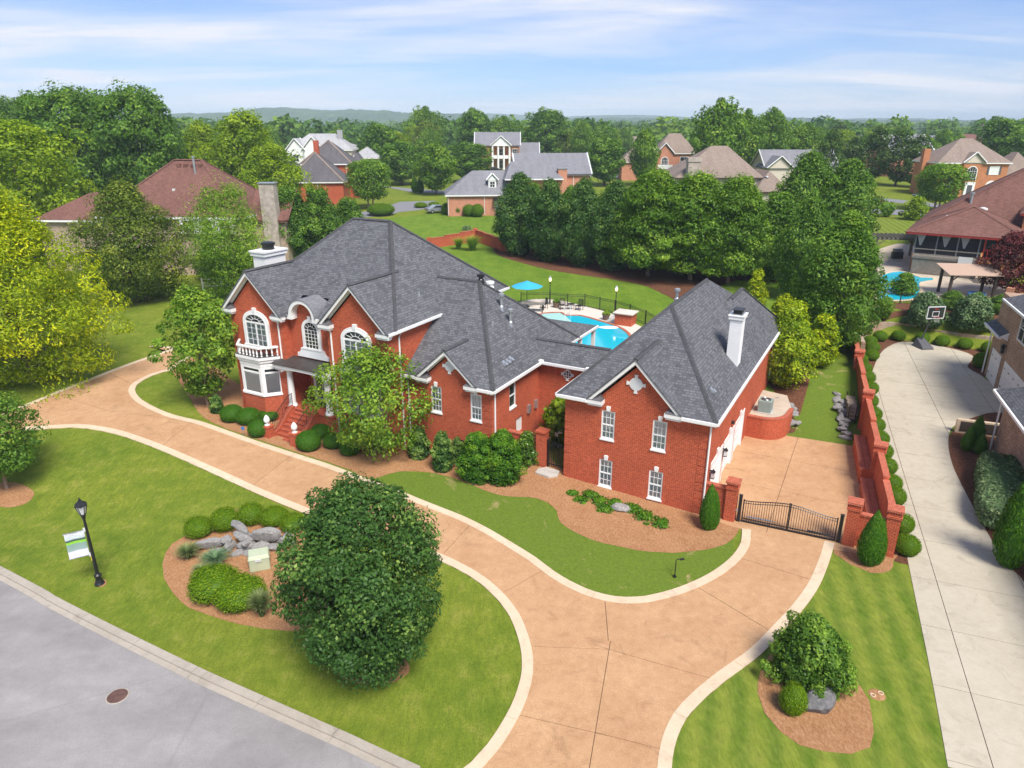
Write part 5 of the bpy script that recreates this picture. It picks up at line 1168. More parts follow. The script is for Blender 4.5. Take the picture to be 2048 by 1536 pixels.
bl = bpy.data.objects.new('boulder', rock(31,.62,.42,.5,.12,3)); C.objects.link(bl); bl.data.materials[0] = MT['boulder_dark']; bl.location = (x+.05,y+.25,.22); bl.rotation_euler = (.1,-.2,.5); tag(bl,'dark grey angular boulder beside the small golden shrub','boulder')
rg = thing('rock_outcrop', 'stacked grey stone outcrop in the lamp-side island bed', 'rock pile', (-12.2,26.6,.2), 0)
for i,(dx,dy,dz,s_,rz,t_) in enumerate([(-1.25,.15,.25,(.75,.42,.30),.3,.1),(-.35,.0,.15,(.38,.32,.26),.9,0),(-.45,.05,.48,(.30,.26,.2),.2,.1),(.35,.1,.18,(.5,.36,.22),.1,0),(.25,.25,.50,(.62,.4,.22),-.3,.2),(.0,.55,.78,(.65,.22,.16),-.6,.3),(1.25,.35,.55,(.75,.5,.42),.1,.1),(1.0,.05,.12,(.5,.35,.2),.2,0),(.7,-.25,.05,(.45,.3,.16),-.1,0),(.1,-.3,.02,(.4,.3,.15),.4,0),(1.7,.0,.12,(.45,.38,.24),.5,0),(2.1,.4,.25,(.5,.4,.3),-.4,0),(-.8,-.2,.08,(.4,.28,.18),.1,0),(.45,-.05,.36,(.36,.26,.14),.8,.1)]):
    put_rock(rg,'stone',i,(dx,dy,dz*1.1+.05),(s_[0]*.95,s_[1]*1.1,s_[2]*1.75),rz,None,t_)
ri = random.Random(3)
r1 = thing('rock_pile', 'pale jumbled rocks at the end of the curved brick retaining wall', 'rock pile', (17.6,41.0,.1))
for i in range(13): put_rock(r1,'stone',i,(ri.uniform(-.35,.45),-.8+i*.2,.15+.06*i+ri.uniform(0,.3)),(ri.uniform(.28,.5),ri.uniform(.22,.36),ri.uniform(.18,.3)),ri.uniform(0,3),None,ri.uniform(-.3,.3))
r2_ = thing('rock_edging', 'bank of grey rocks along the foot of the boundary wall', 'rock pile', (20.9,40.7,.3))
for i in range(26): u = i/25; put_rock(r2_,'stone',i,(-.55+1.35*u+ri.uniform(-.22,.22),-2.0+4.8*u,-.15+.8*u+ri.uniform(0,.25)),(ri.uniform(.25,.45),ri.uniform(.2,.34),ri.uniform(.16,.28)),ri.uniform(0,3),None,ri.uniform(-.3,.3))
x, y = 5.33, 30.21; o = bpy.data.objects.new('garden_rock', rock(17,.55,.3,.28,.2)); C.objects.link(o); o.location = (x,y,G(x,y)+.12); o.rotation_euler = (0,0,-.4); tag(o,'flat grey rock in the mulch below the garage windows','rock')
# log rack
lr = thing('firewood_rack', 'black rack of stacked firewood against the boundary wall', 'firewood', (21.75,41.6,.55), ANG+math.atan2(1,-.133))
MB().tube([(-1.3,-.2,-.2),(-1.3,-.2,1.0)],.03,6).tube([(1.3,-.2,-.1),(1.3,-.2,1.0)],.03,6).tube([(-1.3,-.2,.05),(1.3,-.2,.05)],.03,6).tube([(-1.3,.2,.05),(1.3,.2,.05)],.03,6).tube([(-1.3,-.2,.05),(-1.3,.2,.05)],.03,6).tube([(1.3,-.2,.05),(1.3,.2,.05)],.03,6).tube([(-1.3,.2,.05),(-1.3,.2,1.0)],.03,6).tube([(1.3,.2,.05),(1.3,.2,1.0)],.03,6).build('rack_frame','black_iron',lr)
lg = MB().tube([(0,-.26,0),(0,.26,0)],.07,7).build('log','log_wood',lr); lm = lg.data; bpy.data.objects.remove(lg)
for r_ in range(6):
    for c_ in range(17):
        if r_ == 5 and c_ > 9: continue
        o = bpy.data.objects.new('log', lm); C.objects.link(o); o.parent = lr; o.location = (-1.2+c_*.15+(r_%2)*.07,ri.uniform(-.06,.06),.13+r_*.14); o.rotation_euler = (0,ri.uniform(0,6),0); k_ = ri.uniform(.8,1.1); o.scale = (k_,1,k_)
# street lamp with banner
x, y, z = K['pts']['lamp']; lp = thing('street_lamp', 'black lantern street lamp on a fluted post with a banner on the front lawn', 'street lamp', (x,y,G(x,y)))
MB().lathe([(.20,0),(.20,.05),(.17,.10),(.12,.24),(.11,.34),(.15,.40),(.15,.46),(.085,.52)],14).build('base','black_iron',lp,smooth=False)
MB().lathe([(.075,.5),(.07,1.6),(.048,3.12),(.07,3.14),(.07,3.2),(.10,3.28),(.11,3.36)],12).build('post','black_iron',lp)
ln_ = MB(); hexp = lambda r_,z_: [(r_*math.cos(R(60*i+30)),r_*math.sin(R(60*i+30)),z_) for i in range(6)]
A, B = hexp(.115,3.36), hexp(.215,3.74)
for i in range(6): ln_.tube([A[i],B[i]],.014,5); ln_.tube([B[i],B[(i+1)%6]],.016,5); ln_.tube([A[i],A[(i+1)%6]],.016,5)
ln_.build('lantern_frame','black_iron',lp)
MB().add(hexp(.108,3.36)+hexp(.205,3.74),[(i,(i+1)%6,6+(i+1)%6,6+i) for i in range(6)]).build('lantern_glass','frosted',lp)
MB().lathe([(.25,3.74),(.24,3.78),(.12,3.90),(.05,3.95),(.06,3.99),(.025,4.04),(.0001,4.14)],6).build('lantern_roof','black_iron',lp)
bdir = math.atan2(-.5,-.85); F = Matrix.Rotation(bdir,4,'Z'); MB(F).box(.06,.84,-.014,.014,2.62,2.65).build('banner_arm','galvanized',lp); MB(F).box(.06,.84,-.014,.014,1.46,1.49).build('banner_arm','galvanized',lp)
MB(F).box(.02,.12,-.03,.03,2.56,2.72).build('arm_bracket','frosted',lp); MB(F).box(.02,.12,-.03,.03,1.40,1.56).build('arm_bracket','frosted',lp); MB(F).box(.055,.085,-.03,.03,1.18,1.38).build('tag_strip','banner_yellow',lp)
mb = MB(F); nseg = 8
for i in range(nseg):
    u0, u1 = .10+.70*i/nseg, .10+.70*(i+1)/nseg; w0, w1 = .02*math.sin(i*1.1), .02*math.sin((i+1)*1.1)
    mb.add([(u0,w0,1.49),(u1,w1,1.49),(u1,w1,2.62),(u0,w0,2.62)],[(0,1,2,3)])
bnr = mb.build('banner','banner',lp)
# utility box
x, y, z = K['pts']['utility']; ub = thing('utility_box', 'pale green utility transformer box in the island bed', 'utility box', (x+.1,y+.05,G(x,y)), .35)
MB().box(-.42,.42,-.36,.36,0,.62).build('cabinet','utility_green',ub,bevel=.05); MB().hull([(-.45,-.39,.58),(.45,-.39,.58),(.45,.39,.58),(-.45,.39,.58),(-.40,-.30,.74),(.40,-.30,.74),(.40,.34,.74),(-.40,.34,.74)],[(0,1,5,4),(1,2,6,5),(2,3,7,6),(3,0,4,7),(4,5,6,7),(3,2,1,0)]).build('lid','utility_green',ub,bevel=.04); MB().box(-.16,.10,-.402,-.36,.50,.62).build('lock_plate','frosted',ub)
# bollard light on the lawn edge
x, y, z = K['pts']['pathlight']; pl_ = thing('drive_light', 'small black hooked light beside the curving driveway edge', 'garden light', (x,y,G(x,y)), .2)
MB().tube([(0,0,0),(0,0,.86),(.05,0,.90),(.30,0,.90)],.022,6).build('stem','black_iron',pl_); MB().box(.16,.36,-.05,.05,.86,.90).build('lamp_head','black_iron',pl_); MB().box(-.06,.06,-.06,.06,0,.1).build('foot','black_iron',pl_)
x, y = -15.5, 36.9; z = G(x,y); yg = thing('alarm_sign', 'tiny round blue and white yard sign between the clipped front shrubs', 'sign', (x,y,z), -.3); MB().tube([(0,0,0),(0,0,.5)],.012,5).build('stake','galvanized',yg); MB(Matrix.Translation((0,-.01,.55))).slab([(.12*math.cos(6.28*i/8),.12*math.sin(6.28*i/8)) for i in range(8)],-.008,.008).build('plate','tub_blue',yg)
# ------------------------------------------------------------------ pool terrace
DZ = .10
pd_ = patch('pool_deck', K['pool_deck'], 'deck_pale', DZ, 1.5, .16)
bm = drape_bm(smooth_line(K['pool']+[K['pool'][0]],.8)[:-1], 1.5); zp = G(5,58)+DZ
pw = sheet('pool_water', bm.faces[:], 'pool_water', 0, None, 0, zf=lambda x,y: max(G(x,y)+DZ+.014, 0)); tag(pw, kind='structure'); bm.free()
ps = patch('pool_shelf', [K['pool'][0],K['pool'][1],K['pool'][2],(5.2,58.9),(3.6,58.2),(2.3,58.9)], 'pool_shelf', DZ+.022, 1.5, 0, 0, False)
cop = MB().box(0,.01,0,.01,0,.01).build('pool_coping','coping_red'); tag(cop, kind='structure'); cop.location = (3,59,1.5)
bpy.data.objects.remove(cop)
cop = bpy.data.objects.new('pool_coping', None); C.objects.link(cop); tag(cop, kind='structure')
ribbon(smooth_line(K['pool']+[K['pool'][0]],.8), .28, 1, 'coping_stone', 'coping_red', DZ+.05, cop, .9, .015, .06)
foam = MB().lathe([(.75,0),(.6,.03),(.3,.05),(.0001,.06)],14).build('pool_splash','foam'); foam.location = (8.2,57.2,G(8.2,57.2)+DZ+.03); foam.scale = (1.2,.6,1); tag(foam,'white splash where the water jets meet the pool','splash')
wf = thing('water_feature', 'square brick water feature with white stone cap at the pool edge', 'fountain', (9.75,58.3,G(9.75,58.3)+DZ), ANG)
MB().box(-.75,.75,-.65,.65,-.2,1.0).build('pedestal','brick_red',wf); MB().hull([(-.9,-.8,1.0),(.9,-.8,1.0),(.9,.8,1.0),(-.9,.8,1.0),(-.9,-.8,1.08),(.9,-.8,1.08),(.9,.8,1.08),(-.9,.8,1.08),(0,0,1.22)],[(0,1,5,4),(1,2,6,5),(2,3,7,6),(3,0,4,7),(4,5,8),(5,6,8),(6,7,8),(7,4,8),(3,2,1,0)]).build('cap','deck_pale',wf)
MB().slab([(-1.0,.0),(-.3,.0),(-.3,.55)],-.5,.5).build('spillway','stone_step',wf)
for i,dx in enumerate((-.35,.0,.35)): MB().tube([(-.8-.9*u,dx,.55+.35*u-1.0*u*u) for u in np.linspace(0,1,8)],.02,5).build('water_jet','foam',wf)
# pool fence
FP = [(0.86,65.07),(3.57,64.99),(5.21,64.27),(6.81,64.09),(8.08,62.95),(9.31,61.82),(10.43,60.3),(11.45,58.24),(12.51,55.03)]
pf = thing('pool_fence', 'black metal picket fence curving behind the swimming pool terrace', 'fence', (0,0,0))
for i in range(len(FP)):
    x,y = FP[i]; z = G(x,y); MB().box(x-.04,x+.04,y-.04,y+.04,z-.1,z+1.32).build('post','black_iron',pf)
    if i < len(FP)-1:
        q = FP[i+1]; z2 = G(*q); a, b = Vector((x,y,z)), Vector((*q,z2)); m = MB()
        for h in (.2,1.08,1.22): m.tube([a+Vector((0,0,h)), b+Vector((0,0,h))],.018,4)
        rl_ = m.build('rails','black_iron',pf); m = MB(); n = int((b-a).length/.115)
        for k_ in range(1,n): p = a.lerp(b,k_/n); m.box(p.x-.008,p.x+.008,p.y-.008,p.y+.008,p.z+.05,p.z+1.26)
        tag(m.build('pickets','black_iron',rl_), kind='stuff')
def pool_lamp(x,y,label):
    t_ = thing('pool_lamp',label,'lamp post',(x,y,G(x,y)),0,'lamp posts by the pool fence')
    MB().lathe([(.13,0),(.13,.06),(.07,.15),(.055,1.3),(.08,1.32),(.035,1.36),(.035,2.1),(.07,2.14),(.08,2.2)],10).build('post','black_iron',t_)
    MB().lathe([(.07,2.2),(.11,2.28),(.12,2.44),(.09,2.5)],10).build('globe','lamp_warm',t_); MB().lathe([(.15,2.5),(.12,2.58),(.03,2.66),(.0001,2.72)],10).build('hood','galvanized',t_)
pool_lamp(3.62,65.6,'lit lamp post behind the pool, the one nearer the blue parasol'); pool_lamp(9.33,61.5,'lit lamp post behind the pool, the one nearer the brick water feature')
x,y = 1.4,64.2; um = thing('parasol','open sky blue parasol on the pool terrace','umbrella',(x,y,G(x,y)+DZ))
MB().tube([(0,0,0),(0,0,2.45)],.025,8).build('pole','black_iron',um); n=8; rim=[(1.5*math.cos(6.2832*i/n),1.5*math.sin(6.2832*i/n),1.95) for i in range(n)]
MB().add(rim+[(.28*math.cos(6.2832*i/n),.28*math.sin(6.2832*i/n),2.38) for i in range(n)]+[(0,0,2.5)],[(i,(i+1)%n,n+(i+1)%n,n+i) for i in range(n)]+[(n+i,n+(i+1)%n,2*n) for i in range(n)]).build('canopy','umbrella_blue',um); MB().lathe([(.28,0),(.28,.08),(.05,.12)],12).build('base','black_iron',um)
def chair(x,y,rz,label):
    t_ = thing('patio_chair',label,'chair',(x,y,G(x,y)+DZ),rz,'dark metal chairs round the pool')
    MB().box(-.26,.26,-.26,.26,.40,.44).build('seat','dark_bronze',t_); m = MB().box(-.26,-.22,.22,.26,.44,1.0).box(.22,.26,.22,.26,.44,1.0).box(-.26,.26,.22,.26,.96,1.0)
    for i in range(6): xx = -.18+i*.072; m.box(xx-.012,xx+.012,.23,.25,.44,.97)
    m.build('backrest','dark_bronze',t_)
    for sx in (-.24,.24):
        for sy in (-.24,.24): MB().box(sx-.018,sx+.018,sy-.018,sy+.018,0,.40).build('leg','dark_bronze',t_)
        MB().box(sx-.025,sx+.025,-.26,.24,.62,.65).build('armrest','dark_bronze',t_)
    return t_
chair(3.0,63.6,-1.2,'dark metal chair at the end of the poolside dining table'); chair(4.7,63.2,.1,'dark metal chair against the pool fence left of small table'); chair(6.2,62.9,-.7,'dark metal chair turned sideways beyond the pool handrail')
x,y = to_xy(-11.6,11.2); chair(x,y,2.6,'black metal chair under the patio roof by white post'); x,y = to_xy(-10.0,12.3); chair(x,y,1.5,'black metal chair facing the pool between the two roofs')
x,y = 5.45,63.2; ta = thing('side_table','small dark metal table between two poolside chairs','table',(x,y,G(x,y)+DZ)); MB().lathe([(.35,.5),(.35,.53)],16).build('table_top','dark_bronze',ta)
for i in range(4): MB().tube([(.3*math.cos(1.57*i),.3*math.sin(1.57*i),0),(.24*math.cos(1.57*i),.24*math.sin(1.57*i),.5)],.015,5).build('leg','dark_bronze',ta)
x,y = 1.9,62.7; ta = thing('dining_table','long dark poolside dining table below the blue parasol','table',(x,y,G(x,y)+DZ),-.2)
for i in range(5): MB().box(-1.1,1.1,-.45+i*.18,-.29+i*.18,.70,.74).build('slat','wood_grey',ta)
for sx in (-.95,.95):
    for sy in (-.36,.36): MB().box(sx-.04,sx+.04,sy-.04,sy+.04,0,.70).build('leg','dark_bronze',ta)
hr = thing('pool_handrail','bent white metal handrail at the pool steps','handrail',(4.75,61.3,G(4.75,61.3)+DZ))
for dx in (0,.5): MB().tube([(dx,.25,0),(dx,.25,.75),(dx,.15,.86),(dx,-.05,.80),(dx,-.5,.0)],.022,7).build('rail','frosted',hr)
def planter(x,y,label,mat='terracotta'):
    t_ = thing('planter',label,'planter',(x,y,G(x,y)+DZ),0,'barrel planters on the pool terrace'); MB().lathe([(.24,0),(.33,.42),(.35,.44),(.35,.5),(.31,.5),(.30,.45),(.0001,.45)],14).build('pot',mat,t_); return t_
PLANT = [planter(4.15,63.9,'brown barrel planter of trailing green against the pool fence'),planter(8.25,59.6,'brown barrel planter with yellow green plant beside the pool edge')]
# ------------------------------------------------------------------ planting
def leaf_mesh(name, P, Nn, size, tint, mat, aspect=.55, rg=None, droop=0.0):
    n = len(P); rg = rg or np.random.default_rng(1)
    Nn = Nn/np.maximum(np.linalg.norm(Nn,axis=1,keepdims=True),1e-6)
    T = rg.normal(size=(n,3)); T[:,2] -= droop; T -= Nn*(T*Nn).sum(1,keepdims=True); T /= np.maximum(np.linalg.norm(T,axis=1,keepdims=True),1e-6)
    B = np.cross(Nn,T); s = size[:,None]
    V = np.empty((n,4,3)); V[:,0] = P-T*s*.5; V[:,1] = P+B*s*aspect*.5-Nn*s*.10; V[:,2] = P+T*s*.5; V[:,3] = P-B*s*aspect*.5-Nn*s*.10
    me = bpy.data.meshes.new(name); me.vertices.add(4*n); me.vertices.foreach_set('co', V.reshape(-1).astype('f4'))
    me.loops.add(4*n); me.loops.foreach_set('vertex_index', np.arange(4*n,dtype='i4'))
    me.polygons.add(n); me.polygons.foreach_set('loop_start', np.arange(0,4*n,4,dtype='i4')); me.polygons.foreach_set('loop_total', np.full(n,4,dtype='i4'))
    me.update(calc_edges=True); a = me.attributes.new('tint','FLOAT','FACE'); a.data.foreach_set('value', np.clip(tint,0,1).astype('f4'))
    me.materials.append(MT[mat]); return me
PROF = {  # radius profile over crown height 0..1
 'round': lambda h: np.sqrt(np.clip(1-(2*h-1)**2,0.02,1)), 'oval': lambda h: np.clip(np.sin(np.pi*np.clip(h*.9+.06,0,1))**.7,.05,1),
 'cone': lambda h: np.clip((1-h)**.8*np.clip(h*9,.3,1),.04,1), 'egg': lambda h: np.clip(np.sin(np.pi*np.clip(h,0,1)**.72)**.75,.06,1),
 'spread': lambda h: np.clip(np.sin(np.pi*np.clip(h*.72+.28,0,1))**.5*(0.45+.75*h),.08,1.05), 'column': lambda h: np.clip(np.minimum(h*6,1)*(1-h**3.2)**.7,.06,1),
 'dome': lambda h: np.clip((1-h**2.2)**.5*(.82+.18*np.minimum(h*5,1)),.05,1)}
def crown_mesh(name, prof, h0, h, r, M, n, cr, leaf, mat, seed, inner=.35, flat=.8, droop=0.0, aspect=.55, up=.35, tb=.42, tv=.20, rmin=.45, clumptint=.16, lump=.22):
    rg = np.random.default_rng(seed); f = PROF[prof]; hc = h-h0
    u = rg.uniform(.02,.98,M); lumpy = 1+.16*np.sin(u*7+rg.uniform(0,6))*1.0; rho = f(u)*r; fr = np.sqrt(rg.uniform(rmin**2,1,M)); an = np.arange(M)*2.39996+rg.uniform(-.4,.4,M)
    ph3 = rg.uniform(0,6.283,4); az = 1+lump*(np.sin(2*an+ph3[0]+3*u)+.8*np.sin(3*an+ph3[1]-5*u)+.7*np.sin(5*an+ph3[2]+9*u))/2.0
    rad = r*cr*rg.uniform(.55,1.45,M); rc = np.maximum(rho*fr*az-rad*.72,0)
    Cn = np.stack([rc*np.cos(an), rc*np.sin(an), h0+np.clip(u*hc+rg.normal(size=M)*.03*hc,rad*.5*flat,hc*(1+.05*np.sin(3*an+ph3[3]))-rad*.55*flat)],1)
    cen = np.array([0,0,h0+hc*.42]); Ps=[];Ns=[];Ts=[]
    for i in range(M):
        d = rg.normal(size=(n,3)); d /= np.linalg.norm(d,axis=1,keepdims=True)
        od = (Cn[i]-cen)/np.array([r,r,hc*.55]); od = od/(np.linalg.norm(od)+1e-6)
        keep = (d@od) > rg.uniform(-1.0,.1,n); d = d[keep]
        k = rg.uniform(.62,1.06,len(d))**.6
        p = Cn[i]+d*k[:,None]*rad[i]*np.array([1,1,flat]); p += rg.normal(size=p.shape)*rad[i]*.07
        p[:,2] -= droop*rad[i]*np.linalg.norm(d[:,:2],axis=1)**2*.6
        Ps.append(p); Ns.append(d*.75+od*.35+np.array([0,0,up])+rg.normal(size=p.shape)*.42)
        Ts.append(tb+rg.normal()*clumptint+rg.normal(size=len(p))*tv)
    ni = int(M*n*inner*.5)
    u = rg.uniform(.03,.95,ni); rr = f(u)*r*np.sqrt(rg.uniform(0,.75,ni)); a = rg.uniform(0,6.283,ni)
    Ps.append(np.stack([rr*np.cos(a),rr*np.sin(a),h0+u*hc],1)); Ns.append(rg.normal(size=(ni,3))); Ts.append(np.full(ni,.12)+rg.normal(size=ni)*.1)  # inner leaves tinted dark: shade inside the crown put into the colour
    P = np.concatenate(Ps); P[:,2] = np.maximum(P[:,2], .03); size = leaf*rg.uniform(.65,1.35,len(P))
    return leaf_mesh(name,P,np.concatenate(Ns),size,np.concatenate(Ts),mat,aspect,rg,droop), Cn
def trunk_mb(h0, h, r, tr, Cn, seed, limbs=7, multi=1, spreadb=.0):
    rr = random.Random(seed); m = MB(); ends = sorted(range(len(Cn)), key=lambda i: rr.random())[:limbs*multi]
    for k in range(multi):
        ang = 6.283*k/multi+rr.random(); bx, by = (spreadb*math.cos(ang), spreadb*math.sin(ang)) if multi > 1 else (0,0)
        tx, ty = bx*2.2+rr.uniform(-.12,.12)*r, by*2.2+rr.uniform(-.12,.12)*r
        t_ = tr/(multi**.5); m.tube([(bx,by,-.3),(bx*1.1,by*1.1,.12),(bx*1.3,by*1.3,h0*.6),(tx*.7,ty*.7,h0+(h-h0)*.3),(tx,ty,h0+(h-h0)*.75)],[t_*1.7,t_*1.15,t_*.95,t_*.65,t_*.15],8)
        for i in ends[k*limbs:(k+1)*limbs]:
            c = Cn[i]; zs = h0*.75+(c[2]-h0*.75)*rr.uniform(.1,.45); f_ = zs/(h0+(h-h0)*.75)
            a = (tx*f_*.7+bx*(1-f_),ty*f_*.7+by*(1-f_),zs); mid = ((a[0]+c[0])/2+rr.uniform(-.1,.1)*r,(a[1]+c[1])/2+rr.uniform(-.1,.1)*r,(a[2]+c[2])/2+.04*h)
            m.tube([a,mid,tuple(c)],[t_*.42,t_*.26,t_*.08],5)
    return m
def make_tree(name, label, p, prof, mat, M=40, n=160, cr=.30, leaf=.22, h0=.18, seed=1, tr=.16, bark='bark', limbs=7, multi=1, group=None, cat='tree', rz=None, **kw):
    x,y,z,h,r = p; t_ = thing(name,label,cat,(x,y,G(x,y)-.02),0 if rz is None else rz,group)
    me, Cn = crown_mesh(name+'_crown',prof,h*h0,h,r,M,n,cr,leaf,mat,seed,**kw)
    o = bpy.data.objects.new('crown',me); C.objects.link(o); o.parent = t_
    trunk_mb(h*h0,h,r,tr,Cn,seed,limbs,multi,r*.06).build('trunk',bark,t_,smooth=True); return t_
T = K['trees']; S = K['shrubs']; T['porchTree'][4] *= 1.1
def sc_copy(proto, p, label, ph, pr, rz=None, group=None): 
    x,y,z,h,r = p; return dup(proto,(x,y,G(x,y)-.02),rnd.uniform(0,6.28) if rz is None else rz,(r/pr,r/pr,h/ph),label,group)
# --- trees of the front garden and around the house
make_tree('globe_tree','dense round dark green tree on the front lawn beside the island bed',T['globe'],'round','leaf_deep',190,330,.20,.125,.07,11,.17,'bark',9,2,rmin=.6,tv=.19,tb=.34,clumptint=.22,aspect=.6,lump=.10)
make_tree('lawn_tree','small dark green round-headed tree in a mulch ring at the left lawn edge',(T['lefttree'][0]-.2,T['lefttree'][1],0,5.0,2.65),'round','leaf_green',75,190,.28,.15,.22,12,.09,'bark_pale',6)
make_tree('bay_tree','airy bright green multi-stem tree in front of the balustraded bay window',T['bayTree'],'oval','leaf_mid',95,170,.25,.20,.14,13,.12,'bark_pale',4,3,tb=.55,inner=.12,rmin=.3)
make_tree('porch_tree','loose airy green tree right of the porch steps, covering the tall arched window',T['porchTree'],'round','leaf_mid',120,150,.21,.19,.10,14,.11,'bark_pale',5,3,tb=.55,inner=.08,rmin=.25,clumptint=.2)
make_tree('feathery_tree','large yellow green feathery tree at the left edge of the lawn',(-33.2,45.5,1.26,12.6,6.9),'egg','leaf_gold',230,300,.19,.23,.03,15,.25,'bark',9,1,droop=.5,tb=.40,aspect=.36,clumptint=.18)
make_tree('olive_conifer','dark olive dense tree standing in front of the brown-roofed house',[*T['cypress'][:4],T['cypress'][4]*1.15],'egg','leaf_olive',180,200,.19,.23,.05,16,.24,'bark',7,2,rmin=.55,tb=.45,clumptint=.2,inner=.6)
make_tree('willowy_tree','wispy pale green tree with bare tan forked trunks behind the white chimney',[*T['willowy'][:3],T['willowy'][3]*1.05,T['willowy'][4]*1.25],'spread','leaf_mid',130,230,.24,.26,.12,17,.16,'bark_pale',6,3,droop=.6,inner=.10,tb=.6,aspect=.3)
# --- columnar pears, protos then copies
for k_ in ('pear1','pear2','pear3','pear4'): T[k_][4] *= 1.30
for k_ in ('zel1','zel2','zel3'): T[k_][4] *= 1.50; T[k_][3] *= 1.03
for k_ in ('oak1','oak5'): T[k_][4] *= 1.25
pear = make_tree('pear_tree','first of the dark pear trees behind the pool, next to the garden wall corner',T['pear1'],'egg','leaf_deep',190,150,.24,.27,.04,21,.16,'bark_pale',6,1,group='row of pear trees behind the pool',tb=.36,inner=.6)
ph,pr_ = T['pear1'][3:5]
for k_,lb in (('pear2','second of the dark pear trees behind the pool, counted from the garden wall corner'),('pear3','third of the dark pear trees behind the pool, counted from the garden wall corner'),('pear4','fourth of the dark pear trees behind the pool, next to the wider spreading trees')): sc_copy(pear,T[k_],lb,ph,pr_,group='row of pear trees behind the pool')
zel = make_tree('zelkova_tree','leftmost of the broad layered trees behind the pool lawn',T['zel1'],'dome','leaf_mid',190,170,.22,.28,.12,22,.20,'bark_pale',8,1,group='broad layered trees behind the pool',flat=.55,up=.6,tb=.36,inner=.8,clumptint=.22)
zh,zr = T['zel1'][3:5]; sc_copy(zel,T['zel2'],'middle one of the broad layered trees behind the pool lawn, yellow tipped',zh,zr,group='broad layered trees behind the pool'); sc_copy(zel,T['zel3'],'rightmost of the broad layered trees, behind the garage roof peak',zh,zr,group='broad layered trees behind the pool')
for c_ in C.objects:
    if c_.get('label','').startswith('middle one'): c_.scale.x *= 1.12
make_tree('oak_tree','biggest dark green bushy tree, standing between garage roof and basketball court',T['oak4'],'egg','leaf_green',190,200,.21,.22,.05,23,.25,'bark',8,1,rmin=.5,tb=.46,clumptint=.2,inner=.6)
oak = make_tree('dark_tree','dark green tree directly behind the garage roof ridge end',T['oak1'],'egg','leaf_green',150,150,.24,.28,.03,24,.2,'bark',7,1,inner=.6,tb=.4)
oh,orr = T['oak1'][3:5]
sc_copy(oak,T['oak2'],'tall dark tree left of two rising behind the tan-roofed house',oh,orr); sc_copy(oak,T['oak3'],'tall dark tree right of two, next to the striped green lawn',oh,orr); sc_copy(oak,T['oak5'],'slim dark tree wedged between the garage roof and the biggest bushy tree',oh,orr)
make_tree('golden_shrub','tall yellow green shrub beside the condenser at the garage flank',(18.6,45.2,1.0,5.6,2.3),'egg','leaf_lime',90,120,.25,.19,.04,25,.08,'bark',4,3,tb=.5,inner=.45,cat='shrub',clumptint=.22)
gs = make_tree('golden_shrub','yellow green shrub peeping over the rear of the garage roof',T['golden2'],'egg','leaf_gold',45,90,.3,.20,.04,26,.06,'bark',4,2,tb=.35,cat='shrub')
sc_copy(gs,T['golden3'],'small yellow green shrub tip above the garage roof peak',*T['golden2'][3:5]); sc_copy(gs,(20.4,48.8,1.5,4.4,1.7),'yellow green shrub in the middle of the clump behind the garage',*T['golden2'][3:5]); sc_copy(gs,(22.0,47.5,1.6,3.8,1.5),'yellow green shrub nearest the stepped boundary wall',*T['golden2'][3:5])
# --- left background
big = make_tree('tall_tree','very tall dark tree left of the brown roof, left one of the towering pair',T['tallA'],'round','leaf_green',170,170,.20,.58,.12,31,.4,'bark',7,1,inner=.5,rmin=.5)
bh,br_ = T['tallA'][3:5]
sc_copy(big,T['tallB'],'very tall dark tree above the brown roof, right one of the towering pair',bh,br_); sc_copy(big,T['tallC'],'tall tree on the far left horizon, the outer of the two at the frame edge',bh,br_); sc_copy(big,T['tallD'],'tall tree on the far left horizon, just left of the towering pair',bh,br_)
make_tree('pale_tree','broad pale green tree at the left edge behind the feathery tree',T['pale_left'],'round','leaf_lime',150,160,.22,.42,.08,32,.3,'bark',7,1,tb=.3,inner=.5,flat=.6)
lime = make_tree('lime_tree','tall lime green tree rising right of the brown roof ridge',T['lime1'],'round','leaf_lime',120,140,.23,.5,.1,33,.3,'bark',6,1,tb=.36,inner=.5)
lh,lr_ = T['lime1'][3:5]
for k_,lb in (('lime2','lime green tree in front of the dark double-hipped roof'),('lime3','lime green tree behind the brown roof\'s right hip'),('lime4','small lime green tree just right of the towering pair')): sc_copy(lime,T[k_],lb,lh,lr_)
ev = make_tree('evergreen','dark evergreen left of the main roof peak, the largest of three',T['ever1'],'oval','leaf_green',120,130,.27,.28,.06,34,.2,'bark',5,1,inner=.6,group='dark evergreens left of the main roof peak')
eh,er = T['ever1'][3:5]; sc_copy(ev,T['ever2'],'dark evergreen left of the main roof peak, the middle of three',eh,er,group='dark evergreens left of the main roof peak'); sc_copy(ev,T['ever3'],'dark evergreen closest to the main roof peak, the smallest of three',eh,er,group='dark evergreens left of the main roof peak')
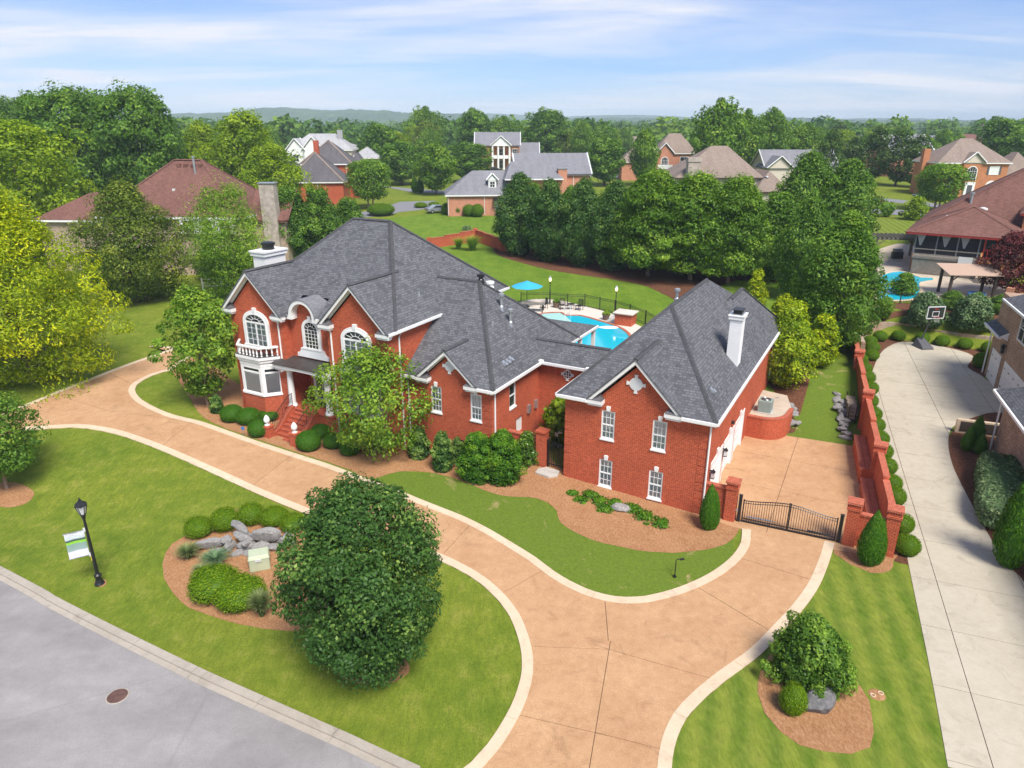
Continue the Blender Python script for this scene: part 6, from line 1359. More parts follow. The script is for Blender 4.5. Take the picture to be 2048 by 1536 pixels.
# --- middle and right background
md = make_tree('street_tree','spreading light green tree with forked trunk beside the back street',T['back1'],'spread','leaf_mid',95,120,.25,.42,.25,41,.22,'bark_pale',7,2,inner=.35,flat=.6)
mh,mr = T['back1'][3:5]
sc_copy(md,T['spread'],'spreading green tree with dark forked trunk beside the parked green car',mh,mr)
rd = make_tree('round_tree','round dark green tree left of the pink-roofed distant house',T['back2'],'round','leaf_green',95,110,.25,.6,.12,42,.3,'bark',5,1,inner=.5)
rh,rr_ = T['back2'][3:5]
for k_,lb in (('back3','wide green street tree left of the slim lawn tree'),('back5','bushy green tree hiding the left half of the columned house'),('back8','tall dark tree pair behind the columned house, left side'),('back13','dark round tree right of the grey-roofed salmon brick house'),('back10','tall irregular tree behind the columned house, right side'),('rmid5','large green tree behind the right-hand orange brick house'),('rmid6','dark tree at the right frame edge behind the orange brick house')): sc_copy(rd,T[k_],lb,rh,rr_)
lg2 = make_tree('light_tree','light green upright tree standing on the lawn of the back street corner',T['back4'],'oval','leaf_mid',95,110,.26,.5,.16,43,.2,'bark',5,1,inner=.5)
lh2,lr2 = T['back4'][3:5]
for k_,lb in (('back6','tall light green tree far behind the slim lawn tree'),('back11','light green round tree right of the columned house'),('back14','slim light green conical tree left of the arched-window brick house'),('back9','mid-green tree filling the gap behind the columned house'),('back15','small light green tree at the horizon right of the columned house'),('rtall1','tallest lime-tinted tree breaking the right horizon'),('rtall2','tall tree just right of the tallest horizon tree'),('rtall3','third tree of the horizon-breaking group on the right'),('rtall4','broad green tree right of the horizon-breaking group'),('rmid4','small rounded tree left of the utility pole')): sc_copy(lg2,T[k_],lb,lh2,lr2)
mg = make_tree('magnolia','olive magnolia dotted with white blossom behind the wide street tree',T['back7'],'round','leaf_olive',55,80,.3,.6,.08,44,.2,'bark',5,1,inner=.5)
me,_ = crown_mesh('blossom','round',1.2,T['back7'][3],T['back7'][4],30,2,.30,.55,'leaf_grass',45,inner=0,tb=1.2); me.materials[0] = MT['flower_cream']; o = bpy.data.objects.new('blossom',me); C.objects.link(o); o.parent = mg
sc_copy(mg,T['back12'],'olive magnolia with cream blossom right of the columned house',*T['back7'][3:5])
pn = make_tree('pine_tree','dull dark pine left of the far paddock, leftmost of the pine group',T['rmid1'],'oval','leaf_pine',45,80,.32,.6,.1,46,.25,'bark',5,1,inner=.5)
for k_,lb in (('rmid2','dull dark pine in the middle of the pine group'),('rmid3','dull dark pine, rightmost of the pine group'),('rmid7','dull dark pine half hidden behind the tall dark trees'),('rmid8','dark pine above the grey roof behind the tan-roofed house')): sc_copy(pn,T[k_],lb,*T['rmid1'][3:5])
make_tree('red_maple','burgundy-leaved maple overhanging the neighbouring pool terrace',T['maple'],'dome','leaf_red',70,140,.26,.24,.12,47,.12,'bark',6,2,tb=.45,inner=.6,flat=.55)
make_tree('red_sapling','little red-leaved tree beside the back road',T['redlittle'],'round','leaf_red',14,60,.4,.3,.3,48,.06,'bark',4,1)
make_tree('vase_shrub','clipped vase-shaped dark shrub beside the back road',T['vase'],'spread','leaf_green',26,90,.36,.3,.2,49,.1,'bark',4,1,cat='shrub',inner=.7); make_tree('bushy_shrub','rounded bright green bush beside the back road',T['bushy'],'dome','leaf_lime',34,100,.34,.32,.02,50,.08,'bark',3,1,cat='shrub',inner=.7,tb=.3)
make_tree('poolside_shrub','light green shrub in front of the neighbouring pool',T['poolbush'],'dome','leaf_mid',34,100,.34,.2,.04,51,.05,'bark',4,2,cat='shrub',inner=.6); make_tree('weeping_shrub','small weeping green tree on the slope left of the basketball hoop',T['weep'],'spread','leaf_mid',20,70,.36,.2,.2,52,.05,'bark',4,1,droop=.6)
hl = make_tree('holly_bush','grey green dome-shaped holly, left of two above the basketball court',T['holly1'],'dome','leaf_holly',60,130,.30,.2,.03,53,.08,'bark',4,2,cat='shrub',inner=.9,group='holly domes above the basketball court',rmin=.7); sc_copy(hl,T['holly2'],'grey green dome-shaped holly, right of two above the basketball court',*T['holly1'][3:5],group='holly domes above the basketball court')
sc_copy(hl,(43.0,56.8,1.5,2.2,1.5),'dark green shrub behind the neighbour\'s roof corner above the court',*T['holly1'][3:5])
for i,(x,y,lb) in enumerate(((40.2,62.6,'dark shrub below the tan canopy, leftmost of three'),(42.0,61.9,'dark shrub below the tan canopy, middle of three'),(43.6,61.0,'dark shrub below the tan canopy, rightmost of three'))): sc_copy(oak,(x,y,0,1.7,1.3),lb,oh*.97,orr,group='shrubs below the tan canopy')
# --- shrubs
def ball_proto(name, label, mat, n=3200, leaf=.075, seed=1, prof='ball', rough=.03, tb=.45, cat='shrub', aspect=.5, tv=.2, lump=0.06):
    """clipped shrub of unit radius 1, height 2: dense leaf skin over a solid core painted dark as inner shade"""
    rg = np.random.default_rng(seed); d = rg.normal(size=(n,3)); d /= np.linalg.norm(d,axis=1,keepdims=True)
    ax_ = rg.normal(size=(14,3)); ax_ /= np.linalg.norm(ax_,axis=1,keepdims=True); lum = np.zeros(n)
    for a in ax_: lum += np.exp(-8*(1-(d@a)))*rg.uniform(-1,1)
    k = 1+lum*lump+rg.normal(size=n)*rough
    if prof == 'flame': rr = np.clip(np.sin(np.pi*np.clip((d[:,2]+1)/2,0,1)**.62)**.8,.03,1); P = np.stack([d[:,0]/np.maximum(np.hypot(d[:,0],d[:,1]),.02)*rr*k, d[:,1]/np.maximum(np.hypot(d[:,0],d[:,1]),.02)*rr*k, d[:,2]*.99+1],1)
    else: P = d*k[:,None]; P[:,2] = np.where(P[:,2] < 0, P[:,2]*.95, P[:,2])+.95
    nr = d*1.0+rg.normal(size=(n,3))*.45+np.array([0,0,.25]); ti = tb+lum*.12+rg.normal(size=n)*tv
    me = leaf_mesh(name,P,nr,leaf*rg.uniform(.6,1.4,n),ti,mat,aspect,rg)
    t_ = thing(name,label,cat); o = bpy.data.objects.new('foliage',me); C.objects.link(o); o.parent = t_
    bm = bmesh.new(); bmesh.ops.create_icosphere(bm,subdivisions=3,radius=.93)
    for v in bm.verts:
        if prof == 'flame':
            rr = math.sin(math.pi*max(0,min(1,(v.co.z/.93+1)/2))**.62)**.8; hh = math.hypot(v.co.x,v.co.y) or 1; v.co = Vector((v.co.x/hh*rr*.9, v.co.y/hh*rr*.9, v.co.z+.98))
        else: v.co.z += .93
    cm_ = bpy.data.meshes.new('core'); bm.to_mesh(cm_); bm.free(); a = cm_.attributes.new('tint','FLOAT','FACE'); a.data.foreach_set('value', np.full(len(cm_.polygons),.12,dtype='f4')); cm_.materials.append(MT[mat]); o = bpy.data.objects.new('shade_core',cm_); C.objects.link(o); o.parent = t_  # solid core coloured dark, painting the shade behind the leaf skin
    return t_
def place(o, p, label=None, group=None, first=False, rz=None):
    x,y,z,h,r = p; q = o if first else dup(o)
    q.location = (x,y,G(x,y)-.03); q.scale = (r,r,h/2); q.rotation_euler = (0,0,rnd.uniform(0,6.28) if rz is None else rz)
    if label: q['label'] = label
    if group: q['group'] = group
    return q
bp = ball_proto('clipped_shrub','x','leaf_box',4200,.085,61)
FL = ['clipped green ball shrub left of the porch steps, leftmost of the front row','clipped green ball shrub left of the porch steps, second in the front row','clipped green ball shrub tucked behind, against the bay window brick','clipped green ball shrub next to the left step pedestal','clipped green ball shrub next to the right step pedestal, the largest','clipped green ball shrub behind, against the right cheek of the steps','clipped green ball shrub right of the steps, second from the pedestal','clipped green ball shrub under the loose airy tree right of the steps']
for i in range(8): place(bp,S['ball%d'%i],FL[i],'clipped ball shrubs by the front steps',i==0)
bp2 = ball_proto('boxwood_ball','x','leaf_boxlime',3400,.10,62,tb=.30)
sh_ = []
for i in range(14):
    p = list(S['wall%d'%i]); s_,t_ = to_st(p[0],p[1]); s_ = max(float(s_), 8.12-.133*(float(t_)-.7)+.80); p[0],p[1] = to_xy(s_,float(t_)); p[4] = max(p[4],.56); p[3] = max(p[3],1.0)
    place(bp2,p,'clipped boxwood ball beside the boundary wall, %s from the street end'%ORD[i],'boxwood balls along the boundary wall',i==0)
CP = [(29.2,54.1),(30.3,56.2),(30.9,57.9),(32.5,59.4),(34.2,59.55),(35.9,58.8),(37.2,58.0),(38.6,57.1),(40.0,56.1)]
for i,(x,y) in enumerate(CP): place(bp2,(x,y,0,.98,.60),'clipped boxwood ball round the end of the basketball court, %s from the boundary wall'%ORD[i],'boxwood balls round the court'); C.objects[-1]
mp_ = ball_proto('golden_mound','x','leaf_boxlime',4200,.10,63,rough=.06,tb=.5,lump=.10)
ML = ['lime green mound shrub, leftmost in the arc behind the rock outcrop','lime green mound shrub, second in the arc behind the rock outcrop','lime green mound shrub, middle of the arc behind the rock outcrop','lime green mound shrub, fourth in the arc behind the rock outcrop','lime green mound shrub, rightmost in the arc beside the round tree','large lime green mound shrub, left half of the fused pair in the island bed','large lime green mound shrub, right half of the fused pair in the island bed']
for i in range(7): place(mp_,S['mound%d'%i],ML[i],'lime mound shrubs of the island bed',i==0)
place(mp_,S['smallgold'],'small golden green shrub beside the dark boulder','x'); C.objects
for o in C.objects:
    if o.get('group') == 'x': del o['group']
fl = ball_proto('arborvitae','x','leaf_box',4600,.11,64,'flame',.06,.5,'conifer',.4)
for i,(k_,lb) in enumerate((('abor1','slim pointed green arborvitae left of the iron gate'),('abor2','slim pointed green arborvitae right of the iron gate'),('arb3','small pointed conifer at the neighbour\'s drive corner, left of three'),('arb4','tall pointed conifer at the neighbour\'s drive corner, middle of three'),('arb5','pointed conifer at the neighbour\'s drive corner, nearest the long hedge'),('arb6','large pointed conifer cut by the right frame edge'),)): 
    q = place(fl,S[k_],lb,None,i==0)
for k_,dx,lb in (('abor1',.24,'second short tip of the arborvitae left of the iron gate'),('abor2',.3,'second tip of the arborvitae right of the iron gate')):
    p = list(S[k_]); p[0] += dx; p[3] *= .86; p[4] *= .62; place(fl,p,lb)
cf = T['cone_far1']; place(fl,cf,'dark narrow cone of yew on the back street lawn'); place(fl,(cf[0]+1.5,cf[1]-2,0,3.6,.9),'second narrow yew cone on the back street lawn')
for k_ in ('yew1','yew2'): S[k_][4] *= 1.28; S[k_][3] *= .96
yw = make_tree('round_yew','bright green bushy yew against the wing corner, left of the touching pair',S['yew1'],'dome','leaf_box',120,200,.21,.10,.02,65,.06,'bark',3,2,cat='shrub',inner=.9,tb=.6,rmin=.6); sc_copy(yw,S['yew2'],'bright green bushy yew against the wing corner, right of the touching pair',*S['yew1'][3:5])
ll = make_tree('laurel','glossy dark green laurel under the wing window, largest',S['laurel1'],'dome','leaf_deep',46,110,.32,.15,.02,66,.05,'bark',3,2,cat='shrub',inner=.9,tb=.6); sc_copy(ll,S['laurel2'],'upright glossy laurel in front of the crawl vent',*S['laurel1'][3:5]); sc_copy(ll,S['laurel3'],'small laurel squeezed beside the bushy yews',*S['laurel1'][3:5])
sc_copy(ll,S['darkshrub'],'very dark round shrub under the airy tree left of the bay',*S['laurel1'][3:5])
def blossoms(t_, p, prof, mat, n, size, seed):
    me,_ = crown_mesh('blossoms',prof,.1,p[3],p[4]*1.03,n,2,.16,size,mat,seed,inner=0,tb=1,rmin=.85,aspect=.8); o = bpy.data.objects.new('blossoms',me); C.objects.link(o); o.parent = t_
mleaf('petal_white',(.6,.6,.62),(.72,.72,.74),(.82,.82,.82)); mleaf('petal_cream',(.55,.42,.28),(.7,.58,.42),(.8,.72,.55))
rs = make_tree('rose_bush','dark green shrub dotted with small white flowers beside the brick pier',S['rose'],'dome','leaf_green',50,110,.30,.12,.02,67,.05,'bark',3,2,cat='shrub',inner=.8); blossoms(rs,S['rose'],'dome','petal_white',45,.10,68)
hy = make_tree('hydrangea','tall bright green hydrangea with cream flower heads behind the garden gate',(3.0,37.6,.4,3.0,1.35),'dome','leaf_lime',52,80,.32,.26,.04,69,.05,'bark',4,2,cat='shrub',inner=.9,tb=.25,aspect=.8,clumptint=.25); blossoms(hy,(0,0,0,3.0,1.35),'dome','petal_cream',14,.30,70)
rsb = make_tree('rounded_shrub','large glossy green rounded shrub in the boulder bed by the driveway mouth',S['rightshrub'],'dome','leaf_green',110,210,.235,.115,.04,71,.08,'bark',4,3,cat='shrub',inner=.9,tb=.55,rmin=.65)
dk = ll
for k_,lb in (('hb1','clipped dark hedge bush, leftmost before the salmon brick house'),('hb2','clipped hedge bush, second before the salmon brick house'),('hb3','clipped hedge bush, third before the salmon brick house'),('hb4','clipped hedge bush, next to the white door of the salmon brick house')): place(bp2,S[k_],lb,'hedge bushes before the salmon house')
place(bp2,S['hedge1'],'wide clipped hedge beside the back street'); place(mp_,S['gold1'],'golden shrub left of two at the back street corner'); place(mp_,S['gold2'],'golden shrub right of two at the back street corner'); place(bp2,S['nshrub'],'dark rounded shrub at the corner of the neighbour\'s garage')
for k_ in ('x',):
    for o in C.objects:
        if o.get('label','').startswith(('wide clipped hedge','dark rounded shrub at')): 
            if 'group' in o: del o['group']
        if o.get('label','').startswith('golden shrub'): o['group'] = 'golden shrubs at the back street corner'
# long grey green hedge beside the neighbour's wall
hd = thing('laurel_hedge','long clipped grey green hedge beside the neighbour\'s stone wall','hedge',(24.6,31.2,0),math.radians(-121.5+90)+math.radians(90))
rg = np.random.default_rng(81); n = 9000; d = rg.normal(size=(n,3)); d /= np.linalg.norm(d,axis=1,keepdims=True)
se = np.sign(d)*np.abs(d)**.55; P = se*np.array([3.6,1.05,.78])*(1+rg.normal(size=(n,1))*.03)+np.array([0,0,.8]); P[:,2] = np.maximum(P[:,2],.05)
me = leaf_mesh('hedge',P,d+rg.normal(size=(n,3))*.5+np.array([0,0,.3]),.17*rg.uniform(.6,1.4,n),.5+rg.normal(size=n)*.22,'leaf_holly',.4,rg); o = bpy.data.objects.new('foliage',me); C.objects.link(o); o.parent = hd
cb = MB(); bm = bmesh.new(); bmesh.ops.create_icosphere(bm,subdivisions=3,radius=1)
for v in bm.verts: v.co = Vector([math.copysign(abs(c_)**.55,c_)*k_ for c_,k_ in zip(v.co,(3.45,.96,.70))])+Vector((0,0,.76))
m_ = bpy.data.meshes.new('core'); bm.to_mesh(m_); bm.free(); a = m_.attributes.new('tint','FLOAT','FACE'); a.data.foreach_set('value',np.full(len(m_.polygons),.1,dtype='f4')); m_.materials.append(MT['leaf_holly']); o = bpy.data.objects.new('shade_core',m_); C.objects.link(o); o.parent = hd  # solid filler tinted dark to paint the shade inside the hedge
# ornamental grasses
def grass(name,label,p,mat,n=420,seed=1,group=None,lean=.9):
    x,y,z,h,r = p; rg = np.random.default_rng(seed); t_ = thing(name,label,'ornamental grass',(x,y,G(x,y)),0,group); V=[];Fc=[];tn=[]
    for i in range(n):
        a = rg.uniform(0,6.283); L = rg.uniform(.55,1.05); o_ = rg.uniform(0,.14)*r; ca,sa = math.cos(a),math.sin(a); pts = []
        out_ = rg.uniform(.25,1.0)*lean
        for u in (0,.35,.7,1.0): rr = o_+r*out_*u**1.6; pts.append((rr*ca,rr*sa,h*L*(u*1.25-.42*u*u*(1+out_*.5))))
        w = .018*max(1,r); b = len(V)
        for k_,pp in enumerate(pts): ww = w*(1-.8*k_/3); V += [(pp[0]-sa*ww,pp[1]+ca*ww,max(pp[2],0)),(pp[0]+sa*ww,pp[1]-ca*ww,max(pp[2],0))]
        for k_ in range(3): Fc.append((b+2*k_,b+2*k_+1,b+2*k_+3,b+2*k_+2)); tn.append(.3+.25*k_+rg.normal()*.15)
    me = bpy.data.meshes.new(name); me.from_pydata(V,[],Fc); me.update(); at_ = me.attributes.new('tint','FLOAT','FACE'); at_.data.foreach_set('value',np.clip(np.array(tn),0,1).astype('f4')); me.materials.append(MT[mat]); o = bpy.data.objects.new('blades',me); C.objects.link(o); o.parent = t_; return t_
grass('fountain_grass','tan-tipped fountain grass clump at the left of the island bed',S['grass1'],'leaf_grass',500,1); grass('blue_grass','blue green arching grass clump between fountain grasses',S['grass2'],'leaf_bluegrass',500,2); grass('fountain_grass','tan-tipped fountain grass behind the fused lime mounds',S['grass3'],'leaf_grass',420,3); grass('fountain_grass','tan-tipped fountain grass clump beside the round dark tree',S['grass4'],'leaf_grass',600,4)
for k_ in ('pampas1','pampas2','pampas3'): S[k_][3] *= 1.5; S[k_][4] *= 1.7
pa = S['pampas2']; grass('pampas_grass','large green grass clump before the angled garden wall, right one',pa,'leaf_mid',420,5); grass('pampas_grass','green grass clump before the angled garden wall, left one',S['pampas1'],'leaf_mid',320,6); make_tree('grey_shrub','grey green shrub in the bend of the garden wall',S['pampas3'],'dome','leaf_holly',20,60,.4,.2,.05,82,.04,'bark',3,1,cat='shrub')
for pl2,mt_ in zip(PLANT,('leaf_mid','leaf_lime')):
    me,_ = crown_mesh('plant','dome',.4,.85,.42,14,40,.4,.12,mt_,83); o = bpy.data.objects.new('plant',me); C.objects.link(o); o.parent = pl2
# creeping juniper patches
jr = random.Random(5); JP = [(4.0,31.5,.4),(4.4,30.9,.5),(4.6,30.2,.4),(5.2,30.75,.4),(5.9,30.3,.5),(6.4,29.6,.55),(7.1,29.0,.5),(3.1,31.6,.3),(3.5,31.0,.35)]
for i,(x,y,r_) in enumerate(JP):
    me,_ = crown_mesh('juniper','dome',.0,.18,r_*1.25,16,60,.4,.10,'leaf_box',90+i,flat=.35,inner=.3,tb=.6,up=.8); t_ = thing('creeping_juniper','low creeping juniper patch below the garage windows, %s counted from the garden gate'%(['third','fourth','fifth','sixth','seventh','eighth','ninth','first','second'][i]),'ground cover',(x,y,G(x,y)+.02),0,'creeping juniper patches'); o = bpy.data.objects.new('foliage',me); C.objects.link(o); o.parent = t_
# ------------------------------------------------------------------ surroundings
def roof_hip(parent, x0,x1,y0,y1,ze,pk,ridge=None,mat='shingle_grey',cap=None,name='roof',fascia='white_paint',oh=.45):
    x0-=oh;x1+=oh;y0-=oh;y1+=oh; cx,cy=(x0+x1)/2,(y0+y1)/2; wx,wy=x1-x0,y1-y0
    if ridge is None: ridge = ((cx-(wx-wy)/2-.4,cy,pk),(cx+(wx-wy)/2+.4,cy,pk)) if wx>wy else ((cx,cy-(wy-wx)/2-.4,pk),(cx,cy+(wy-wx)/2+.4,pk))
    a,b = ridge; v=[(x0,y0,ze),(x1,y0,ze),(x1,y1,ze),(x0,y1,ze),a,b]
    f = [(0,1,5,4),(1,2,5),(2,3,4,5),(3,0,4)] if abs(a[0]-b[0])>=abs(a[1]-b[1]) else [(0,1,4),(1,2,5,4),(2,3,5),(3,0,4,5)]
    r_ = MB().add(v,f).build(name,mat,parent); MB().box(x0+.02,x1-.02,y0+.02,y1-.02,ze-.24,ze-.004).build('fascia',fascia,r_)
    if cap: caps(r_,[(a,b),(v[0],a),(v[1],b if abs(a[0]-b[0])>=abs(a[1]-b[1]) else a),(v[2],b),(v[3],a if abs(a[0]-b[0])>=abs(a[1]-b[1]) else b)],'ridge_cap',cap,.5)
    return r_
def roof_gable(parent,x0,x1,y0,y1,ze,pk,axis='x',mat='shingle_grey',wall=None,oh=.4,name='roof',rake='white_paint'):
    if axis=='x':
        cy=(y0+y1)/2; p=[(x0-oh,y0-oh,ze),(x1+oh,y0-oh,ze),(x1+oh,y1+oh,ze),(x0-oh,y1+oh,ze),(x0-oh,cy,pk),(x1+oh,cy,pk)]; f=[(0,1,5,4),(2,3,4,5)]; e=[((x0,y0,ze-.1),(x0,y1,ze-.1),(x0,cy,pk-.3)),((x1,y0,ze-.1),(x1,y1,ze-.1),(x1,cy,pk-.3))]
    else:
        cx=(x0+x1)/2; p=[(x0-oh,y0-oh,ze),(x1+oh,y0-oh,ze),(x1+oh,y1+oh,ze),(x0-oh,y1+oh,ze),(cx,y0-oh,pk),(cx,y1+oh,pk)]; f=[(1,2,5,4),(3,0,4,5)]; e=[((x0,y0,ze-.1),(x1,y0,ze-.1),(cx,y0,pk-.3)),((x1,y1,ze-.1),(x0,y1,ze-.1),(cx,y1,pk-.3))]
    q=[(a,b,c_-.2) for a,b,c_ in p]; n=6
    ff = f+[tuple(n+i for i in reversed(g)) for g in f]
    r_ = MB().add(p+q,ff).build(name,mat,parent); fa=[]
    ends = ((0,4,3),(1,2,5)) if axis=='x' else ((0,1,4),(2,3,5))
    for a_,b_,c_ in ends:
        apex = c_ if axis!='x' else (b_ if b_>3 else c_)
        for s_ in [i for i in (a_,b_,c_) if i!=apex]: fa.append(MB().tube([p[s_],p[apex]],.13,4).build('rake_board',rake,r_))
    if wall:
        for t3 in e: MB().add(list(t3),[(0,1,2)]).build('gable_wall',wall,parent)
    return r_
def walls(parent,x0,x1,y0,y1,ze,mat,name='wall'): return MB().box(x0,x1,y0,y1,-1.0,ze).build(name,mat,parent)
def bwin(parent,F,cx,z0,w,h,shut=None,cols=2,rows=1,mat='glass_dark',trim='white_paint'):
    win = MB(F).box(cx-w/2-.08,cx+w/2+.08,-.07,.0,z0-.1,z0).box(cx-w/2-.08,cx-w/2,-.07,.0,z0,z0+h).box(cx+w/2,cx+w/2+.08,-.07,0,z0,z0+h).box(cx-w/2-.08,cx+w/2+.08,-.07,0,z0+h,z0+h+.1).build('window',trim,parent)
    MB(F).box(cx-w/2,cx+w/2,-.02,-.005,z0,z0+h).build('pane',mat,win); g=MB(F)
    for i in range(1,cols): x=cx-w/2+w*i/cols; g.box(x-.025,x+.025,-.05,-.02,z0,z0+h)
    for i in range(1,2*rows): z=z0+h*i/(2*rows); g.box(cx-w/2,cx+w/2,-.048,-.021,z-.025,z+.025)
    g.build('muntins',trim,win)
    if shut:
        for sx in (-1,1): MB(F).box(cx+sx*(w/2+.3)-.2,cx+sx*(w/2+.3)+.2,-.06,-.003,z0-.05,z0+h+.05).build('shutter',shut,win)
    return win
def barch(parent,F,cx,z0,hw,zs,mat='glass_dark'):
    o_=[(cx+hw+.16,z0)]+arch_pts(cx,hw+.16,zs,hw+.16,10)+[(cx-hw-.16,z0)]; i_=[(cx+hw,z0)]+arch_pts(cx,hw,zs,hw,10)+[(cx-hw,z0)]
    win=MB(F).slab(o_,-.05,.0).build('arched_window','white_paint',parent); MB(F).slab(i_,-.07,-.052).build('pane',mat,win); g=MB(F)
    for k_ in (-.5,0,.5): g.box(cx+k_*hw*1.0-.02,cx+k_*hw+.02,-.085,-.071,z0,zs+hw*.8)
    for k_ in range(1,5): z=z0+(zs-z0)*k_/4; g.box(cx-hw,cx+hw,-.084,-.0715,z-.02,z+.02)
    g.build('muntins','white_paint',win); return win
def house(name,label,x,y,rz=0.0): return thing(name,label,'house',(x,y,G(x,y)),rz)
FR0 = FRONT
# brown roofed house on the left
h = house('brown_roof_house','two-storey house with big brown hipped roof behind the left trees',-38.0,86,-.06)
walls(h,-8.2,8.2,-6,6,6.4,'brick_grey_tan'); roof_hip(h,-8.2,8.2,-6,6,6.5,12.3,((-1.6,0,12.3),(1.7,0,12.3)),'shingle_brown','shingle_brown')
walls(h,-17,-8.2,-4,5,5.6,'brick_grey_tan','side_wall'); roof_hip(h,-17,-8.2,-4,5,5.8,8.5,None,'shingle_brown',None,'side_roof'); walls(h,8.2,12,-3,4,5.6,'brick_grey_tan','side_wall'); roof_gable(h,8.0,12,-3,4,5.8,8.9,'x','shingle_brown','brick_grey_tan',name='side_roof',rake='shingle_brown')
MB().box(9.6,11.3,-3.6,-2.4,0,9.9).build('chimney','taupe_stone',h); MB().box(9.5,11.4,-3.7,-2.3,9.9,10.0).build('chimney_cap','galvanized',h)
MB(FR0(-6)).box(1.2,7.4,-.35,.0,4.6,6.3).build('window_band','white_paint',h)
for cx in (2.2,4.3,6.4): bwin(h,FR0(-6.36),cx,4.8,1.2,1.3)
bwin(h,FR0(-6),-2.6,1.2,1.6,2.0); bwin(h,FR0(-6),4.2,.9,1.4,1.9); bwin(h,FR0(-6),-5.6,1.2,1.4,2.0)
for i in range(4): MB().box(-1.0+i*.85,-.5+i*.85,-.95,-.5,11.5,11.85).build('roof_vent','shingle_brown',h)
MB().lathe([(.25,10.3),(.12,10.6),(.12,12.6),(.2,12.6),(.2,12.75)],8,(1.5,-1.6,0)).build('roof_pipe','galvanized',h)
MB().box(-.5,-.2,-3.6,-3.2,9.0,9.3).build('roof_vent','frosted',h); MB().box(4.0,4.2,-2.6,-2.3,9.0,9.3).build('roof_vent','frosted',h)
for i_,(x_,y_,r_) in enumerate(((-45,77,2.2),(-41,78,1.8),(-33.5,77.5,2.0),(-31,79,1.7))): sc_copy(oak,(x_,y_,0,3.2+.4*i_,r_),'dark shrub along the foot of the brown-roofed house, %s from its left end'%['first','second','third','fourth'][i_],oh,orr,group='shrubs before the brown-roofed house')
# white rail fence in front of it
wfz = thing('rail_fence','low white rail fence by the trees left of the white chimney','fence',(-29.5,72.5,G(-29.5,72.5)))
for z in (.4,.75,1.1): MB().box(-3,3,-.03,.03,z-.07,z+.07).build('rail','white_paint',wfz)
for x in (-3,-1,1,3): MB().box(x-.06,x+.06,-.06,.06,0,1.25).build('post','white_paint',wfz)
# dark double-hipped house and white house behind
h = house('dark_roof_house','red brick house with steep dark overlapping hipped roofs',-39,152,.08)
walls(h,-5,5.2,2,12,7.2,'brick_red'); roof_hip(h,-5,5.2,2,12,7.4,12.0,((.1,7,12.0),(.2,7.1,12.0)),'shingle_dark','shingle_tan'); walls(h,-8,4.6,-7,4,4.2,'brick_red','front_wall'); roof_hip(h,-6,4.6,-7,4,4.4,9.9,((-1.4,-1.5,9.9),(-1.3,-1.4,9.9)),'shingle_dark','shingle_tan','front_roof'); roof_hip(h,-12,-2,-6.4,3,4.38,8.6,None,'shingle_dark',None,'left_roof'); walls(h,-12,-6.01,-6.4,3,4.2,'brick_red','left_wall')
MB().box(-2.4,-1.4,3.0,4.0,6,12.0).build('chimney','brick_red',h); downspout(h,[(4.2,1.9,7.2),(4.2,1.9,4.5)]); downspout(h,[(-.4,-7.1,4.2),(-.4,-7.1,0)]); roof_hip(h,4.5,7.5,5,11,6.6,9.4,None,'shingle_dark',None,'right_roof'); walls(h,5.22,7.5,5,11,6.5,'brick_red','right_wall')
h = house('white_house','white house with pale grey roof and twin gables beyond the dark hipped roofs',-50,196,.05)
walls(h,-8,8,-5,5,8.2,'cream_stucco'); roof_hip(h,-8,8,-5,5,8.4,12.3,None,'shingle_pale')
for cx,hw,pk in ((-6,2.2,11.2),(-1.6,2.6,11.6)): MB().slab([(cx-hw,0),(cx+hw,0),(cx+hw,8.3),(cx,pk-.3),(cx-hw,8.3)],-6.2,-4.9).build('gable_wall','white_siding',h); roof_gable(h,cx-hw,cx+hw,-6.2,0,8.4,pk,'y','shingle_pale',None,.3,'gable_roof'); bwin(h,FR0(-6.2),cx,5.6,1.3,1.6)
MB().box(4.2,5.5,-2,-1,9,13.2).build('chimney','shingle_pale',h); roof_hip(h,8,15,-4,4,6.4,9.0,None,'shingle_pale',None,'right_roof'); walls(h,8,15,-4,4,6.2,'cream_stucco','right_wall'); bwin(h,FR0(-5),3.0,5.6,1.6,1.6)
# salmon house
h = house('salmon_house','long salmon brick house with grey shingle roof and a white dormer',1.0,134,.10)
walls(h,-.5,12.5,-4.5,5,6.7,'brick_salmon'); roof_gable(h,-.5,12.5,-4.5,5,6.8,10.2,'x','shingle_grey','brick_salmon')
walls(h,-13,1.5,-6,3,3.3,'brick_salmon','low_wall'); roof_hip(h,-13,1.5,-6,3,3.5,7.3,((-8.4,-1.5,7.3),(0,-1.5,7.3)),'shingle_grey',None,'low_roof'); roof_hip(h,-2.5,7,-6.5,1,6.2,8.9,((-1.5,-2.75,8.9),(4.5,-2.75,8.9)),'shingle_grey',None,'mid_roof'); walls(h,-1.8,6.4,-6.2,1,6.1,'brick_salmon','mid_wall')
MB().box(6.6,8.2,-6.0,-4.6,0,7.7).build('chimney','brick_salmon',h); MB().box(6.5,8.3,-6.1,-4.5,7.7,7.9).build('chimney_cap','galvanized',h)
dm = MB().box(-5.7,-4.3,-5.0,-2.0,4.3,5.9).build('dormer','white_siding',h); roof_gable(dm,-5.9,-4.1,-5.1,-1.0,5.9,7.0,'y','white_siding','white_siding',.15,'dormer_roof'); bwin(dm,FR0(-5.0),-5.0,4.7,.8,.9)
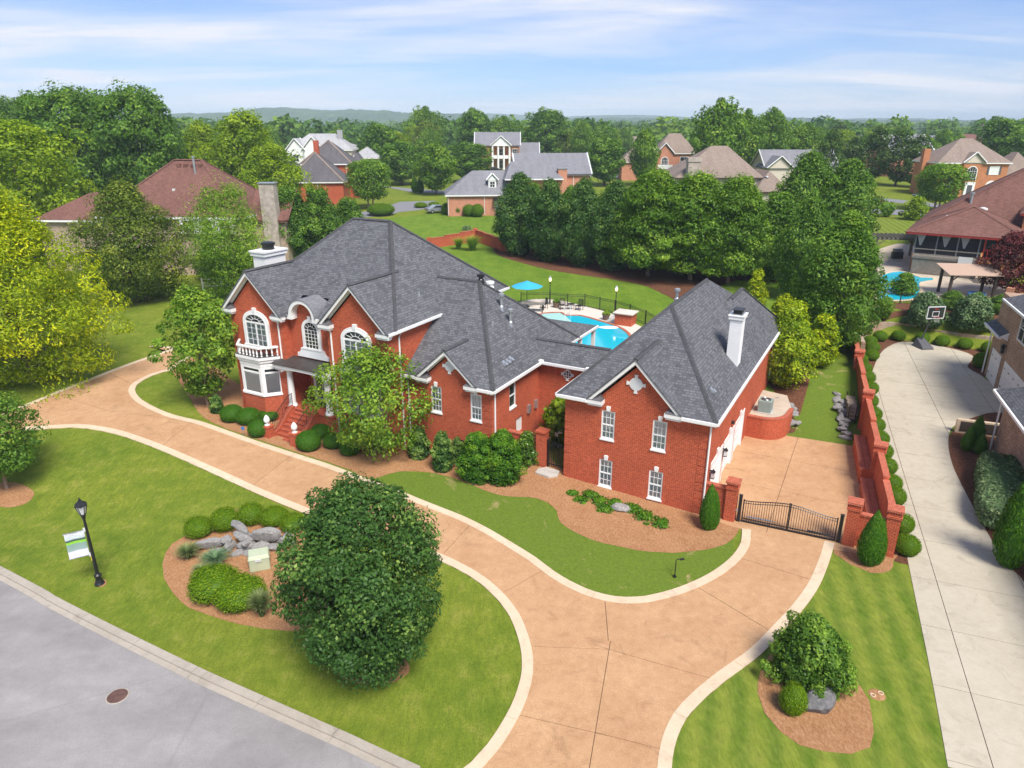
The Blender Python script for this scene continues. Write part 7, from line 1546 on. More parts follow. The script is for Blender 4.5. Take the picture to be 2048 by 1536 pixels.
MB().box(-4.6,-3.7,-6.04,-6.0,0,2.1).build('side_door','white_paint',h); MB().hull([(-5.0,-6.0,2.9),(-3.3,-6.0,2.9),(-3.3,-7.2,2.4),(-5.0,-7.2,2.4)],[(0,1,2,3)]).build('door_awning','black_iron',h); bwin(h,FR0(-6),-1.9+.0,1.2,1.6,1.8) if False else bwin(h,FR0(-6),-2.6,1.0,1.5,1.9,mat='blind_white')
for x in (-12.9,-6.5): downspout(h,[(x,-6.1,3.3),(x,-6.1,0)])
downspout(h,[(9.6,-4.6,6.6),(9.6,-4.6,0)]); bwin(h,RIGHT(12.5),0,8.0,1.2,.7,mat='frosted')
x,y,z = -3.0,128.5,0; gr_ = thing('grill','black covered barbecue beside the white side door of the salmon house','grill',(-2.4,127.0,G(-2.4,127))); MB().lathe([(.45,.0),(.5,.5),(.55,.9),(.4,1.15),(.1,1.2)],10).build('cover','plastic_black',gr_); MB().box(.4,.9,-.2,.2,.7,.76).build('side_shelf','plastic_black',gr_)
# columned house
h = house('columned_house','brick house with white two-storey columned portico and grey roof',-3.5,240,0)
walls(h,-8.2,5.8,-4,5,7.0,'brick_orange'); roof_gable(h,-8.2,5.8,-4,5,7.2,11.2,'x','shingle_grey','brick_orange'); MB().slab([(-3.2,7.1),(3.2,7.1),(0,9.9)],-6.6,-3.9).build('pediment','white_paint',h); roof_gable(h,-3.1,3.1,-6.6,-1,7.25,10.1,'y','shingle_grey',None,.3,'portico_roof')
for x in (-2.7,-.9,.9,2.7): MB().lathe([(.42,0),(.34,.2),(.30,6.9),(.42,7.1)],10,(x,-6.3,0)).build('column','white_paint',h)
MB().box(-2.9,2.9,-6.4,-4,3.3,3.5).build('balcony','white_paint',h); MB().box(-2.7,2.7,-6.3,-6.25,3.5,4.3).build('balcony_rail','white_paint',h); bwin(h,FR0(-4),0,.3,1.2,2.4); bwin(h,FR0(-4),0,3.8,1.2,2.4)
for x in (-6,4.4):
    for z in (.8,4.4): bwin(h,FR0(-4),x,z,1.3,1.7,'shutter_grey')
walls(h,5.8,12,-3,5,4.6,'brick_orange','side_wall'); roof_gable(h,5.8,12,-3,5,4.7,8.0,'x','shingle_grey','brick_orange',name='side_roof')
# arched-window house
h = house('arched_window_house','orange brick house with tan hipped roof and arched window behind the tan-roofed house',43,196,0)
walls(h,-5.2,5,-4,4,6.6,'brick_salmon'); roof_hip(h,-5.2,5,-4,4,6.8,11.6,None,'shingle_tan'); MB().slab([(-5.4,-1),(-1.2,-1),(-1.2,6.6),(-3.3,9.0),(-5.4,6.6)],-5.2,-3.9).build('gable_wall','brick_salmon',h); roof_gable(h,-5.4,-1.2,-5.2,0,6.7,9.3,'y','shingle_tan',None,.35,'gable_roof'); barch(h,FR0(-5.2),-3.3,3.6,.8,5.0); MB().box(-5.2,-1.4,-6.4,-5.2,2.9,3.1).box(-5.2,-1.4,-6.4,-6.35,3.1,4.0).build('balcony','white_paint',h); bwin(h,FR0(-4),2.0,3.8,2.0,2.0)
roof_hip(h,-14,-5.2,-3,4,4.6,7.8,None,'shingle_tan',None,'side_roof'); walls(h,-14,-5.2,-3,4,4.5,'brick_salmon','side_wall')
# tan hipped house
h = house('tan_roof_house','cream house with large tan hipped roof and stone chimney behind the pool trees',33.5,120,.03)
walls(h,-7.6,5.6,-5,5,7.0,'cream_stucco'); roof_hip(h,-7.6,5.6,-5,5,7.2,11.8,((-1.2,0,11.8),(1.5,0,11.8)),'shingle_tan',None,'roof','wood_dark'); MB().box(-6.3,-4.4,-6.2,-4.8,0,10.0).build('chimney','taupe_stone',h); MB().box(-6.4,-4.3,-6.3,-4.7,9.6,10.2).build('chimney_crown','taupe_stone',h)
roof_hip(h,4.5,9.5,-7,3,5.2,8.2,None,'shingle_tan',None,'side_roof','wood_dark'); walls(h,4.5,9.5,-7,3,5.1,'cream_stucco','side_wall'); MB().lathe([(.42,0),(.38,.05),(.1,.1)],10,(6.4,-5.6,7.3)).build('satellite_dish','galvanized',h); roof_hip(h,-13,-7,-4,3,4.6,7.4,None,'shingle_tan',None,'left_roof','wood_dark'); bwin(h,FR0(-5),3.6,5.4,.8,1.0)
walls(h,-13,-7.6,-4,3,4.5,'cream_stucco','left_wall')
h = house('grey_roof_house','pale house with low grey roof behind the tan hipped house',68,178,0)
walls(h,-8,9,-5,5,4.3,'cream_stucco'); roof_gable(h,-8,9,-5,5,4.5,8.2,'x','shingle_grey','cream_stucco'); roof_gable(h,-8.4,-3,-8,0,4.4,7.0,'y','shingle_grey','cream_stucco',name='porch_roof'); walls(h,-8,-3.4,-7.6,-5,4.2,'cream_stucco','porch_wall')
# right orange brick house
h = house('orange_brick_house','two-storey orange brick house with tan hipped roof and tall arched entrance window',94.8,155,-.05)
walls(h,-7,7,-5,5,6.5,'brick_orange'); roof_hip(h,-7,7,-5,5,6.7,11.3,((-1,0,11.3),(1.4,0,11.3)),'shingle_tan'); MB().slab([(-2.2,-1),(1.6,-1),(1.6,6.5),(-2.2,6.5)],-5.5,-4.9).build('centre_bay','brick_orange',h); MB().slab([(-2.4,6.7),(1.8,6.7),(-.3,8.5)],-5.7,-4.0).build('pediment','cream_stucco',h); roof_gable(h,-2.3,1.7,-5.7,-1,6.72,8.75,'y','shingle_tan',None,.3,'pediment_roof'); barch(h,FR0(-5.5),-.3,3.2,.9,5.0); MB(FR0(-5.5)).box(-1.3,.7,-.3,.0,.0,2.9).build('door_case','white_paint',h); MB(FR0(-5.82)).box(-.8,.2,-.02,.0,.1,2.3).build('front_door','shutter_grey',h)
for x in (-4.7,4.3): bwin(h,FR0(-5),x,4.4,1.8,1.5,'shutter_grey',mat='blind_white')
barch(h,FR0(-5),4.3,.7,1.0,2.0,'blind_white'); bwin(h,FR0(-5),-4.7,.8,1.8,1.9,'shutter_grey',mat='blind_white'); MB().box(-8.3,-7.0,-1,.2,0,9.2).build('chimney','brick_orange',h); walls(h,7,15,-4,5,3.6,'brick_orange','side_wall'); roof_hip(h,7,15,-4,5,3.8,8.6,None,'shingle_tan',None,'side_roof'); bwin(h,FR0(-4),10.5,.8,3.0,2.2,mat='blind_white')
h = house('slate_roof_house','house with long slate grey roof behind the orange brick house',108,205,.5)
walls(h,-9,9,-5,5,4.6,'brick_salmon'); roof_gable(h,-9,9,-5,5,4.8,10.5,'x','shingle_grey','brick_salmon')
# --- neighbour with screened porch
h = house('screened_porch_house','brown-roofed brick house with screened corner porch and red door above the neighbouring pool',51.6,80.5,-.60)
walls(h,-4.6,5.2,-4.5,4.5,1.9,'brick_orange','porch_base'); roof_hip(h,-5.0,5.4,-4.7,4.5,4.3,6.9,((.0,-.3,6.9),(.4,-.2,6.9)),'shingle_brown','shingle_brown','porch_roof','red_paint',.6)
MB().box(-4.5,5.1,-4.3,4.3,1.9,4.2).build('screen','screen_dark',h)
for x in (-4.5,-2.4,-.4,1.6,3.4,5.1): MB().box(x-.07,x+.07,-4.42,-4.3,1.9,4.25).build('porch_post','mosquito',h)
for x in (-4.0,-1.6,.2,4.4): MB().hull([(x-.5,-4.36,4.2),(x+.5,-4.36,4.2),(x+.1,-4.36,2.8),(x-.05,-4.36,2.8)],[(3,2,1,0)]).build('curtain','curtain',h)
dr_ = MB(FR0(-4.45)).box(2.0,3.2,-.04,.02,1.95,2.05).box(2.0,2.14,-.04,.02,2.05,4.1).box(3.06,3.2,-.04,.02,2.05,4.1).box(2.0,3.2,-.04,.02,3.98,4.1).box(2.14,3.06,-.04,.02,2.75,2.9).box(2.4,2.5,-.04,.02,2.05,2.75).box(2.7,2.8,-.04,.02,2.05,2.75).build('screen_door','orange_door',h)
for x in (-1.9,1.9): MB().hull([(x-.5,-2.95,5.22),(x+.3,-2.95,5.22),(x+.5,-1.75,5.98),(x-.3,-1.75,5.98)],[(0,1,2,3)]).build('skylight','frosted',h)
dk_ = MB().box(-4.4,2.0,-6.4,-4.5,1.65,1.85).box(-4.3,1.9,-6.3,-4.5,.0,1.6).build('deck','wood_grey',h)
for i in range(8): MB().box(2.0,3.9,-6.4-.27*i,-6.13-.27*i,1.62-.2*i-.08,1.62-.2*i).build('deck_step','wood_grey',dk_)
for x in (1.95,3.9): MB().tube([(x,-6.0,2.7),(x,-8.3,1.1)],.09,4).build('stair_rail','wood_new',dk_); MB().box(x-.07,x+.07,-6.1,-5.95,1.6,2.75).build('newel','wood_new',dk_)
for z in (2.15,2.7): MB().box(-4.4,1.9,-6.38,-6.3,z-.05,z+.05).build('deck_rail','wood_grey',dk_)
MB().box(.0,1.3,-6.45,-6.38,1.5,2.2).build('notice_board','frosted',dk_)
walls(h,-2,16,4.5,18,4.0,'brick_orange','main_wall'); roof_hip(h,-5.0,18,3.0,19,4.28,13.0,((5.6,11,11.6),(9,11,11.6)),'shingle_brown','shingle_brown','main_roof','red_paint'); walls(h,5.0,13,.5,8,6.3,'brick_orange','upper_wall'); roof_hip(h,5.0,13,.5,8,6.4,10.0,None,'shingle_brown','shingle_brown','upper_roof','red_paint')
bwin(h,FR0(.5),7.4,4.4,1.9,1.7,trim='red_paint'); MB().lathe([(.5,0),(.45,.2),(.15,.3)],12,(1.0,4.2,6.2)).build('skylight_dome','frosted',h); MB().lathe([(.15,0),(.15,1.6),(.25,1.6),(.25,1.8)],8,(-.4,5.5,6.2)).build('roof_pipe','galvanized',h)
pt = patch('paving', K['nb_deck'], 'nb_paving', .05, 2.0, .1); pq = patch('pool_water', K['nb_pool'], 'pool_water', .075, 2.0, .0)
cq = bpy.data.objects.new('pool_coping', None); C.objects.link(cq); tag(cq, kind='structure'); ribbon(smooth_line(K['nb_pool']+[K['nb_pool'][0]],.8), .35, 1, 'coping_stone', 'ribbon', .10, cq, 1.2, .02, .05)
ribbon(smooth_line(K['nb_pool']+[K['nb_pool'][0]],.8), .35, -1, 'coping_stone', 'ribbon', .10, cq, 1.2, .02, .05) if False else None
pg = thing('pergola','weathered grey wooden pergola on the far side of the neighbouring pool','pergola',(46.9,86.5,G(46.9,86.5)),-.12)
for x in (-2.6,2.6):
    for y in (-1.4,1.4): MB().box(x-.12,x+.12,y-.12,y+.12,-.1,2.4).build('post','wood_grey',pg); MB().tube([(x,y,1.6),(x-math.copysign(.8,x),y,2.35)],.07,4).build('brace','wood_grey',pg)
for y in (-1.4,1.4): MB().box(-3.2,3.2,y-.07,y+.07,2.4,2.6).build('beam','wood_grey',pg)
for i in range(13): x=-3.0+i*.5; MB().box(x-.06,x+.06,-2.0,2.0,2.6,2.78).build('rafter','wood_grey',pg)
gl_ = thing('pool_grill','grey barbecue grill under the weathered pergola','grill',(47.2,85.9,G(47.2,85.9))); MB().box(-.6,.6,-.3,.3,0,.85).build('cart','plastic_black',gl_); MB().hull([(-.5,-.3,.85),(.5,-.3,.85),(.5,.3,.85),(-.5,.3,.85),(-.5,-.1,1.25),(.5,-.1,1.25),(.5,.25,1.25),(-.5,.25,1.25)],[(0,1,5,4),(1,2,6,5),(2,3,7,6),(3,0,4,7),(4,5,6,7)]).build('lid','galvanized',gl_)
cn = thing('canopy_shelter','tan canopy shelter on wooden posts beside the neighbouring pool','canopy',(44.5,67.6,G(44.5,67.6)),-.12)
for x in (-2.0,2.0):
    for y in (-1.1,1.1): MB().box(x-.11,x+.11,y-.11,y+.11,-.1,2.3+.28*(y>0)).build('post','wood_dark',cn)
    MB().tube([(x,-1.1,1.6),(x-math.copysign(.7,x),-1.1,2.25)],.07,4).build('brace','wood_dark',cn)
MB().add([(-2.5,-1.6,2.30),(2.5,-1.6,2.30),(2.5,1.6,2.85),(-2.5,1.6,2.85),(-2.5,-1.6,2.24),(2.5,-1.6,2.24),(2.5,1.6,2.79),(-2.5,1.6,2.79)],[(0,1,2,3),(7,6,5,4),(0,4,5,1),(1,5,6,2),(2,6,7,3),(3,7,4,0)]).build('canopy_cloth','canopy_tan',cn)
tb_ = thing('spa_tub','blue round tub below the tan canopy','tub',(45.2,66.9,G(45.2,66.9)+.05)); MB().lathe([(.75,0),(.8,.35),(.72,.38),(.68,.3),(.0001,.28)],18).build('tub_wall','tub_blue',tb_)
bn_ = thing('wheelie_bin','dark green wheeled bin by the burgundy maple','bin',(50.6,65.0,G(50.6,65.0)),.2); MB().hull([(-.26,-.3,0),(.26,-.3,0),(.26,.3,0),(-.26,.3,0),(-.33,-.38,1.0),(.33,-.38,1.0),(.33,.38,1.0),(-.33,.38,1.0)],[(3,2,1,0),(0,1,5,4),(1,2,6,5),(2,3,7,6),(3,0,4,7)]).build('body','bin_green',bn_); MB().box(-.36,.36,-.42,.42,1.0,1.08).build('lid','bin_green',bn_)
qw = thing('low_garden_wall','low orange brick wall below the burgundy maple','brick wall',(46.9,64.8,G(46.9,64.8)),.75); MB().box(0,7,-.15,.15,-.3,.9).build('wall_panel','brick_orange',qw); MB().box(-.3,.3,-.3,.3,-.3,1.4).build('pier','brick_salmon',qw)
nf = thing('neighbour_pool_fence','thin black picket fence on the slope below the neighbouring pool','fence',(0,0,0)); NP=[(36.6,64.6),(39.0,63.6),(41.4,62.6)]
for i,(x,y) in enumerate(NP):
    z=G(x,y); MB().box(x-.04,x+.04,y-.04,y+.04,z,z+1.2).build('post','black_iron',nf)
    if i<2:
        q=NP[i+1]; m=MB()
        for k_ in range(1,20): u=k_/20; px,py=x+(q[0]-x)*u,y+(q[1]-y)*u; m.box(px-.01,px+.01,py-.01,py+.01,G(px,py)+.05,G(px,py)+1.1)
        tag(m.build('pickets','black_iron',nf),kind='stuff'); MB().tube([(x,y,z+1.05),(q[0],q[1],G(*q)+1.05)],.02,4).build('rail','black_iron',nf)
# --- basketball court end
bb = thing('basketball_hoop','portable basketball hoop with clear backboard and dark base on the concrete court','basketball hoop',(35.2,57.4,.03),.12)
MB().hull([(-.55,-.75,0),(.55,-.75,0),(.55,.65,0),(-.55,.65,0),(-.5,-.7,.2),(.5,-.7,.2),(.3,.5,.75),(-.3,.5,.75)],[(3,2,1,0),(0,1,5,4),(1,2,6,5),(2,3,7,6),(3,0,4,7),(4,5,6,7)]).build('base','shutter_grey',bb,bevel=.04)
MB().tube([(0,.35,.4),(0,-.1,2.0),(0,-.45,2.75)],.07,8).build('pole','shutter_grey',bb); MB().box(-.75,.75,-.72,-.69,2.75,3.75).build('backboard','glass_dark',bb); m=MB()
for a in ((-.78,.78,2.72,2.80),(-.78,.78,3.70,3.78)): m.box(a[0],a[1],-.75,-.67,a[2],a[3])
for x in (-.75,.75): m.box(x-.035,x+.035,-.75,-.67,2.8,3.7)
m.build('board_frame','frosted',bb); MB().box(-.31,.31,-.745,-.725,2.92,2.97).box(-.31,.31,-.745,-.725,3.32,3.37).box(-.31,-.26,-.745,-.725,2.97,3.32).box(.26,.31,-.745,-.725,2.97,3.32).build('target_square','frosted',bb)
MB().tube([(.23*math.cos(6.2832*i/16),-1.0+.23*math.sin(6.2832*i/16),2.92) for i in range(17)],.016,5,False).build('rim','orange_door',bb); MB().box(-.17,.17,-.748,-.728,3.50,3.60).build('board_logo','red_paint',bb); m=MB()
for i in range(12): a=6.2832*i/12; m.tube([(.23*math.cos(a),-1.0+.23*math.sin(a),2.92),(.13*math.cos(a+.4),-1.0+.13*math.sin(a+.4),2.5)],.008,4)
m.build('net','frosted',bb)
rt = thing('stone_retaining_wall','curved tan stone block retaining wall round the basketball court end','retaining wall',(0,0,0))
RP = smooth_line([(28.9,55.0),(29.9,57.8),(31.2,60.2),(32.8,61.2),(34.6,61.2),(36.2,60.4),(37.8,59.3),(39.4,58.3),(41.4,57.2)],.55); lay = ['brick_tan','brick_grey_tan']
for i in range(len(RP)-1):
    p,q = Vector(RP[i]),Vector(RP[i+1]); d=q-p; ln=d.length; F=Matrix.Translation((p.x,p.y,0))@Matrix.Rotation(math.atan2(d.y,d.x),4,'Z'); top = 1.20 if i < len(RP)*.62 else .98
    for r_ in range(5): z0=r_*top/5; MB(F).box(.01+(r_%2)*.0,ln-.01,-.16+.012*r_+rnd.uniform(-.012,.012),.2,z0+.008,z0+top/5-.006).build('block',lay[(i*3+r_*2+i//2)%2],rt)
# --- neighbour's stone house at the right edge
h = thing('stone_garage_house','tan stone house with white garage doors and dark roof at the right edge','house',(28.06,36.96,0),R(-20.9))
MB().box(0,11,-22,0,-.3,3.6).build('wall','brick_tan',h); MB().add([(-.5,-22,3.7),(11.5,-22,3.7),(11.5,.5,3.7),(-.5,.5,3.7),(5.5,-22,7.2),(5.5,-4.5,7.2)],[(0,4,5,3),(1,2,5,4),(2,3,5),(3,2,1,0)]).build('roof','shingle_charcoal',h); gutter(h,(-.5,.5,3.7),(-.5,-22,3.7)); gutter(h,(11.5,.5,3.7),(-.5,.5,3.7)); downspout(h,[(-.3,.3,3.6),(-.12,.12,3.3),(-.12,.12,.1)])
MB().box(2.75,13,4.5,15.7,-.3,6.4).build('garage_wall','brick_tan',h); gx0=2.75
MB().add([(2.2,12.2,3.9),(2.2,16.2,3.9),(5.5,16.2,5.9),(5.5,12.2,5.9)],[(0,3,2,1)]).build('lean_roof','shingle_charcoal',h); gutter(h,(2.2,16.2,3.9),(2.2,12.2,3.9)); MB().add([(2.2,12.2,3.9),(5.5,12.2,5.9),(2.75,12.2,3.6)],[(0,1,2)]).build('lean_end','white_paint',h)
MB().add([(2.1,2,6.5),(13.5,2,6.5),(13.5,12.9,6.5),(2.1,12.9,6.5),(7.8,6.5,9.8),(7.8,8.5,9.8)],[(0,1,4),(1,2,5,4),(2,3,5),(3,0,4,5),(3,2,1,0)]).build('upper_roof','shingle_charcoal',h); gutter(h,(2.1,12.9,6.5),(2.1,2,6.5))
MB().box(2.2,13,2,4.5,3.0,3.2).build('lower_eave','white_paint',h)
F = LEFT(2.75)
for a,b in ((12.6,15.0),(6.6,11.6)):
    d_ = MB(F).box(-b,-a,-.03,.05,.02,2.35).build('garage_door','white_paint',h); m=MB(F); n=2 if b-a<3 else 4
    for i in range(n):
        x=-b+.12+(b-a-.24)*i/n; m.box(x,x+(b-a-.24)/n-.1,-.05,-.028,.2,1.5); m.box(x,x+(b-a-.24)/n-.1,-.052,-.0285,1.68,2.2)
    m.build('door_panels','white_siding',d_); m=MB(F)
    for i in range(n): x=-b+.2+(b-a-.24)*i/n; m.box(x,x+.35,-.065,-.05,.55,.60); m.box(x,x+.35,-.065,-.05,1.88,1.93)
    m.build('hinges','black_iron',d_)
for y in (12.1,15.3-3.2+.0): pass
for y in (12.1,5.9):
    l=MB(F).box(-y-.05,-y+.05,-.2,0,3.3,3.35).hull([(-y-.16,-.36,3.2),(-y+.16,-.36,3.2),(-y+.16,-.05,3.2),(-y-.16,-.05,3.2),(-y,-.2,3.5)],[(0,1,4),(1,2,4),(2,3,4),(3,0,4),(0,3,2,1)]).box(-y-.12,-y+.12,-.32,-.09,2.75,2.8).build('wall_lantern','black_iron',h); MB(F).box(-y-.1,-y+.1,-.30,-.11,2.8,3.2).build('lantern_glass','glass_dark',l)
bwin(h,F,-9.2,4.4,2.0,1.6,None,2,1); downspout(h,[(2.3,16.0,3.8),(2.62,15.8,3.5),(2.62,15.8,.1)])
x,y = 34.6,45.6; fpz = thing('flower_pot','dark urn of red flowers beside the white garage doors','planter',(x,y,.03)); MB().lathe([(.22,0),(.30,.5),(.34,.55),(.0001,.5)],12).build('pot','plastic_black',fpz)
me,_ = crown_mesh('plant','dome',.5,.95,.45,12,40,.4,.12,'leaf_mid',84); o=bpy.data.objects.new('leaves',me); C.objects.link(o); o.parent=fpz
mleaf('petal_red',(.35,.02,.03),(.6,.05,.06),(.7,.15,.15)); me,_ = crown_mesh('petals','dome',.75,1.0,.4,10,10,.35,.10,'petal_red',85,inner=0); o=bpy.data.objects.new('petals',me); C.objects.link(o); o.parent=fpz
iv = thing('garden_panel_wall','low pale wall with dark panel between the two stone buildings','wall',(28.9,39.4,0),R(-20.9)); MB().box(-1.4,2,-.12,.12,-.1,.9).build('wall_panel','ribbon',iv); MB().box(-1.2,1.8,-.14,-.12,.15,.8).build('dark_panel','wood_dark',iv)
# --- rear garden wall
gz = thing('rear_garden_wall','low red brick garden wall angling across the back lawn','brick wall',(0,0,0)); GW=[(-11.2,95.3,1.25),(-5.2,100.8,1.6),(-1.2,93.2,1.45),(4.5,90.5,1.4)]
for i in range(3):
    p,q=Vector(GW[i][:2]),Vector(GW[i+1][:2]); d=q-p; n=3
    for k_ in range(n):
        a=p.lerp(q,k_/n); ln=d.length/n; zb=G(a.x,a.y); F=Matrix.Translation((a.x,a.y,zb))@Matrix.Rotation(math.atan2(d.y,d.x),4,'Z'); hh=GW[i][2]+(GW[i+1][2]-GW[i][2])*(k_+.5)/n
        MB(F).box(0,ln,-.12,.12,-.6,hh).build('wall_panel','brick_red',gz); MB(F).box(0,ln,-.16,.16,hh,hh+.1).build('coping','brick_cap',gz)
for x,y,hh in GW: z=G(x,y); MB().box(x-.3,x+.3,y-.3,y+.3,z-.5,z+hh+.25).build('pier','brick_red',gz)
# --- cars
def car(x,y,rz,mat,label,L=4.6):
    t_=thing('parked_car',label,'car',(x,y,G(x,y)+.05),rz); hw=.88
    prof=[(-2.3,.35),(2.25,.35),(2.3,.62),(2.1,.78),(1.2,.92),(.55,1.35),(-.75,1.40),(-1.55,.98),(-2.2,.92),(-2.32,.6)]
    body=MB().slab(prof,-hw,hw).build('body',mat,t_,bevel=.07)
    MB().slab([(1.08,.96),(.52,1.30),(-.72,1.34),(-1.42,1.0)],-hw-.006,hw+.006).build('side_windows','car_glass',t_); MB().hull([(1.16,-.72,.955),(1.16,.72,.955),(.60,.66,1.335),(.60,-.66,1.335)],[(0,1,2,3)]).build('windscreen','car_glass',t_)
    for sx in (-1.45,1.42):
        for sy in (-1,1):
            w_=MB(Matrix.Translation((sx,sy*.80,.33))@Matrix.Rotation(R(90),4,'X')).lathe([(.33,-.1),(.33,.1)],14).build('wheel','tyre',t_); MB(Matrix.Translation((sx,sy*.80,.33))@Matrix.Rotation(R(90),4,'X')).lathe([(.2,-.115),(.2,.115)],10).build('rim','galvanized',w_)
    for sy in (-.65,.65): MB().box(2.24,2.32,sy-.16,sy+.16,.58,.70).build('headlight','frosted',t_); MB().box(-2.34,-2.26,sy-.16,sy+.16,.66,.80).build('tail_light','red_paint',t_)
    return t_
x,y,z=K['pts']['car']; car(x,y,3.1,'car_green','dark green saloon car parked before the orange brick house'); car(-13.6,131.8,.5,'car_silver','silver car parked at the left end of the salmon brick house'); car(-5.5,226,.3,'car_black','dark car parked before the columned house')
# --- small far things
def far_house(x,y,w_,d_,ze,pk,wm,rm,label,rz=0): h_=house('distant_house',label,x,y,rz); h_['group']='distant houses'; walls(h_,-w_/2,w_/2,-d_/2,d_/2,ze,wm); roof_hip(h_,-w_/2,w_/2,-d_/2,d_/2,ze+.1,pk,None,rm); bwin(h_,FR0(-d_/2),-w_/4,.9,1.6,1.6); bwin(h_,FR0(-d_/2),w_/4,.9,1.6,1.6); return h_
def ray_xy(u, y): return (u-1024)/1400*y*1.03
for u,y,w_,pk,wm,rm,lb in ((1185,300,14,8.5,'brick_salmon','shingle_tan','distant tan-roofed house right of the magnolia'),(1245,330,16,8,'brick_tan','shingle_tan','distant tan-roofed house behind the slim conical tree'),(815,300,12,9,'brick_salmon','shingle_brown','distant pinkish-roofed house above the wide street tree'),(1855,330,16,9,'brick_red','shingle_brown','distant red brick house beside the utility pole'),(1790,360,14,8,'cream_stucco','shingle_grey','distant grey-roofed house left of the utility pole'),(1930,330,16,8,'brick_salmon','shingle_brown','distant brown-roofed house above the slate roof'),(1650,330,16,8.5,'brick_salmon','shingle_dark','distant dark-roofed house behind the pines'),(705,300,12,7,'cream_stucco','shingle_pale','distant pale-roofed house right of the dark hipped roofs'),(2035,300,18,9,'cream_stucco','shingle_grey','distant grey-roofed house at the right frame edge')): far_house(ray_xy(u,y),y,w_,10,5.0,pk,wm,rm,lb)
up_ = thing('utility_pole','grey utility pole with crossarm on the right horizon','utility pole',(ray_xy(1882,300),300,G(180,300))); MB().tube([(0,0,0),(0,0,13.5)],[.2,.14],8).build('pole','wood_grey',up_); MB().box(-1.3,1.3,-.08,.08,12.4,12.6).build('crossarm','wood_grey',up_); MB().lathe([(.3,10.2),(.3,11.2)],8,(.5,0,0)).build('transformer','galvanized',up_)
for k_,dz in enumerate((12.6,11.6)): MB().tube([(-160+40*i,-20+5*i,dz-.6*math.sin(math.pi*((i%4)/4))) for i in range(9)],.035,4).build('cable','wood_dark',up_)
# --- second row behind the pool trees closes the gaps
for i_,(x_,y_,h_,r_) in enumerate(((3.0,95,8.5,3.2),(7.5,91,8.5,3.2),(12,88,8.8,3.3),(17,85,9.2,3.4),(22,82,9.4,3.6),(26.5,80,9.2,3.5))): sc_copy(oak,(x_,y_,0,h_,r_),'darker tree filling the second row behind the pool trees, %s from the garden wall'%['first','second','third','fourth','fifth','sixth'][i_],oh,orr,group='second row behind the pool trees')
# --- distant trees, woodland and hills
rg = np.random.default_rng(200); fw = []
cnt = 0; wr = random.Random(77)
while cnt < 56:
    u = wr.uniform(-60,2110); y = wr.uniform(215,330); x = ray_xy(u,y)
    if (930 < u < 1100 and y < 262) or (1800 < u < 2060 and y < 235) or (540 < u < 720 and y < 225): continue
    src = (rd,lg2,lime,pn)[wr.choice((0,0,1,1,2,3))]; ph_,pr2 = {rd:(rh,rr_),lg2:(lh2,lr2),lime:(lh,lr_),pn:T['rmid1'][3:5]}[src]
    hgt = wr.uniform(8.5,13.5); sc_copy(src,(x,y,0,hgt,hgt*wr.uniform(.36,.5)),'rounded green tree in the wooded belt beyond the far houses',ph_,pr2,wr.uniform(0,6.28),'trees of the wooded belt'); cnt += 1
Ps=[];Ns=[];Ss=[];Ts=[]
for i in range(900):
    u = rg.uniform(-250,2300); y = 330*math.exp(rg.uniform(0,1.75)); x = ray_xy(u,y); hgt = rg.uniform(10,17)*(1+.12*(y>900)); r_ = hgt*rg.uniform(.38,.6); n = int(max(90,260-y*.12))
    d = rg.normal(size=(n,3)); d /= np.linalg.norm(d,axis=1,keepdims=True); z0 = G(x,y)
    Ps.append(np.array([x,y,z0+hgt*.52])+d*np.array([r_,r_,hgt*.5])*rg.uniform(.72,1.08,(n,1))); Ns.append(d+np.array([0,0,.4])+rg.normal(size=(n,3))*.5); Ss.append(np.full(n,r_*.36)*rg.uniform(.6,1.3,n)); Ts.append(rg.normal(.42,.2)+rg.normal(size=n)*.16)
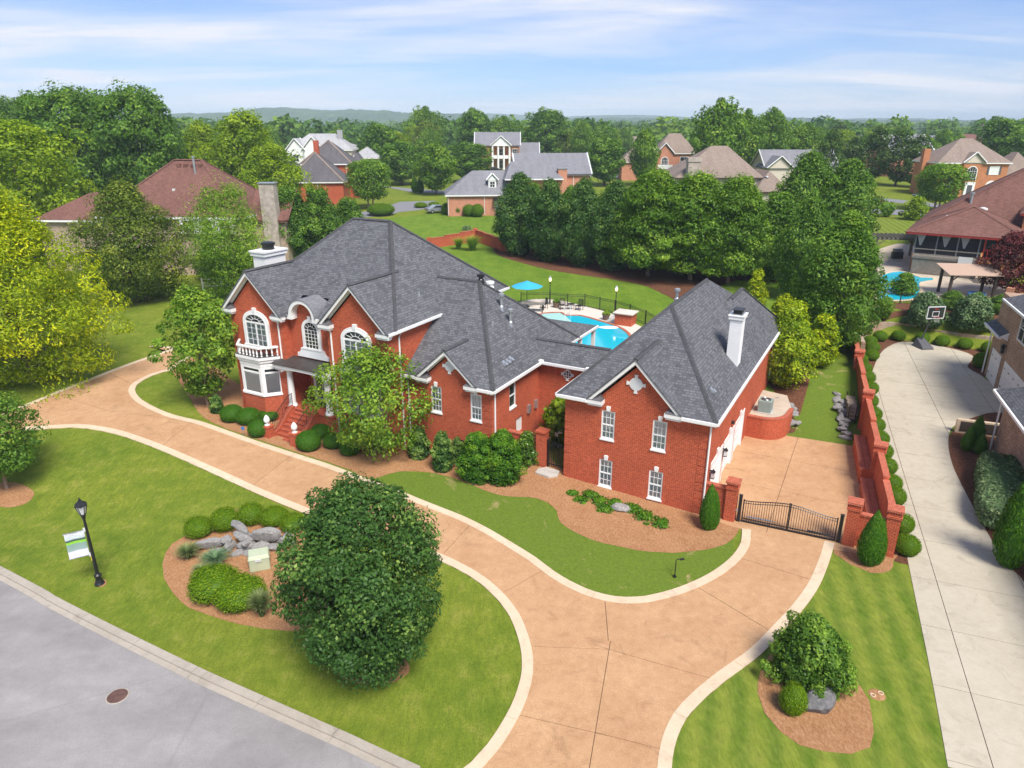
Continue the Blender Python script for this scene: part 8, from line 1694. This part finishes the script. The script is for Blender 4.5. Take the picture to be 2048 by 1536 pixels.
me = leaf_mesh('distant_woodland',np.concatenate(Ps),np.concatenate(Ns),np.concatenate(Ss),np.concatenate(Ts),'leaf_far',.8,rg); o = bpy.data.objects.new('distant_woodland',me); C.objects.link(o); tag(o,'belt of distant woodland filling the plain to the horizon','woodland',None,'stuff')
def hills(name,y,prof,seed,nx=420,depth=900,step=24):
    rg=np.random.default_rng(seed); xs=np.linspace(-y*1.05,y*1.05,nx); V=[];rows=26
    for j in range(rows):
        f=j/(rows-1)
        for x_ in xs:
            u=1024+1400*x_/(y*1.03); V.append((x_+rg.uniform(-4,4),y+depth*f,4.8+prof(u)*math.sin(math.pi*.5*min(1,f*1.4))+rg.uniform(0,9)*(f>.02)))
    Fc=[(j*nx+i,j*nx+i+1,(j+1)*nx+i+1,(j+1)*nx+i) for j in range(rows-1) for i in range(nx-1)]
    m=bpy.data.meshes.new(name); m.from_pydata(V,[],Fc); m.update(); m.materials.append(MT['hill_forest']); o=bpy.data.objects.new(name,m); C.objects.link(o); tag(o,kind='structure'); return o
def bump(u,c_,w_,a): return a*math.exp(-((u-c_)/w_)**2)
hills('hills',1900,lambda u: 14+bump(u,450,160,28)+bump(u,640,170,26)+bump(u,840,140,20)+bump(u,200,200,16)+bump(u,1200,220,10)+bump(u,1650,250,8)+3*math.sin(u*.03)+2*math.sin(u*.071),301)
hills('hills',3300,lambda u: 20+bump(u,700,260,26)+bump(u,950,200,20)+bump(u,1300,260,26)+bump(u,1750,260,14)+4*math.sin(u*.021),302)
# ------------------------------------------------------------------ air between the camera and the hills
k = NM('haze_air'); k.t.nodes.remove(k.b); pv = k.n('ShaderNodeVolumePrincipled'); pv.inputs['Color'].default_value = (.70,.86,1.0,1); pv.inputs['Density'].default_value = .00024; pv.inputs['Anisotropy'].default_value = -.25
k.l(pv.outputs[0], k.out.inputs['Volume'])
hz_ = MB().box(-4600,4600,-120,4400,-2,95).build('haze','haze_air'); tag(hz_, 'thin bluish air over the whole neighbourhood', 'haze', None, 'stuff')
